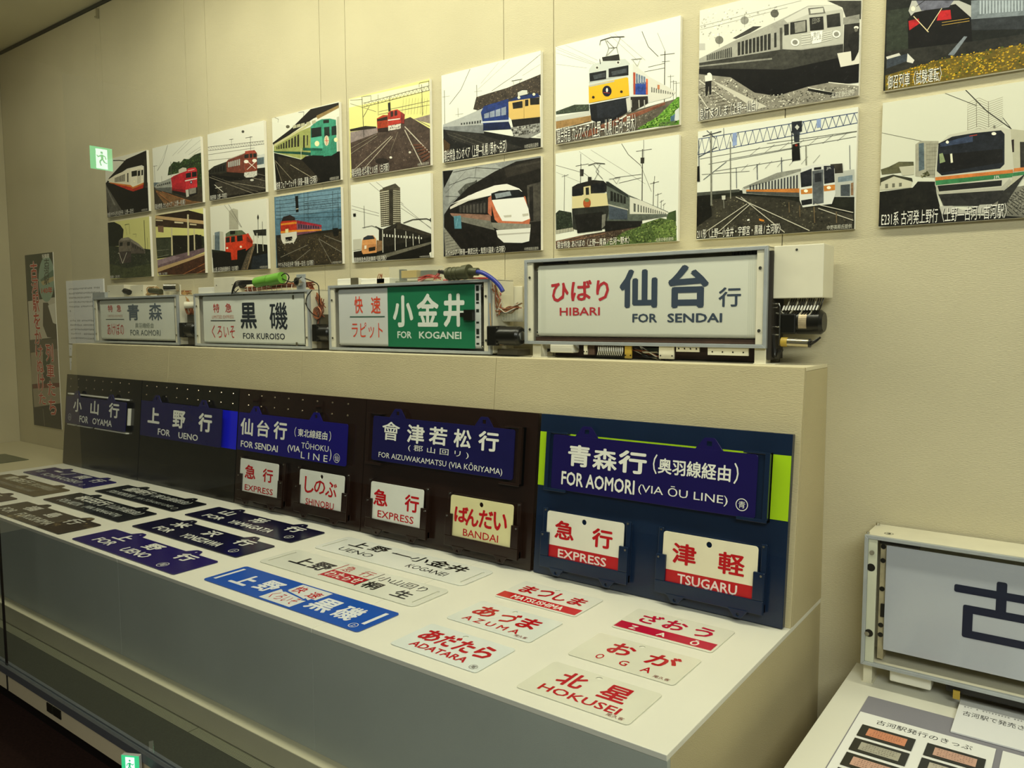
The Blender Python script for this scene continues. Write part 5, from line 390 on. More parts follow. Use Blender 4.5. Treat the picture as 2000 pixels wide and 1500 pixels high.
# low table further left
t2=thing('low_table','pale low table beyond the left end of the plinth by the wall','table',(-1.5,-.4,.2))
MB().box(-.48,.72,-.5,.398,.365,.377).build('table_top',mat('left_table_top','cfc6a2',.6),t2,bevel=.001)
MB().box(-.47,.71,-.49,.39,0,.3645).build('table_body',M_CLOTH,t2)
t5=thing('low_table','cream table at the right carrying the ticket sheet and large sign box','table',(4.2,-.46,.19))
MB().box(-1.1,1.19,-.475,.4595,.25,.262).build('table_top',M_TOP,t5,bevel=.0012)
MB().box(-1.095,1.19,-.47,.455,.0115,.2495).build('table_body',M_CLOTH,t5)

# ================================================================== PHOTOGRAPHS
PL={'t1':'photograph of an orange and cream train beside a dark platform roof, top row far left',
't2':'photograph of a red electric locomotive pulling grey coaches past green trees',
't3':'photograph of a maroon locomotive with crossed flags under overhead wires',
't4':'photograph of a green train with a round head badge under a platform roof',
't5':'photograph with a yellow sky and two red locomotives among tracks',
't6':'photograph of a blue and cream locomotive before bare brown trees',
't7':'photograph of a yellow and silver locomotive with a star badge beside green grass',
't8':'black and white photograph of an old express train with a man on the track',
't9':'photograph cut by the top right corner, a dark train with red flags over yellow flowers',
'b1':'photograph of an old faded locomotive in a dark green field, lower row far left',
'b2':'photograph of an empty platform with pale posts and a dark train behind',
'b3':'photograph of an orange-red commuter train beside a narrow platform and white tower',
'b4':'photograph of a red and yellow express train under a blue sky',
'b5':'photograph of a tall tower block above a station roof with a beige train',
'b6':'photograph of a white and orange streamlined train with a sloping nose',
'b7':'photograph of a cream-fronted locomotive with a round badge among wire poles and a grassy bank',
'b8':'photograph of a silver commuter train under a blue steel signal gantry',
'b9':'photograph of a silver train with orange and green stripes, lower right by the frame edge'}
PX,PP,PW,PH=-.6929,.4766,.42,.2985
for k in PL:
    col=int(k[1])-1; z=1.8974 if k[0]=='t' else 1.5709
    x=PX+col*PP
    o=thing('photograph',PL[k],'photograph',(x,0,z),(R(90),0,0),'mounted train photographs on the wall')
    MB().box(0,PW,0,PH,.001,.0135).build('foam_board',mat('white_foam_board','efece0',.6),o)
    m=MB(); draw_art(m,ART[k],PW,PH,.0136); m.build('print',M_PHOTO,o)
po=thing('poster','tall narrow poster with red vertical characters and a pale green oval','poster',(-1.757,0,.700),(R(90),0,0))
MB().box(0,.379,0,1.053,.0005,.004).build('foam_board',MATS['white_foam_board'],po)
m=MB(); draw_art(m,ART['poster'],.379,1.053,.0042); m.build('print',M_PRINT,po)
def fakelines(m,x0,x1,y0,y1,rows,z,col,per=26,last=.5,h=.55):
    rnd=random.Random(int(x0*1000)+rows); st=(y1-y0)/rows
    for r in range(rows):
        yy=y1-st*(r+.5); xe=x1 if r<rows-1 else x0+(x1-x0)*last; n=int(per*(xe-x0)/(x1-x0)); cw=(xe-x0)/max(n,1)
        for i in range(n):
            if rnd.random()<.08: continue
            X=x0+i*cw; hh=st*h/2; t=cw*.12
            # each mark is a few crossed strokes
            quad(m,X+cw*.1,X+cw*.8,yy-hh*.1,yy+hh*.12,z,col); quad(m,X+cw*.38,X+cw*.52,yy-hh*rnd.uniform(.6,1),yy+hh*rnd.uniform(.6,1),z,col)
            if rnd.random()<.7: quad(m,X+cw*.15,X+cw*.75,yy+hh*.6,yy+hh*.8,z,col)
            if rnd.random()<.6: quad(m,X+cw*.1,X+cw*.78,yy-hh*.85,yy-hh*.65,z,col)
INK=lin('3a3934')
bd=thing('text_panel','white wall panel with a long printed text left of the first sign box','sign',(-1.222,0,1.218),(R(90),0,0))
MB().box(0,.437,0,.360,.0005,.0075).build('board',mat('pale_card','e4e4e2',.6),bd)
m=MB(); fakelines(m,.03,.40,.175,.325,6,.0078,lin('5c5b54'),21,.05,.42); m.build('print',M_PRINT,bd); m=MB(); fakelines(m,.03,.40,.02,.145,5,.0078,lin('5c5b54'),21,.9,.42); m.build('print',M_PRINT,bd)
for nm,x,z,w_,h_ in (('small white caption card on the wall right under the long text panel',-1.222,1.146,.196,.066),('lower small white caption card on the wall just above the dark boards',-1.222,1.064,.18,.07)):
    c=thing('caption_card',nm,'card',(x,0,z),(R(90),0,0),'wall caption cards'); MB().box(0,w_,0,h_,.0005,.009).build('card',MATS['pale_card'],c)
    m=MB(); fakelines(m,.014,w_*.6,h_*.45,h_*.8,1,.0092,INK,7,.9,.5); m.build('print',M_PRINT,c); m=MB(); fakelines(m,w_*.75,w_*.9,h_*.12,h_*.32,1,.0092,INK,3,1,.6); m.build('print',M_PRINT,c)
ot=thing('wall_outlet','blank cream wall plate between the green sign box and the large white sign','outlet',(2.0,0,1.418))
MB().box(-.03,.03,-.008,0,-.04,.04).build('cover_plate',M_CREAM,ot,bevel=.002)
hk=thing('picture_hook','small metal picture hook at the top of the first wall seam','hook',(-.715,0,2.93))
MB().box(-.006,.006,-.012,0,0,.05).box(-.004,.004,-.02,-.012,.0,.008).build('hook',M_STEEL,hk)
# ================================================================== PANELS WITH PLATES
e=Vector((0,YSF-YSB,ZS-ZT)).normalized(); n=Vector((0,-e.z,e.y)); TH=math.acos(e.y)   # rotation about x that stands a flat plate on the slope
def face(x,h,off): return Vector((x,YSB,ZT))+e*h+n*off
def stand(x,h,off): return dict(loc=face(x,h,off),rot=(TH,0,0))
def plate(name,label,cat,W,H,base,letters,loc,rot,group=None,th=.003,r=.008,holes=(),bands=(),ears=(),edge=None,matn=None,outline=None,letmat=None,frame=None):
    o=thing(name,label,cat,loc,rot,group)
    bm=base if not isinstance(base,str) else mat('enamel_'+base,base,.2,0,.04,15)
    lp=[outline or rrect(0,0,W,H,r)]+[list(reversed(h)) for h in holes]
    vs,fs=curve_mesh(lp,0,th,.0006); MB().add(vs,fs).build('board',bm,o)
    m=MB()
    for b in bands: quad(m,b[0],b[1],b[2],b[3],th+.0002,lin(b[4]))
    if bands: m.build('colour_band',M_ENAM_LET,o)
    m=MB()
    for t in letters:
        if t[0]=='ring': ring(m,t[1],t[2],t[3],t[4],th+.0004,lin(t[5]))
        elif t[0]=='bar': quad(m,*t[1:5],th+.0004,lin(t[5]))
        elif t[0]=='poly': m.add([(p[0],p[1],th+.0004) for p in t[1]],[tuple(range(len(t[1])))],0,lin(t[2]))
        else: text(m,t[0],t[1],t[2],t[3],t[4],th+.0004,lin(t[5]),t[6] if len(t)>6 else .03)
    if letters: m.build('lettering',letmat or M_ENAM_LET,o)
    for ex in ears:
        lw_,hh=.026,.03
        out=[(ex-.036,H-.004),(ex+.036,H-.004),(ex+.036,H+.001),(ex+.017,H+hh-.004),(ex+.012,H+hh),(ex-.012,H+hh),(ex-.017,H+hh-.004),(ex-.036,H+.001)]
        hole=list(reversed([(ex-.007,H+.009),(ex+.007,H+.009),(ex+.007,H+.021),(ex-.007,H+.021)]))
        vs,fs=curve_mesh([out,hole],-.0008,th-.0008,.0004); MB().add(vs,fs).build('hanger_tab',bm,o)
    return o
def panel(label,x0,x1,m_,hgt=.468):
    o=thing('mounting_board',label,'board',face((x0+x1)/2,0,0),(TH,0,0),'glossy mounting boards leaning on the riser')
    w2=(x1-x0)/2
    MB().box(-w2,w2,.0005,hgt,.0012,.020).build('board',m_,o,bevel=.0015)
    return o,(x0+x1)/2
def holder(o,cx,m_,x0,x1,h0=.032,h1=.198):      # slide-in card holder
    x0-=cx;x1-=cx; m=MB(); W_=.014
    m.box(x0,x1,h0,h1-.006,.020,.024)                       # back
    m.box(x0,x0+W_,h0,h1,.024,.0345); m.box(x1-W_,x1,h0,h1,.024,.0345)
    m.box(x0,x1,h0,h0+.022,.024,.0345)
    m.box(x0,x1,h0-.004,h0+.030,.0345,.044); m.box(x0,x0+.028,h0+.030,h0+.098,.0345,.044); m.box(x1-.028,x1,h0+.030,h0+.098,.0345,.044)
    c=m.build('card_holder',m_,o,bevel=.0018)
    for ex in (x0+.06,x1-.06):
        vs,fs=curve_mesh([[(ex-.026,h0),(ex-.009,h0-.021),(ex+.009,h0-.021),(ex+.026,h0)],list(reversed(circ(ex,h0-.013,.004,10)))],.040,.0465,.001); MB().add(vs,fs).build('lug',m_,c)
    m=MB()
    for sx in (x0+.008,x1-.008): m.cyl((sx,h0+.09,.044),(sx,h0+.09,.046),.003,8); m.cyl((sx,h1-.006,.034),(sx,h1-.006,.037),.003,8)
    each(m,'screw',M_STEEL,c)
def rivets(o,cx,xs,hs):
    m=MB()
    for x in xs:
        for h in hs: m.sphere((x-cx,h,.0200),.0042,8,0,(1,1,.8))
    each(m,'rivet',mat('painted_rivet','8f8270',.12,.7),o,smooth=True)
def brackets(o,cx,m_,x0,x1,h0,h1,w=.045,arm=.075):
    for s,xa in ((1,x0),(-1,x1)):
        m=MB(); a=xa-cx
        lo,hi=(a,a+s*w)if s>0 else (a-w,a)
        m.box(min(a,a+s*.012),max(a,a+s*.012),h0,h1,.020,.044); m.box(lo,hi,h0,h1,.020,.034)
        m.box(min(a,a+s*arm),max(a,a+s*arm),h0,h0+.008,.020,.046)
        m.box(min(a,a+s*arm*.9),max(a,a+s*arm*.9),h1-.005,h1,.020,.040)
        m.build('plate_bracket',m_,o,bevel=.001)
WH='e6e6da'; RED='b5151c'; RD2='c01a2a'
GP='destination plates on the leaning boards'; GC='train name cards in holders'
# ---- board 5 navy
o,cx=panel('navy glossy board with a lime green stripe, the rightmost of the leaning boards',2.2625,2.992,M_NAVY)
MB().box(2.2632-cx,2.9913-cx,.259,.416,.0201,.0206).build('lime_stripe',M_LIME,o)
brackets(o,cx,M_NAVY,2.300,2.948,.250,.420); holder(o,cx,M_NAVY,2.298,2.582); holder(o,cx,M_NAVY,2.664,2.950)
def dplate(label,x,h,W,H,base,L,ears=(.11,.47),**k):
    s=stand(x,h,.036); return plate('destination_plate',label,'sign plate',W,H,base,[(t[0],*( [t[1]-x,t[2]-x,t[3]-h,t[4]-h] if t[0] not in('ring','bar','poly') else ([t[1]-x,t[2]-h,t[3],t[4]] if t[0]=='ring' else [t[1]-x,t[2]-x,t[3]-h,t[4]-h])),*t[5:]) for t in L],s['loc'],s['rot'],GP,th=.004,ears=ears,**k)
dplate('navy enamel plate lettered FOR AOMORI on the navy board with the lime stripe',2.322,.256,.596,.157,'19124e',
 [('青',2.375,2.449,.328,.389,WH,.035),('森',2.456,2.533,.328,.387,WH,.03),('行',2.537,2.622,.328,.389,WH,.04),('（',2.640,2.652,.335,.387,WH,.01),('奥羽線経由',2.655,2.852,.338,.379,WH,.025),('）',2.860,2.872,.335,.387,WH,.01),
  ('FOR AOMORI',2.357,2.590,.272,.311,WH,.005),('(VIA ŌU LINE)',2.601,2.848,.276,.309,WH,.005),('ring',2.884,.2865,.0155,.002,WH),('青',2.8755,2.8925,.278,.295,WH,.0)])
def card(label,x,h,W,H,L,base='e4e1cf',bands=(),hole=True,g=GC,hx=None,hy=None):
    s=stand(x,h,.0346); hx=W/2 if hx is None else hx
    return plate('name_card',label,'card',W,H,base,[(t[0],t[1]-x,t[2]-x,t[3]-h,t[4]-h,*t[5:]) for t in L],s['loc'],s['rot'],g,th=.003,holes=[circ(hx,H-.0165 if hy is None else hy,.0075)] if hole else (),bands=[(b[0]-x,b[1]-x,b[2]-h,b[3]-h,b[4]) for b in bands])
card('cream and red EXPRESS card on the navy board',2.314,.056,.250,.1355,[('急',2.342,2.407,.116,.169,RED,.035),('行',2.466,2.531,.113,.166,RED,.04),('EXPRESS',2.357,2.515,.0635,.088,'e8d8d0',.0)],bands=[(2.3155,2.5625,.0575,.0955,RED)],hx=.124)
card('cream and red TSUGARU card on the navy board',2.680,.054,.250,.1365,[('津',2.707,2.773,.111,.166,RED,.035),('軽',2.831,2.899,.109,.164,RED,.03),('TSUGARU',2.725,2.883,.062,.087,'e8d8d0',.0)],base='e6dfc0',bands=[(2.6815,2.9285,.0555,.093,RED)],hx=.125)
# ---- board 4 brown
o,cx=panel('dark brown glossy board holding the worn plate lettered for AIZUWAKAMATSU',1.520,2.252,M_BROWN)
brackets(o,cx,M_BROWN,1.552,2.212,.247,.424); holder(o,cx,M_BROWN,1.566,1.850); holder(o,cx,M_BROWN,1.930,2.218)
M_WORN=mat('worn_navy_enamel','17154a',.22,0,.1,15,wear=('4a3a26',.70,14))
dplate('worn navy enamel plate lettered FOR AIZUWAKAMATSU with rusted hanger tabs',1.578,.262,.606,.152,M_WORN,
 [('會',1.624,1.708,.336,.399,WH,.010),('津',1.741,1.820,.336,.398,WH,.03),('若',1.840,1.918,.340,.398,WH,.03),('松',1.946,2.018,.341,.399,WH,.03),('行',2.046,2.126,.340,.401,WH,.035),
  ('( 郡 山 回 リ )',1.750,2.011,.308,.331,WH,.01),('FOR AIZUWAKAMATSU (VIA KŌRIYAMA)',1.613,2.145,.269,.298,WH,.01)],ears=(.114,.486))
card('white EXPRESS card with red lettering on the brown board beside BANDAI',1.581,.054,.247,.1345,[('急',1.597,1.665,.109,.165,RED,.035),('行',1.745,1.810,.108,.165,RED,.035),('EXPRESS',1.620,1.789,.070,.094,RED,-.01)],base='dfe0d6',hole=False)
card('yellowed BANDAI card with red lettering on the brown board',1.945,.054,.247,.1355,[('ば',1.963,2.020,.107,.158,RED,.045),('ん',2.010,2.062,.101,.156,RED,.04),('だ',2.062,2.118,.103,.159,RED,.04),('い',2.119,2.172,.104,.160,RED,.04),('BANDAI',2.002,2.141,.068,.090,RED,-.01)],base='ddd6a2',hx=.124)
# ---- board 3 brown with rivets
o,cx=panel('dark brown board with two rows of rivets and the blue FOR SENDAI plate',.770,1.5165,M_BROWN)
xs=[.833+.0845*i for i in range(8)]; rivets(o,cx,xs,(.403,.444)); holder(o,cx,M_BROWN,.818,1.104); holder(o,cx,M_BROWN,1.180,1.468)
for x in (.90,1.28): MB().cyl((x-cx,.425,.02),(x-cx,.425,.05),.006,10).box(x-cx-.012,x-cx+.012,.405,.445,.02,.026).build('hook',M_BROWN,o)
dplate('bright blue enamel plate lettered FOR SENDAI VIA TOHOKU LINE',.800,.223,.650,.151,'160f6c',
 [('仙',.817,.900,.285,.353,WH,.03),('台',.926,1.005,.287,.352,WH,.03),('行',1.031,1.113,.286,.355,WH,.035),('（',1.158,1.168,.305,.342,WH,.0),('東北線経由',1.178,1.345,.308,.338,WH,.015),('）',1.355,1.365,.305,.342,WH,.0),
  ('FOR SENDAI',.825,1.063,.236,.262,WH,.0),('(VIA',1.122,1.196,.242,.272,WH,-.005),('TŌHOKU',1.202,1.355,.266,.294,WH,-.005),('L I N E',1.202,1.352,.229,.253,WH,-.018),(')',1.362,1.372,.235,.277,WH,-.005),('ring',1.401,.2485,.0165,.0015,WH),('仙',1.391,1.411,.238,.259,WH,.0)],ears=(.11,.475))
card('white EXPRESS card with red lettering on the riveted board beside SHINOBU',.825,.056,.245,.1345,[('急',.858,.928,.114,.169,RED,.03),('行',.974,1.039,.113,.166,RED,.03),('EXPRESS',.862,1.043,.067,.090,RED,-.01)],base='dfe0d6',hole=False)
card('white SHINOBU card with red lettering and a notched hole',1.198,.053,.247,.1355,[('し',1.229,1.282,.104,.165,RED,.02),('の',1.283,1.345,.108,.158,RED,.02),('ぶ',1.346,1.408,.104,.160,RED,.02),('SHINOBU',1.239,1.396,.061,.085,RED,-.01)],base='dfe0d6',hx=.124)
# ---- boards 2, 1 blackish
o,cx=panel('blackish board with a royal blue stripe and the FOR UENO plate hanging on it',.008,.7665,M_BLKB)
MB().box(.010-cx,.765-cx,.217,.373,.0201,.0206).build('blue_stripe',M_ROYAL,o); rivets(o,cx,[.05+.0845*i for i in range(9)],(.403,.444))
dplate('chipped navy enamel plate lettered FOR UENO, hung on the board beside the blue stripe',.045,.217,.640,.160,mat('chipped_navy_enamel','151250',.22,0,.1,12,wear=('6a5c44',.73,9)),
 [('上',.107,.208,.279,.350,WH,.045),('野',.315,.415,.273,.350,WH,.04),('行',.517,.617,.273,.352,WH,.045),('FOR',.199,.300,.231,.260,WH,.0),('UENO',.368,.519,.230,.257,WH,.0)],ears=(.13,.50))
o,cx=panel('blackish riveted board at the far left end with the FOR OYAMA plate',-.752,.004,M_BLKB)
rivets(o,cx,[-.703+.0845*i for i in range(8)],(.405,.446))
m=MB()
for a in ((-.700,-.660,.366,.372),(-.610,-.290,.366,.372),(-.215,-.100,.366,.372),(-.086,-.079,.250,.330),(-.712,-.706,.240,.340),(-.690,-.610,.2085,.2145),(-.58,-.44,.2085,.2145),(-.40,-.09,.2085,.2145)): m.box(a[0]-cx,a[1]-cx,a[2],a[3],.02,.034)
m.build('white_outline',M_WHITE,o)
dplate('navy enamel plate lettered FOR OYAMA with white outline strips around it',-.700,.218,.608,.140,'17134e',
 [('小',-.618,-.528,.281,.348,WH,.03),('山',-.437,-.353,.280,.348,WH,.03),('行',-.253,-.153,.277,.349,WH,.035),('FOR',-.546,-.455,.231,.266,WH,.0),('OYAMA',-.411,-.216,.232,.263,WH,.0),('ring',-.652,.250,.017,.0015,WH),('小',-.661,-.643,.241,.259,WH,.0)],ears=(.11,.46))
# ================================================================== PLATES LYING ON THE PLINTH
def lay(x,y): return dict(loc=(x,y,ZT+.0006),rot=(0,0,0))
GL='enamel destination plates lying on the plinth'
def fplate(label,x,y,W,H,base,L,ears=(.12,.50),**k):
    return plate('destination_plate',label,'sign plate',W,H,base,L,(x,y,ZT+.0009),(0,0,0),GL,th=.003,ears=ears,**k)
ra,rb,rc=-.507,-.712,-.918
fplate('dark navy plate lettered FOR YAMAGATA, lying nearest the back board in its column',.786,ra,.645,.150,'0e1030',
 [('山',.085,.160,.083,.135,WH,.04),('形',.285,.360,.083,.138,WH,.04),('行',.485,.565,.083,.140,WH,.045),('FOR',.075,.190,.025,.062,WH,.01),('YAMAGATA',.235,.485,.025,.062,WH,.01),('ring',.588,.038,.017,.0022,WH),('上',.578,.598,.029,.047,WH,.0)])
fplate('dark navy plate lettered FOR YONEZAWA lying between two blue-black plates',.786,rb,.640,.150,'0e0f2c',
 [('米',.100,.185,.085,.138,WH,.04),('沢',.300,.375,.083,.138,WH,.04),('行',.485,.565,.083,.140,WH,.045),('FOR',.095,.195,.025,.064,WH,.01),('YONEZAWA',.265,.490,.025,.064,WH,.01),('ring',.575,.036,.017,.0022,WH),('上',.565,.585,.027,.045,WH,.0)])
fplate('violet blue plate lettered FOR UENO lying at the front edge of the plinth',.782,rc,.640,.150,'18095c',
 [('上',.100,.185,.085,.138,WH,.045),('野',.290,.370,.083,.138,WH,.04),('行',.478,.562,.083,.140,WH,.045),('FOR',.075,.190,.030,.070,WH,.01),('UENO',.265,.415,.025,.066,WH,.01),('ring',.530,.030,.019,.0022,WH),('尾',.518,.542,.020,.040,WH,.0)],ears=(.145,.49))
fplate('black-green plate lettered FOR MORIOKA lying by the foot of the blackish boards',.075,ra,.630,.150,'0d121c',
 [('盛岡行',.080,.280,.080,.138,WH,.03),('（東北線経由）',.300,.570,.085,.130,'c9ccc4',.02),('FOR MORIOKA',.060,.260,.022,.058,'c2c6be',.01),('(VIA TŌHOKU LINE)',.285,.560,.022,.058,'c2c6be',.01),('ring',.592,.03,.014,.002,WH)])
fplate('black-green plate lettered FOR AKITA lying behind the rusted plate',.062,rb,.630,.152,'0d141c',
 [('秋田行',.085,.330,.080,.140,WH,.035),('（山形経由）',.345,.590,.085,.130,'c9ccc4',.02),('FOR AKITA',.070,.245,.022,.060,'c2c6be',.01),('(VIA YAMAGATA)',.280,.550,.022,.060,'c2c6be',.01)])
M_RUST=mat('rusted_brown_plate','2e261f',.35,0,.2,10,wear=('7a6a48',.56,7))
fplate('rusted brown plate lettered FOR FUKUSHIMA at the front edge beside the violet plate',.055,rc,.630,.150,M_RUST,
 [('福',.110,.200,.082,.138,'c9c8bc',.035),('島',.295,.375,.082,.138,'c9c8bc',.035),('行',.460,.545,.080,.140,'c9c8bc',.04),('FOR',.050,.150,.022,.064,'bcbbae',.01),('FUKUSHIMA',.200,.470,.022,.064,'bcbbae',.01)],ears=(.14,.50))
fplate('violet blue plate lettered FOR ICHINOSEKI at the far left back of the plinth',-.655,ra,.632,.150,'180e60',
 [('一',.105,.175,.098,.116,WH,.05),('ノ',.215,.270,.080,.135,WH,.03),('関',.345,.425,.080,.138,WH,.025),('行',.490,.570,.080,.140,WH,.035),('FOR',.022,.080,.040,.080,'c2c6be',.01),('ICHINOSEKI',.140,.500,.022,.062,'c2c6be',.01),('ring',.56,.026,.013,.002,WH)])
M_TAN=mat('faded_olive_plate','55492f',.4,0,.25,8,wear=('3a2018',.57,5))
fplate('faded olive-brown plate with worn white lettering behind the ICHINOSEKI plate front',-.655,rb,.632,.150,M_TAN,
 [('青森行',.080,.330,.080,.138,'c9c7b4',.03),('（東北線経由）',.345,.580,.085,.130,'b5b39f',.02),('FOR AOMORI (VIA TŌHOKU LINE)',.050,.520,.020,.060,'a9a799',.01)])
fplate('brown plate at the left frame edge lettered FOR FUKUSHIMA, only its end showing',-.665,rc,.632,.150,mat('dark_brown_plate','3a2a24',.4,0,.2,9,wear=('5a4630',.62,8)),
 [('福島行',.10,.53,.080,.138,'c9c7b4',.03),('FOR FUKUSHIMA',.07,.47,.022,.062,'a9a799',.01)])
t=thing('name_card','small greenish plate on the low table at the left frame edge','card',(-1.2,-.36,.5775)); 
MB().box(-.3,.02,-.09,.09,0,.003).build('board',mat('greenish_enamel','4a5238',.4),t,bevel=.001)
GW='long direction plates with slotted ends'
def slots(W,H,d=.018,w=.009): return [rrect(d,.022,d+w,H-.022,w/2-.0003,4),rrect(W-d-w,.022,W-d,H-.022,w/2-.0003,4)]
K='1c1b18'
plate('direction_plate','white plate lettered UENO to KOGANEI in black, lying by the brown board','sign plate',.640,.152,'e3e5dc',
 [('上',.078,.150,.080,.132,K,.035),('野',.165,.235,.080,.135,K,.035),('poly',[(.262,.108),(.345,.108),(.345,.101),(.262,.101)],K),('poly',[(.262,.101),(.285,.118),(.278,.108)],K),('小',.350,.420,.080,.132,K,.02),('金',.425,.495,.080,.138,K,.03),('井',.500,.570,.080,.135,K,.035),
  ('UENO',.085,.235,.028,.058,K,-.015),('KOGANEI',.390,.545,.028,.058,K,-.015)],(1.532,-.496,ZT+.0009),(0,0,0),GW,th=.0025,r=.018,holes=slots(.640,.152))
plate('direction_plate','white plate with a small red panel lettered for OYAMA and KIRYU, middle of three','sign plate',.660,.150,'dfe0d2',
 [('上',.080,.165,.050,.110,K,.035),('野',.170,.245,.045,.112,K,.035),('急',.275,.315,.088,.132,RED,.0),('行',.350,.395,.088,.132,RED,.0),('わたらせ',.265,.405,.033,.074,'e8e6da',.02),('小山回り',.425,.605,.090,.130,K,.0),('桐',.425,.485,.025,.078,K,.03),('生',.545,.605,.025,.075,K,.03),
  ('bar',.258,.262,.020,.140,RED),('bar',.412,.415,.020,.140,K)],(1.513,-.693,ZT+.0009),(0,0,0),GW,th=.0025,r=.018,holes=slots(.660,.150),bands=[(.258,.412,.026,.080,'b5202a')])
B='1d54b4'
plate('direction_plate','bright blue plate with a white centre lettered UENO and KUROISO in Japanese','sign plate',.650,.145,B,
 [('上',.075,.150,.030,.105,'e4e8ea',.05),('野',.172,.245,.035,.112,'e4e8ea',.04),('快',.285,.325,.084,.128,RED,.02),('速',.350,.392,.080,.122,RED,.02),('くろいそ',.268,.372,.018,.062,RED,.01),
  ('poly',[(.262,.077),(.282,.088),(.282,.081),(.368,.067),(.368,.061),(.282,.073),(.280,.068)],B),('poly',[(.395,.062),(.370,.055),(.368,.073)],B),('黒',.408,.490,.028,.110,'e4e8ea',.035),('磯',.505,.580,.028,.110,'e4e8ea',.03),('ring',.612,.022,.013,.0018,'e4e8ea'),('上',.604,.620,.015,.029,'e4e8ea',0),
  ('poly',[(.018,.022),(.030,.022),(.030,.124),(.018,.124)],'e4e8ea'),('poly',[(.620,.040),(.632,.040),(.632,.124),(.620,.124)],'e4e8ea')],(1.530,-.890,ZT+.0009),(0,0,0),GW,th=.0025,r=.010,bands=[(.276,.402,.078,.138,'dcdfdc'),(.256,.386,.006,.078,'dcdfdc')])
GK='train name cards lying on the plinth'
def fcard(label,x,y,L,base='e3e4d8',bands=(),**k):
    hx,hy=.119,.132
    return plate('name_card',label,'card',.257,.146,base,L,(x,y,ZT+.0009),(0,0,0),GK,th=.0018,r=.009,holes=[circ(hx,hy,.0068)]+k.get('h',[]),bands=bands)
ya,yb,yc=-.502,-.697,-.890
def four(s,xs,y0,y1,c,b): return [(ch,xa,xb,y0,y1,c,b) for ch,(xa,xb) in zip(s,xs)]
fcard('white MATSUSHIMA card with a red band and white lettering',2.291,ya,four('まつしま',((.028,.075),(.082,.128),(.138,.175),(.185,.232)),.064,.118,RED,.04)+[('MATSUSHIMA',.045,.205,.012,.038,'eceadf',.01)],bands=[(.002,.252,.006,.046,'c41a22')])
fcard('white AZUMA card with red lettering and no band, behind ADATARA',2.290,yb,four('あづま',((.028,.090),(.105,.155),(.165,.220)),.058,.122,RED,.04)+[('A Z U M A',.035,.205,.018,.044,RED,.0),('尾久客',.205,.240,.008,.020,'8a3a2a',0)],base='dfe4dc')
fcard('white ADATARA card with red lettering nearest the front edge',2.288,yc,four('あだたら',((.025,.078),(.080,.126),(.132,.180),(.188,.234)),.058,.120,RED,.045)+[('ADATARA',.040,.205,.020,.046,RED,.01),('ring',.236,.018,.010,.001,'5a4a3a'),('尾',.230,.242,.012,.024,'5a4a3a',0)],base='e0e6e0')
fcard('white ZAO card with a crimson band, lying before the navy board',2.650,ya,four('ざおう',((.035,.088),(.098,.155),(.175,.222)),.064,.124,'b81235',.035)+[('Z',.040,.058,.014,.036,'eceadf',.03),('A',.112,.134,.014,.036,'eceadf',.03),('Ō',.196,.216,.012,.042,'eceadf',.03)],bands=[(.004,.252,.007,.048,'b81235')],base='e1e0cf')
fcard('white OGA card with widely spaced red lettering',2.649,yb,four('おが',((.060,.120),(.155,.225)),.060,.122,RED,.035)+[('O',.058,.076,.018,.044,RED,.02),('G',.116,.136,.018,.044,RED,.02),('A',.170,.192,.018,.044,RED,.02),('尾久客',.205,.242,.008,.020,'8a4a3a',0)],base='dfdecb')
fcard('white HOKUSEI card with red lettering at the front right corner of the plinth',2.649,yc,[('北',.050,.110,.060,.122,RED,.035),('星',.150,.212,.060,.124,RED,.03),('HOKUSEI',.040,.222,.018,.046,RED,.0),('尾久客',.205,.242,.006,.017,'8a4a3a',0)],base='e0dfcc')
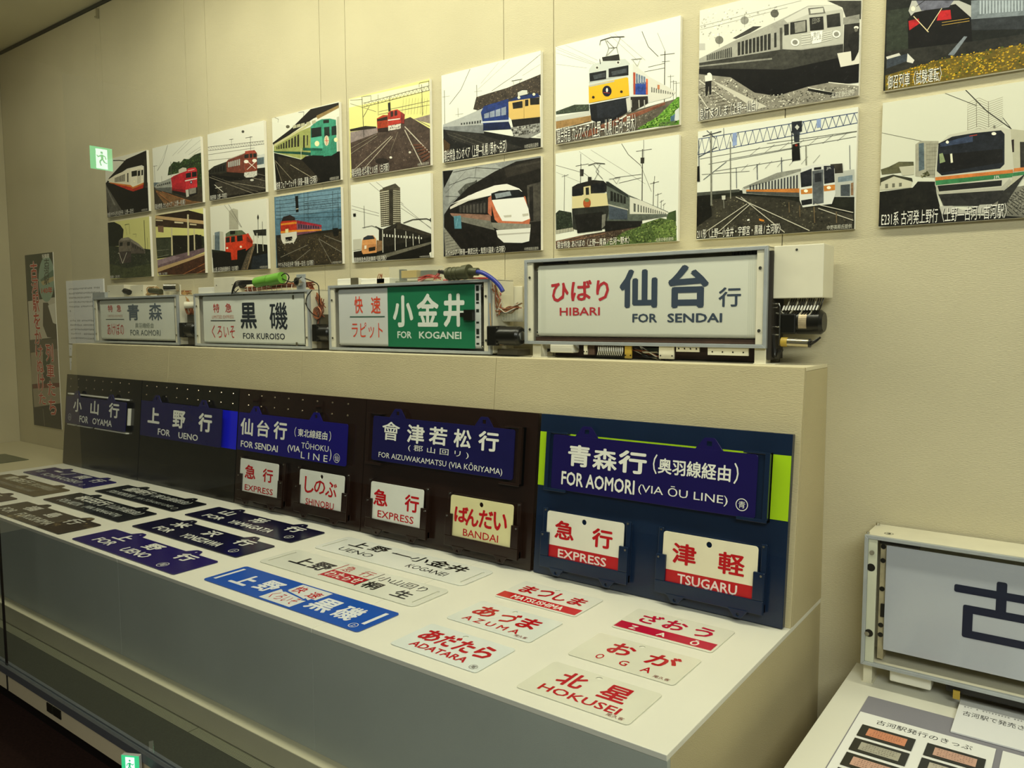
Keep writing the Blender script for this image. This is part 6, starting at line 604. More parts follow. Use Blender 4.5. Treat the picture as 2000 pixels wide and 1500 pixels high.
# ================================================================== ROLL SIGN BOXES
FY=-.140
NAVYI='2a3340'
M_FILM=mat('roll_film','d9dccf',.22,0,.02,4,spec=.5)
def box_sign(label,x0,x1,z0,z1,film,letters,zb,bands=(),filmmat=None,fd=.012,cheek=.026,legs=False,strip=None,dep=.125,topz=None,extra_open=0):
    """thing origin at bottom left front corner of the frame; x right, y into the box, z up"""
    o=thing('roll_sign_box',label,'sign',(x0,FY,zb),(0,0,0),'train destination roll sign boxes')
    W=x1-x0; a=z0-zb; H=z1-zb; t=.0095
    fr=MB()
    def L(p,q,r_,s_): fr.prism([p,q,r_,s_],0,.012,'y')
    L((0,a),(W,a),(W-t,a+t),(t,a+t)); L((0,H),(t,H-t),(W-t,H-t),(W,H)); L((0,a),(t,a+t),(t,H-t),(0,H)); L((W,a),(W,H),(W-t,H-t),(W-t,a+t))
    fr.build('frame',M_ALU,o,bevel=.0008)
    for xa,xb in ((t,t+cheek*.75),(W-t-cheek*.75,W-t)):
        MB().box(xa,xb,.004,.012,a+t,H-t).build('cheek',M_CREAM,o,bevel=.001)
        c=MB()
        xm=(xa+xb)/2
        for zz in (a+.045,H-.055): c.cyl((xm,.004,zz),(xm,.0015,zz),.0042,10)
        each(c,'screw',M_STEEL,o)
    # casing: sides, top, back
    c=MB(); c.box(.001,.004,.012,dep,a+.002,H-.002).box(W-.004,W-.001,.012,dep,a+.002,H-.002); each(c,'side_plate',M_CREAM,o)
    MB().box(.001,W-.001,.013,dep,H-.0035,H-.0005).build('top_plate',M_CREAM,o)
    MB().box(.001,W-.001,dep,dep+.003,a+.002,H-.002).build('back_plate',M_CREAM,o)
    MB().box(.005,W-.005,.045,dep-.01,a+.001,a+.006).build('bottom_plate',M_DARKB,o)
    # film with rolled ends
    fx0,fx1,fz0,fz1=film; fx0-=x0;fx1-=x0;fz0-=zb;fz1-=zb
    f=MB(); n_=6; prof=[]
    rr=.012
    for i in range(n_+1): t_=R(90*i/n_); prof.append((fd+rr-rr*math.sin(t_) ,fz1+rr*math.cos(t_)-rr))
    for i in range(n_+1): t_=R(90*i/n_); prof.append((fd+rr-rr*math.cos(t_) ,fz0-rr*math.sin(t_)+rr))
    vs=[(fx0,p[0],p[1]) for p in prof]+[(fx1,p[0],p[1]) for p in prof]; k=len(prof)
    f.add(vs,[(i,i+1,k+i+1,k+i) for i in range(k-1)]); fo=f.build('roll_film',filmmat or M_FILM,o,smooth=True)
    r_=MB()
    for zz in (fz0+rr,fz1-rr): r_.cyl((fx0-.006,fd+rr+.0006,zz),(fx1+.006,fd+rr+.0006,zz),rr-.001,14)
    each(r_,'roller',M_STEEL,o,smooth=True)
    m=MB()
    for b_ in bands: quad(m,b_[0]-x0,b_[1]-x0,b_[2]-zb,b_[3]-zb,0,lin(b_[4]))
    l=MB()
    for t_ in letters:
        if t_[0]=='bar': quad(l,t_[1]-x0,t_[2]-x0,t_[3]-zb,t_[4]-zb,0,lin(t_[5]))
        else: text(l,t_[0],t_[1]-x0,t_[2]-x0,t_[3]-zb,t_[4]-zb,0,lin(t_[5]),t_[6])
    # ink lies just in front of the film: (x, z) -> (x, fd, z)
    for mm,nm,off in ((m,'printed_band',.0004),(l,'lettering',.0008)):
        if mm.v:
            mm.v=[(v[0],fd-off-v[2]*5,v[1]) for v in mm.v]; mm.build(nm,M_PRINT,fo)
    return o,W,a,H
def bundle(m,p0,p1,r,n_,wr,seed,sag=.01,cols=1):
    rnd=random.Random(seed); p0=Vector(p0);p1=Vector(p1)
    for i in range(n_):
        o1=Vector((rnd.uniform(-r,r),rnd.uniform(-r,r),rnd.uniform(-r,r)));o2=Vector((rnd.uniform(-r,r),rnd.uniform(-r,r),rnd.uniform(-r,r)));md=(p0+p1)/2+Vector((rnd.uniform(-r,r),rnd.uniform(-r,r),rnd.uniform(-r,r)-sag))
        m.tube([p0+o1,(p0+o1+md)/2,md,(p1+o2+md)/2,p1+o2],wr,5,rnd.randrange(cols))
M_RW=mat('red_wire','a83428',.4);M_KW=mat('black_wire','171510',.35);M_YW=mat('tan_wire','b3905a',.45);M_BW=mat('blue_cable','2b3590',.35);M_GRN=mat('green_wrap','6fae3a',.4)
M_CLR=mat('clear_plastic','d8dccb',.08); M_CLR.node_tree.nodes['Principled BSDF'].inputs['Alpha'].default_value=.22
M_YEL=mat('yellow_part','b89a3a',.45); M_OLV=mat('olive_connector','4f5036',.5,.3,.15,40)
def motor(o,x,y,z,L_,r,axis='x',cap=True):
    m=MB(); m.box(x,x+L_*.3,y-r*.98,y+r*.98,z-r*1.05,z+r*1.05,0); c=m.build('motor_flange',M_BLACK,o,bevel=.003)
    m=MB(); m.cyl((x+L_*.3,y,z),(x+L_*.93,y,z),r,24,0); m.cyl((x+L_*.93,y,z),(x+L_,y,z),r,24,0,r*.82); m.build('motor',M_BLACK,o,smooth=True)
    m=MB(); m.cyl((x+L_,y,z),(x+L_+.002,y,z),r*.5,16,0); 
    for s in (-1,1): m.cyl((x+L_*.3,y-r*.75,z+s*r*.8),(x+L_*.3+.004,y-r*.75,z+s*r*.8),.003,8)
    m.build('motor_plate',M_STEEL,o)
def cbox(o,x0,x1,y0,y1,z0,z1,mm,name='control_box'):
    b_=MB().box(x0,x1,y0,y1,z0,z1).build(name,mm,o,bevel=.0015)
    s=MB()
    for xx in (x0+(x1-x0)*.12,x0+(x1-x0)*.88): s.cyl((xx,y0,(z0+z1)/2),(xx,y0-.0012,(z0+z1)/2),.0022,8)
    each(s,'screw',M_BLACK,b_); return b_
# ---- sign 1
o,W,a,H=box_sign('roll sign box lettered FOR AOMORI in grey, leftmost on the riser',-.636,.167,1.2365,1.467,(-.581,.122,1.2525,1.457),
 [('特',-.499,-.451,1.394,1.429,'b8453c',.01),('急',-.410,-.365,1.394,1.429,'b8453c',.01),('LIMITED EXPRESS',-.506,-.353,1.367,1.379,'bda08e',-.02),('bar',-.524,-.341,1.3540,1.3575,'5c625c'),('あけぼの',-.515,-.348,1.276,1.336,'b8453c',.0),
  ('青',-.306,-.194,1.350,1.430,'59646c',.03),('森',-.104,.016,1.350,1.432,'59646c',.02),('奥羽線経由',-.236,-.066,1.313,1.338,'7c8478',-.01),('FOR AOMORI',-.285,-.005,1.276,1.304,'6c7470',-.01)],1.2305)
cbox(o,.12,.29,.02,.12,H,H+.062,M_CREAM); cbox(o,.295,.42,.05,.12,H,H+.058,M_CREAM)
MB().box(-.004,.125,.004,.03,H,H+.028).build('bracket',M_ALU,o,bevel=.001)
m=MB(); m.cyl((.30,.02,H+.03),(.34,.02,H+.022),.014,14).build('knob',M_BLACK,o)
m=MB(); bundle(m,(.33,.07,H+.012),(.80,.07,H+.012),.008,9,.0022,1,-.004,2); bundle(m,(.78,.05,H+.01),(.84,.06,H-.12),.014,9,.002,2,0,2); m.build('wire_bundle',[M_COPPER,M_YW],o)
m=MB(); m.tube([(.47+.03*math.cos(t*1.2)+.004*t,.05,H+.03+.016*math.sin(t*1.2)) for t in range(18)],.0024,6); m.build('wire_coil',M_YW,o)
MB().cyl((.50,.04,H+.028),(.60,.04,H+.02),.013,12).build('capacitor',M_OLV,o,smooth=True)
m=MB(); m.cyl((.69,.01,H+.036),(.745,.04,H+.036),.018,16).cyl((.6895,.0095,H+.036),(.69,.01,H+.036),.012,12,1); m.build('socket',[M_STEEL,M_BLACK],o,smooth=True); MB().box(.655,.66,.02,.06,H,H+.055).box(.66,.74,.055,.06,H,H+.05).build('bracket',M_CREAM,o)
m=MB(); m.cyl((.85,.01,H-.048),(.88,.04,H-.048),.016,16).cyl((.849,.009,H-.048),(.85,.01,H-.048),.011,12,1); m.build('socket',[M_CREAM,M_BLACK],o)
MB().box(.815,.925,.04,.1,.006,.145).build('gear_housing',mat('dusty_metal','6a6350',.6,.3,.15,30),o,bevel=.002); motor(o,.83,.02,.075,.10,.032)
m=MB(); m.tube([(.85+.025*math.cos(t*1.3),.03+.004*math.sin(t),.17+.024*math.sin(t*1.3)) for t in range(16)],.004,6); m.build('wire_coil',M_COPPER,o)
# ---- sign 2
o,W,a,H=box_sign('roll sign box lettered FOR KUROISO in black, second from left on the riser',.302,1.101,1.2355,1.468,(.358,1.058,1.2475,1.458),
 [('特',.437,.484,1.383,1.422,'b8352e',.01),('急',.528,.576,1.383,1.422,'b8352e',.01),('LIMITED EXPRESS',.427,.589,1.357,1.371,'c08a74',-.02),('bar',.414,.600,1.3455,1.3495,'2f3634'),('くろいそ',.421,.593,1.271,1.328,'b8352e',-.01),
  ('黒',.637,.750,1.313,1.423,'262c33',.03),('磯',.837,.953,1.310,1.421,'262c33',.015),('FOR KUROISO',.651,.934,1.270,1.295,'262c33',-.01)],1.2305)
MB().box(.01,.15,.02,.08,H,H+.028).build('terminal_cover',M_WHITE,o,bevel=.002)
cbox(o,.150,.305,.01,.12,H,H+.066,M_CREAM); MB().cyl((.305,.04,H+.035),(.325,.04,H+.035),.014,16).build('knob',M_BLACK,o)
m=MB(); bundle(m,(.33,.05,H+.012),(.76,.05,H+.022),.010,14,.0022,5,-.004,2); bundle(m,(.74,.05,H+.022),(.83,.04,H-.06),.012,12,.0022,6,0,2); bundle(m,(.83,.04,H-.05),(.83,.03,H-.12),.016,12,.0022,7,0,2); m.build('wire_bundle',[M_COPPER,mat('rust_wire','7c4630',.45)],o)
m=MB()
for i in range(12): x=.36+i*.033; m.tube([(x,.034,H+.024),(x,.032,H+.012),(x,.036,H+.002)],.0012,4)
each(m,'cable_tie',M_WHITE,o)
m=MB(); m.cyl((.47,.0,H+.036),(.555,0,H+.044),.021,14); m.cyl((.56,0,H+.042),(.64,.0,H+.050),.023,14); each(m,'green_wrap',M_GRN,o,smooth=True)
m=MB()
for j in range(5): m.tube([(.30,-.002,H-.006+j*.003),(.34,-.01,H+.022+.005*j),(.40,-.004,H+.03+.004*j),(.46,.0,H+.032+.003*j)],.0021,5)
m.tube([(.30,-.004,H-.008),(.315,-.008,H+.012),(.33,-.006,H+.0),(.35,-.004,H+.012)],.0021,5); m.tube([(.40,.0,H+.014),(.36,-.004,H+.02),(.37,-.004,H+.036),(.44,0,H+.042)],.0021,5)
m.tube([(.62,0,H+.05),(.665,-.005,H+.066),(.69,-.005,H+.05),(.66,0,H+.024),(.62,0,H+.032)],.0024,6); m.tube([(.64,0,H+.046),(.70,0,H+.03),(.76,0,H+.048)],.0021,5); m.tube([(.78,0,H+.042),(.84,.01,H+.02),(.85,.01,H-.01),(.852,.01,H-.06)],.0021,5); m.tube([(.82,0,H-.005),(.79,0,H-.03),(.785,0,H-.06),(.82,0,H-.095),(.86,0,H-.108)],.0021,5); m.build('black_cord',M_KW,o)
MB().box(.69,.745,.03,.034,H,H+.062).build('bracket',M_ALU,o,bevel=.001); m=MB(); m.cyl((.718,.008,H+.032),(.718,.03,H+.032),.017,16); m.cyl((.718,.0075,H+.032),(.718,.008,H+.032),.012,14,1); m.build('socket',[M_STEEL,M_BLACK],o)
m=MB()
for q in range(3): m.tube([(.832+(.016+.004*q)*math.cos(t*1.25),.02-.003*q,H-.092+(.016+.004*q)*math.sin(t*1.25)) for t in range(9)],.0022,5)
m.build('wire_coil',M_COPPER,o); MB().box(.873,.893,.05,.08,H-.125,H-.07).build('relay',M_WHITE,o,bevel=.001)
MB().box(.805,.83,.03,.1,.006,.14).build('gear_housing',MATS['dusty_metal'],o,bevel=.002); motor(o,.815,.03,.068,.088,.032)
m=MB()
for q in range(5): m.box(.255+q*.11,.2565+q*.11,.0075,.012,H-.013,H-.009)
for xx,zz in ((.685,H-.028),(.700,.022)): m.box(xx,xx+.011,.011,.0118,zz-.008,zz+.008)
each(m,'clip',mat('brown_clip','55503c',.5),o)
# ---- sign 3
GRN='1d6e4a'
o,W,a,H=box_sign('roll sign box half green lettered FOR KOGANEI, third from left on the riser',1.215,1.999,1.2355,1.478,(1.262,1.952,1.252,1.464),
 [('快',1.349,1.394,1.372,1.435,'d2492f',.02),('速',1.438,1.487,1.371,1.433,'d2492f',.02),('bar',1.323,1.508,1.3578,1.3620,'3c5c4c'),('ラピット',1.332,1.496,1.282,1.339,'d2492f',.0),
  ('小',1.549,1.649,1.322,1.434,'d5dacf',.045),('金',1.666,1.768,1.324,1.438,'d5dacf',.035),('井',1.789,1.885,1.323,1.435,'d5dacf',.045),('FOR',1.570,1.640,1.283,1.308,'c9d6c8',.01),('KOGANEI',1.675,1.868,1.283,1.308,'c9d6c8',.01)]
 +[('bar',1.9475,1.9515,z,z+h_,'1f2620') for z,h_ in ()]
 +[('bar',1.932,1.944,z,z+h_,'1f2620') for z,h_ in ((1.441,.018),(1.410,.024),(1.400,.006),(1.372,.01),(1.300,.018),(1.288,.006),(1.266,.006),(1.3355,.006))],1.2305,bands=[(1.523,1.927,1.2525,1.4635,GRN)],
 filmmat=mat('grey_white_film','c9cbc6',.22,0,.02,4))
MB().box(.676,.712,-.004,.012,.115,.150).box(.658,.676,-.002,.012,.126,.140).build('magnet_clip',M_BLACK,o)
m=MB(); m.box(.02,.135,.03,.09,H,H+.026); m.box(.150,.30,.03,.09,H,H+.022); each(m,'terminal_cover',M_WHITE,o,bevel=.003); MB().box(.10,.138,.026,.03,H,H+.027).build('clip',mat('brown_clip','55503c',.5),o)
m=MB(); m.box(.235,.275,.03,.06,H,H+.020); m.build('relay',M_YEL,o,bevel=.001); m=MB()
for q in range(3): m.tube([(.24+q*.01,.03,H+.02),(.25+q*.008,.028,H+.036),(.262,.03,H+.022)],.0013,5)
m.build('wire_loop',M_COPPER,o)
m=MB(); m.box(.300,.500,.03,.10,H+.0005,H+.058); m.build('clear_cover',M_CLR,o,bevel=.001)
m=MB(); m.box(.350,.425,.04,.08,H+.018,H+.044); m.build('relay',M_YEL,o,bevel=.001); m=MB(); m.box(.32,.46,.04,.09,H+.001,H+.008).box(.435,.49,.05,.09,H+.02,H+.042).box(.33,.35,.05,.07,H+.008,H+.05); m.build('circuit_board',mat('dark_olive_board','3f4430',.5),o)
m=MB(); m.box(.44,.455,.035,.05,H+.008,H+.022).build('green_block',mat('green_block','2f7a3c',.4),o)
m=MB(); bundle(m,(.45,.03,H+.01),(.54,.03,H+.014),.007,14,.0016,11,-.006,2); bundle(m,(.52,.03,H+.012),(.55,.03,H+.034),.006,8,.0018,12,0,2); bundle(m,(.56,.03,H+.004),(.75,.03,H+.004),.003,8,.0018,13,-.002,2); bundle(m,(.74,.03,H+.002),(.80,.03,H-.06),.012,10,.0018,14,-.0,2); m.build('red_wire_bundle',[M_RW,mat('pink_wire','cf9c94',.4)],o)
m=MB(); m.cyl((.54,.03,H+.034),(.60,.03,H+.022),.007,10); m.build('cable_plug',M_KW,o)
m=MB(); m.cyl((.605,.0,H+.022),(.675,.0,H+.024),.020,16); m.cyl((.675,.0,H+.024),(.700,.0,H+.026),.024,16); m.cyl((.70,.0,H+.026),(.735,0,H+.024),.013,12); 
for q in range(3): m.cyl((.612+q*.018,0,H+.022),(.618+q*.018,0,H+.022),.022,16)
m.build('round_connector',M_OLV,o,smooth=True)
m=MB(); m.tube([(.72,0,H+.024),(.76,-.01,H+.020),(.80,-.014,H+.002),(.83,-.012,H-.022),(.845,-.012,H-.042)],.0072,10); m.build('blue_cable',M_BW,o,smooth=True)
m=MB(); bundle(m,(.79,.02,H-.02),(.80,.03,H-.11),.014,12,.0018,21,0,3); bundle(m,(.79,.03,H-.10),(.88,.03,H-.085),.012,16,.0018,22,.006,3); m.tube([(.785,-.002,.17),(.79,-.004,.10),(.80,-.006,.055),(.83,-.008,.038),(.87,-.008,.045)],.0018,6,1); m.build('wire_bundle',[M_COPPER,M_YW,mat('white_wire','cfc9b0',.4)],o)
m=MB(); m.box(.785,.79,.01,.10,.01,.20); m.box(.786,.87,.06,.10,.11,.155); m.build('bracket',M_CREAM,o,bevel=.001)
m=MB()
for q in range(6): m.cyl((.80+q*.011,.045,.115),(.80+q*.011,.045,.150),.0055,8)
each(m,'glass_fuse',M_CLR,o); m=MB(); m.box(.788,.87,.03,.10,.004,.022).build('gear_housing',MATS['dusty_metal'],o); motor(o,.792,.0,.066,.118,.030)
# ---- sign 4
o,W,a,H=box_sign('largest white roll sign box lettered HIBARI, right end of the riser',2.134,2.890,1.272,1.531,(2.178,2.866,1.296,1.512),
 [('ひ',2.227,2.290,1.400,1.458,'b3333a',.03),('ば',2.298,2.370,1.402,1.463,'b3333a',.03),('り',2.385,2.428,1.400,1.461,'b3333a',.03),('HIBARI',2.258,2.398,1.359,1.383,'b3333a',.0),
  ('仙',2.462,2.581,1.379,1.488,'3b4654',.045),('台',2.613,2.731,1.377,1.494,'3b4654',.045),('行',2.758,2.819,1.379,1.430,'3b4654',.02),('FOR',2.504,2.581,1.338,1.363,'3b4654',.01),('SENDAI',2.612,2.769,1.338,1.363,'3b4654',.01)]
 +[('bar',x_,x_+.0006,1.300,1.505,'b9bcab') for x_ in (2.192,2.198,2.204,2.838,2.843,2.848,2.853)],1.2305,
 filmmat=mat('milky_film','d6d7c6',.2,0,.015,4))
for x0_ in (.022,.722):
    m=MB(); m.box(x0_,x0_+.030,.014,.052,.0,a+.004); m.box(x0_-.003,x0_+.055,.012,.060,.0,.0025); m.build('leg',M_CREAM,o,bevel=.0015)
MB().box(.06,.70,.085,.12,.004,a).build('under_chassis',M_WOOD,o)
MB().box(.082,.165,.02,.06,.016,a).build('tank',M_WHITE,o,bevel=.004)
for x0_,x1_,z_,mm in ((.20,.212,.012,M_CREAM),(.338,.360,.004,M_YEL),(.446,.492,.006,M_CREAM),(.498,.566,.027,M_CREAM),(.590,.702,.020,M_CREAM)):
    p_=MB().box(x0_,x1_,.026,.032,z_,a).build('terminal_plate',mm,o,bevel=.0008); s=MB()
    for q in range(2 if x1_-x0_<.05 else 4): s.cyl((x0_+(x1_-x0_)*(.12+.76*q/(1 if x1_-x0_<.05 else 3)),.0255,z_+.009),(x0_+(x1_-x0_)*(.12+.76*q/(1 if x1_-x0_<.05 else 3)),.026,z_+.009),.0022,8)
    each(s,'screw',M_BLACK,p_)
m=MB(); m.box(.214,.235,.03,.05,.012,a).build('relay',M_WOOD,o)
m=MB()
for q in range(14): m.tube([(.245+q*.0062,.03,.012),(.252+q*.0062,.024,.024),(.249+q*.0062,.03,.038)],.0014,5)
each(m,'resistor',M_WHITE,o); MB().box(.238,.335,.036,.05,.006,.018).build('terminal_strip',M_BLACK,o)
m=MB(); bundle(m,(.36,.05,.035),(.44,.05,.012),.012,14,.0017,31,.004,3); bundle(m,(.015,.05,.03),(.08,.06,.02),.006,5,.0025,32,.004,3); m.build('wire_bundle',[M_KW,M_COPPER,MATS['white_wire']],o)
MB().box(.375,.45,.062,.078,.008,.034).build('circuit_board',MATS['dark_olive_board'],o)
# dark works between film and bottom rail, and the right end
MB().box(.03,W-.03,.020,.030,a+.010,a+.022).build('dark_strip',M_WOOD,o)
MB().box(.05,.13,.03,.05,H-.014,H-.006).build('latch',M_BLACK,o); m=MB()
for q in range(9): m.box(.655+q*.0095,.661+q*.0095,.02,.05,H-.018,H-.010)
m.build('gear_rack',M_BLACK,o)
MB().box(W-.001,W+.008,.014,.11,.012,H-.012).build('gear_housing',M_DARKB,o)
cb=MB().box(W+.008,W+.130,.022,.115,.168,.300).build('control_box',M_CREAM,o,bevel=.002)
MB().cyl((W+.065,.0205,.288),(W+.065,.022,.288),.003,10).build('screw',M_STEEL,cb)
m=MB()
for q in range(16):
    x_=W+.030+q*.0055; m.tube([(x_+.012,.05,.169),(x_+.010,.04,.150),(x_-.004,.036,.135-.001*q),(W+.035+q*.002,.04,.128-.0012*q),(W+.006,.05,.132)],.0017,5,1 if q%4==0 else 0)
m.build('wire_fan',[M_KW,MATS['white_wire']],o)
m=MB()
for q in range(12): m.cyl((W+.034+q*.0075,.034,.150),(W+.030+q*.0075,.032,.138),.0022,8)
each(m,'crimp_sleeve',M_WHITE,o)
m=MB(); m.tube([(W+.0,.03,.155),(W+.022,.03,.155),(W+.024,.03,.148),(W+.024,.03,.055),(W+.024,.03,.048)],.0022,6,smooth=0); m.tube([(W,.03,.096),(W+.024,.03,.096)],.0018,6,smooth=0); m.tube([(W,.03,.076),(W+.024,.03,.076)],.0018,6,smooth=0); m.tube([(W,.03,.145),(W+.018,.03,.145)],.0018,6,smooth=0); m.build('steel_linkage',M_STEEL,o)
m=MB(); m.box(W+.026,W+.064,.03,.09,.078,.130); m.build('motor_flange',M_BLACK,o,bevel=.004)
m=MB(); m.cyl((W+.064,.06,.108),(W+.118,.06,.108),.031,28); m.cyl((W+.118,.06,.108),(W+.126,.06,.108),.031,28,0,.024); m.build('motor',M_BLACK,o,smooth=True)
m=MB(); 
for i in range(8):
    a0=R(150+i*10);a1=R(160+i*10); f_=lambda x_,t_:(x_,.06+.0315*math.cos(t_),.108+.0315*math.sin(t_)*-1)
    m.add([f_(W+.070,a0),f_(W+.090,a0),f_(W+.090,a1),f_(W+.070,a1)],[(0,1,2,3)])
m.build('rating_label',mat('foil_label','b9a888',.4,.3,.2,90),o)
m=MB(); m.cyl((W+.034,.03,.058),(W+.098,.03,.056),.0112,20); m.build('capacitor',mat('capacitor_can','b8b096',.18,.85,.05,20),o,smooth=True)
m=MB(); m.cyl((W+.030,.03,.058),(W+.046,.03,.0576),.0118,20); m.build('capacitor_clamp',M_YEL,o); m=MB(); m.cyl((W+.098,.03,.056),(W+.102,.03,.056),.0112,20); m.tube([(W+.10,.03,.058),(W+.112,.028,.062),(W+.126,.028,.071)],.0022,6); m.tube([(W+.10,.03,.051),(W+.112,.028,.058),(W+.126,.028,.071)],.0026,6); m.tube([(W+.006,.03,.076),(W+.012,.03,.03),(W+.02,.03,.022),(W+.028,.03,.04)],.008,8); m.build('black_lead',M_KW,o,smooth=True)

# ---- large sign on the right table
ZR=.452
o=thing('roll_sign_box','large grey-white roll sign box with big dark characters on the right table','sign',(3.1385,-.1400,ZR),(0,0,0),'train destination roll sign boxes')
W=.80; a=.058; H=.378; t_=.0085
fr=MB()
for P_ in (((0,a),(W,a),(W-t_,a+t_),(t_,a+t_)),((0,H),(t_,H-t_),(W-t_,H-t_),(W,H)),((0,a),(t_,a+t_),(t_,H-t_),(0,H)),((W,a),(W,H),(W-t_,H-t_),(W-t_,a+t_))): fr.prism(list(P_),0,.010,'y')
fr.build('frame',M_ALU,o,bevel=.0008)
MB().box(.0085,.0285,.003,.010,a+t_,H-t_).build('cheek',mat('worn_cheek','c9cbb4',.4,0,.1,12,wear=('6a6a58',.7,30)),o,bevel=.001)
m=MB()
for x_,z_ in ((.0175,H-.041),(.0125,a+.078)): m.cyl((x_,.003,z_),(x_,.0,z_),.0055,12)
each(m,'screw',M_STEEL,o); m=MB()
for x_,z_ in ((.016,H-.078),(.0165,a+.080)): m.cyl((x_,.0032,z_),(x_,.0026,z_),.0095,14)
each(m,'round_hole',M_BLACK,o)
MB().box(.001,W-.001,.011,.129,H-.004,H-.0005).build('top_plate',M_CREAM,o,bevel=.0005)
m=MB(); m.box(.001,.004,.011,.126,a+.002,H-.005).box(W-.004,W-.001,.011,.126,a+.002,H-.005); each(m,'side_plate',M_CREAM,o)
MB().box(.001,W-.001,.126,.129,a+.002,H-.005).build('back_plate',M_CREAM,o)
MB().box(.005,W-.005,.012,.120,a+.001,a+.004).build('bottom_plate',M_CREAM,o)
m=MB(); m.box(.031,.044,.03,.06,a+.012,H-.014); m.build('cork_strip',mat('cream_strip','b7ab86',.6,0,.3,30),o); m=MB()
for z_ in (a+.072,a+.096,a+.186,H-.064,H-.03): m.cyl((.037,.029,z_),(.037,.03,z_),.006,10)
m.box(.036,.0455,.026,.030,a+.118,a+.150); each(m,'dark_fitting',M_BLACK,o)
MB().box(.030,.115,.022,.045,H-.022,H-.008).build('latch',M_BLACK,o,bevel=.002)
f=MB().box(.0455,W-.03,.022,.0235,a+.040,H-.023).build('roll_film',mat('glossy_grey_film','b0b4bb',.12,0,.03,5,spec=.5),o)
m=MB()
nb=[0]
def bar_(x0,x1,z0,z1):
    nb[0]+=1; m.add([(x,.0214-nb[0]*.00003,z) for x,z in rrect(x0,z0,x1,z1,.0045,4)],[tuple(range(20))],0,lin('151b30'))
cx_=.282
for b_ in ((.190,.374,.272,.290),(cx_-.010,cx_+.010,.236,.312),(.209,.355,.228,.246),(.209,.355,.170,.188),(.209,.229,.170,.246),(.335,.355,.170,.246)): bar_(*b_)
m2=MB(); text(m2,'河',.47,.66,.165,.312,0,lin('151b30'),.03)
m.build('lettering',M_PRINT,f); m=m2; m.v=[(v[0],.0214-v[2]*5,v[1]) for v in m.v]; m.build('lettering',M_PRINT,f)

m=MB(); m.box(.0,.020,.034,.090,0,a+.003); m.box(-.004,.024,.032,.095,0,.002); m.build('leg',M_CREAM,o,bevel=.001); m=MB(); m.box(W-.02,W,.034,.090,0,a+.003); m.build('leg',M_CREAM,o,bevel=.001)
MB().box(.060,.150,.03,.07,.020,a).build('tank',M_WHITE,o,bevel=.004); MB().box(.18,.70,.03,.11,.030,a).build('under_chassis',M_BLACK,o,bevel=.004); MB().box(.196,.210,.026,.030,.018,.038).build('terminal_plate',M_YEL,o)
m=MB(); ring(m,.045,.035,.010,.0012,0,lin('2a2a24'),20); text(m,'2',.040,.050,.030,.041,0,lin('2a2a24'),.02); m.v=[(v[0],v[1]+.01,H+.0002) for v in m.v]; m.build('stamped_mark',M_PRINT,o)
m=MB(); m.cyl((.006,.115,H),(.006,.115,H+.006),.005,10).cyl((.004,.018,H),(.004,.018,H+.004),.004,10); each(m,'screw',M_STEEL,o)

# ---- ticket sheets and card on the right table
mt=thing('grey_mat','dark grey backing sheet under the ticket display on the right table','mat',(3.168,-.60,ZR+.0005)); MB().box(0,.60,0,.419,0,.0015).build('sheet',mat('grey_sheet','84828a',.8,0,.03,9),mt)
sh=thing('ticket_sheet','white sheet with a Japanese heading and rows of old tickets in black holders','sheet',(3.171,-.615,ZR+.0026))
MB().box(0,.264,0,.341,0,.001).build('sheet',mat('white_paper','e9e9e4',.7),sh)
m=MB(); text(m,'古河駅発行のきっぷ',.040,.224,.302,.324,.0013,lin('2c2b28'),-.005); m.build('heading',M_PRINT,sh)
tk=0
for cx0 in (.018,.146):
    for r_ in range(5):
        y1_=.280-r_*.068; 
        hd=MB().box(cx0,cx0+.106,y1_-.055,y1_,.0012,.0032).build('ticket_holder',mat('black_holder','2b2b22',.35),sh,bevel=.0005)
        cc=['d08a66','a9a594','c9a08c','b8b0a0','c98f80'][(r_+(2 if cx0>.1 else 0))%5]
        MB().box(cx0+.016,cx0+.092,y1_-.046,y1_-.012,.0033,.0038).build('ticket',mat('ticket_'+cc,cc,.7,0,.05,60),hd)
        m=MB(); fakelines(m,cx0+.022,cx0+.087,y1_-.044,y1_-.014,4,.0040,lin('5c4a3e'),13,.8,.35); m.build('ticket_print',M_PRINT,hd); tk+=1
s2=thing('ticket_sheet','second white sheet mostly hidden beyond the right frame edge','sheet',(3.447,-.615,ZR+.0026)); MB().box(0,.22,0,.341,0,.001).build('sheet',MATS['white_paper'],s2)
cd=thing('caption_card','white caption card leaning in front of the large sign box on the right table','card',(3.349,-.255,ZR+.003),(R(3),0,0))
MB().box(0,.24,0,.152,0,.004).build('card',MATS['pale_card'],cd,bevel=.0005)
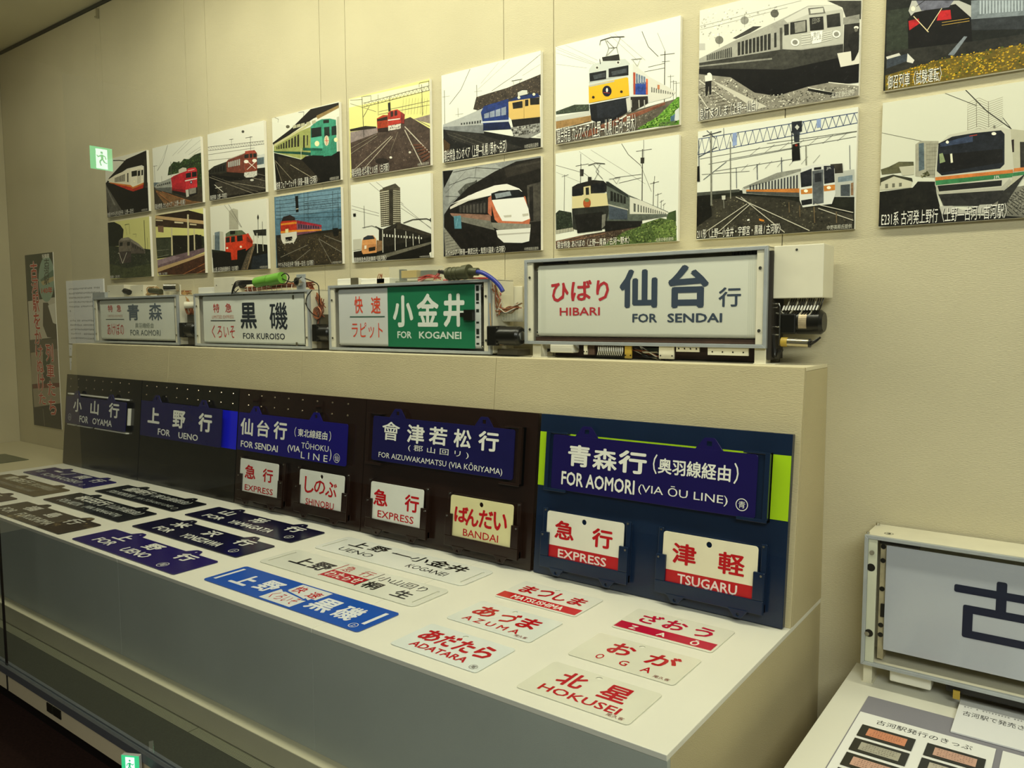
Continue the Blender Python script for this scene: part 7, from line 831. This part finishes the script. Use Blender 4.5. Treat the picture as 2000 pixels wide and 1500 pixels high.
m=MB(); text(m,'古河駅で発売されたきっぷ',.012,.215,.082,.104,.0043,lin('3a3a3a'),-.012); fakelines(m,.010,.13,.118,.128,1,.0043,lin('6a6a6a'),20,1,.6); m.build('lettering',M_PRINT,cd)
# ================================================================== EXIT SIGNS (the hanging one is what the glass mirrors)
def exit_sign(label,loc,rot,W_,H_,lm=None):
    o=thing('exit_sign',label,'sign',loc,rot,'lit green exit signs')
    MB().box(-W_/2,W_/2,-H_/2,H_/2,-.012,-.0005).build('housing',mat('exit_housing','d6d8cc',.5),o,bevel=.001)
    m=MB(); g=lin('35b878'); quad(m,-W_/2,W_/2,-H_/2,H_/2,0,g)
    wx=W_*.27; m.add([(x,y,.0004) for x,y in ((-wx,-H_*.45),(wx*.9,-H_*.45),(wx*.9,H_*.42),(-wx,H_*.42))],[(0,1,2,3)],0,lin('e4fff2'))
    def st(p,q,w_,z=.0008,c='2aa56a'):
        p=Vector(p)*W_;q=Vector(q)*W_;d=(q-p).normalized();n_=Vector((-d.y,d.x))*w_*W_
        m.add([(*(p+n_),z),(*(p-n_),z),(*(q-n_),z),(*(q+n_),z)],[(0,1,2,3)],0,lin(c))
    m.add([(x,y,.0009) for x,y in circ(-.02*W_,.26*H_,.055*W_,12)],[tuple(range(12))],0,lin('2aa56a'))
    st((-.02,.18),(-.04,-.02),.055); st((-.04,-.02),(.08,-.14),.032); st((.08,-.14),(.02,-.32),.028); st((-.04,-.02),(-.14,-.16),.032); st((-.14,-.16),(-.24,-.2),.026); st((-.02,.16),(.14,.06),.024); st((.14,.06),(.2,.14),.022); st((-.02,.16),(-.17,.10),.024); st((-.17,.1),(-.2,-.02),.022)
    m.build('lit_face',lm or M_SIGN,o); return o
ex=exit_sign('lit green running-figure exit sign hanging in the room, mirrored in the glass',(-1.334,-2.532,2.331),(R(90),0,R(90)),.135,.135)
m=MB(); m.cyl((0,.0675,-.006),(0,.675,-.006),.003,8); m.build('hanger_rod',M_BLACK,ex)
ex=exit_sign('small lit green sign added for a reflection low on the case front',(1.600,-1.156,.196),(R(90),0,R(28)),.050,.056,M_LOWSIGN)  # glowing sign added in place of a green reflection on the facing
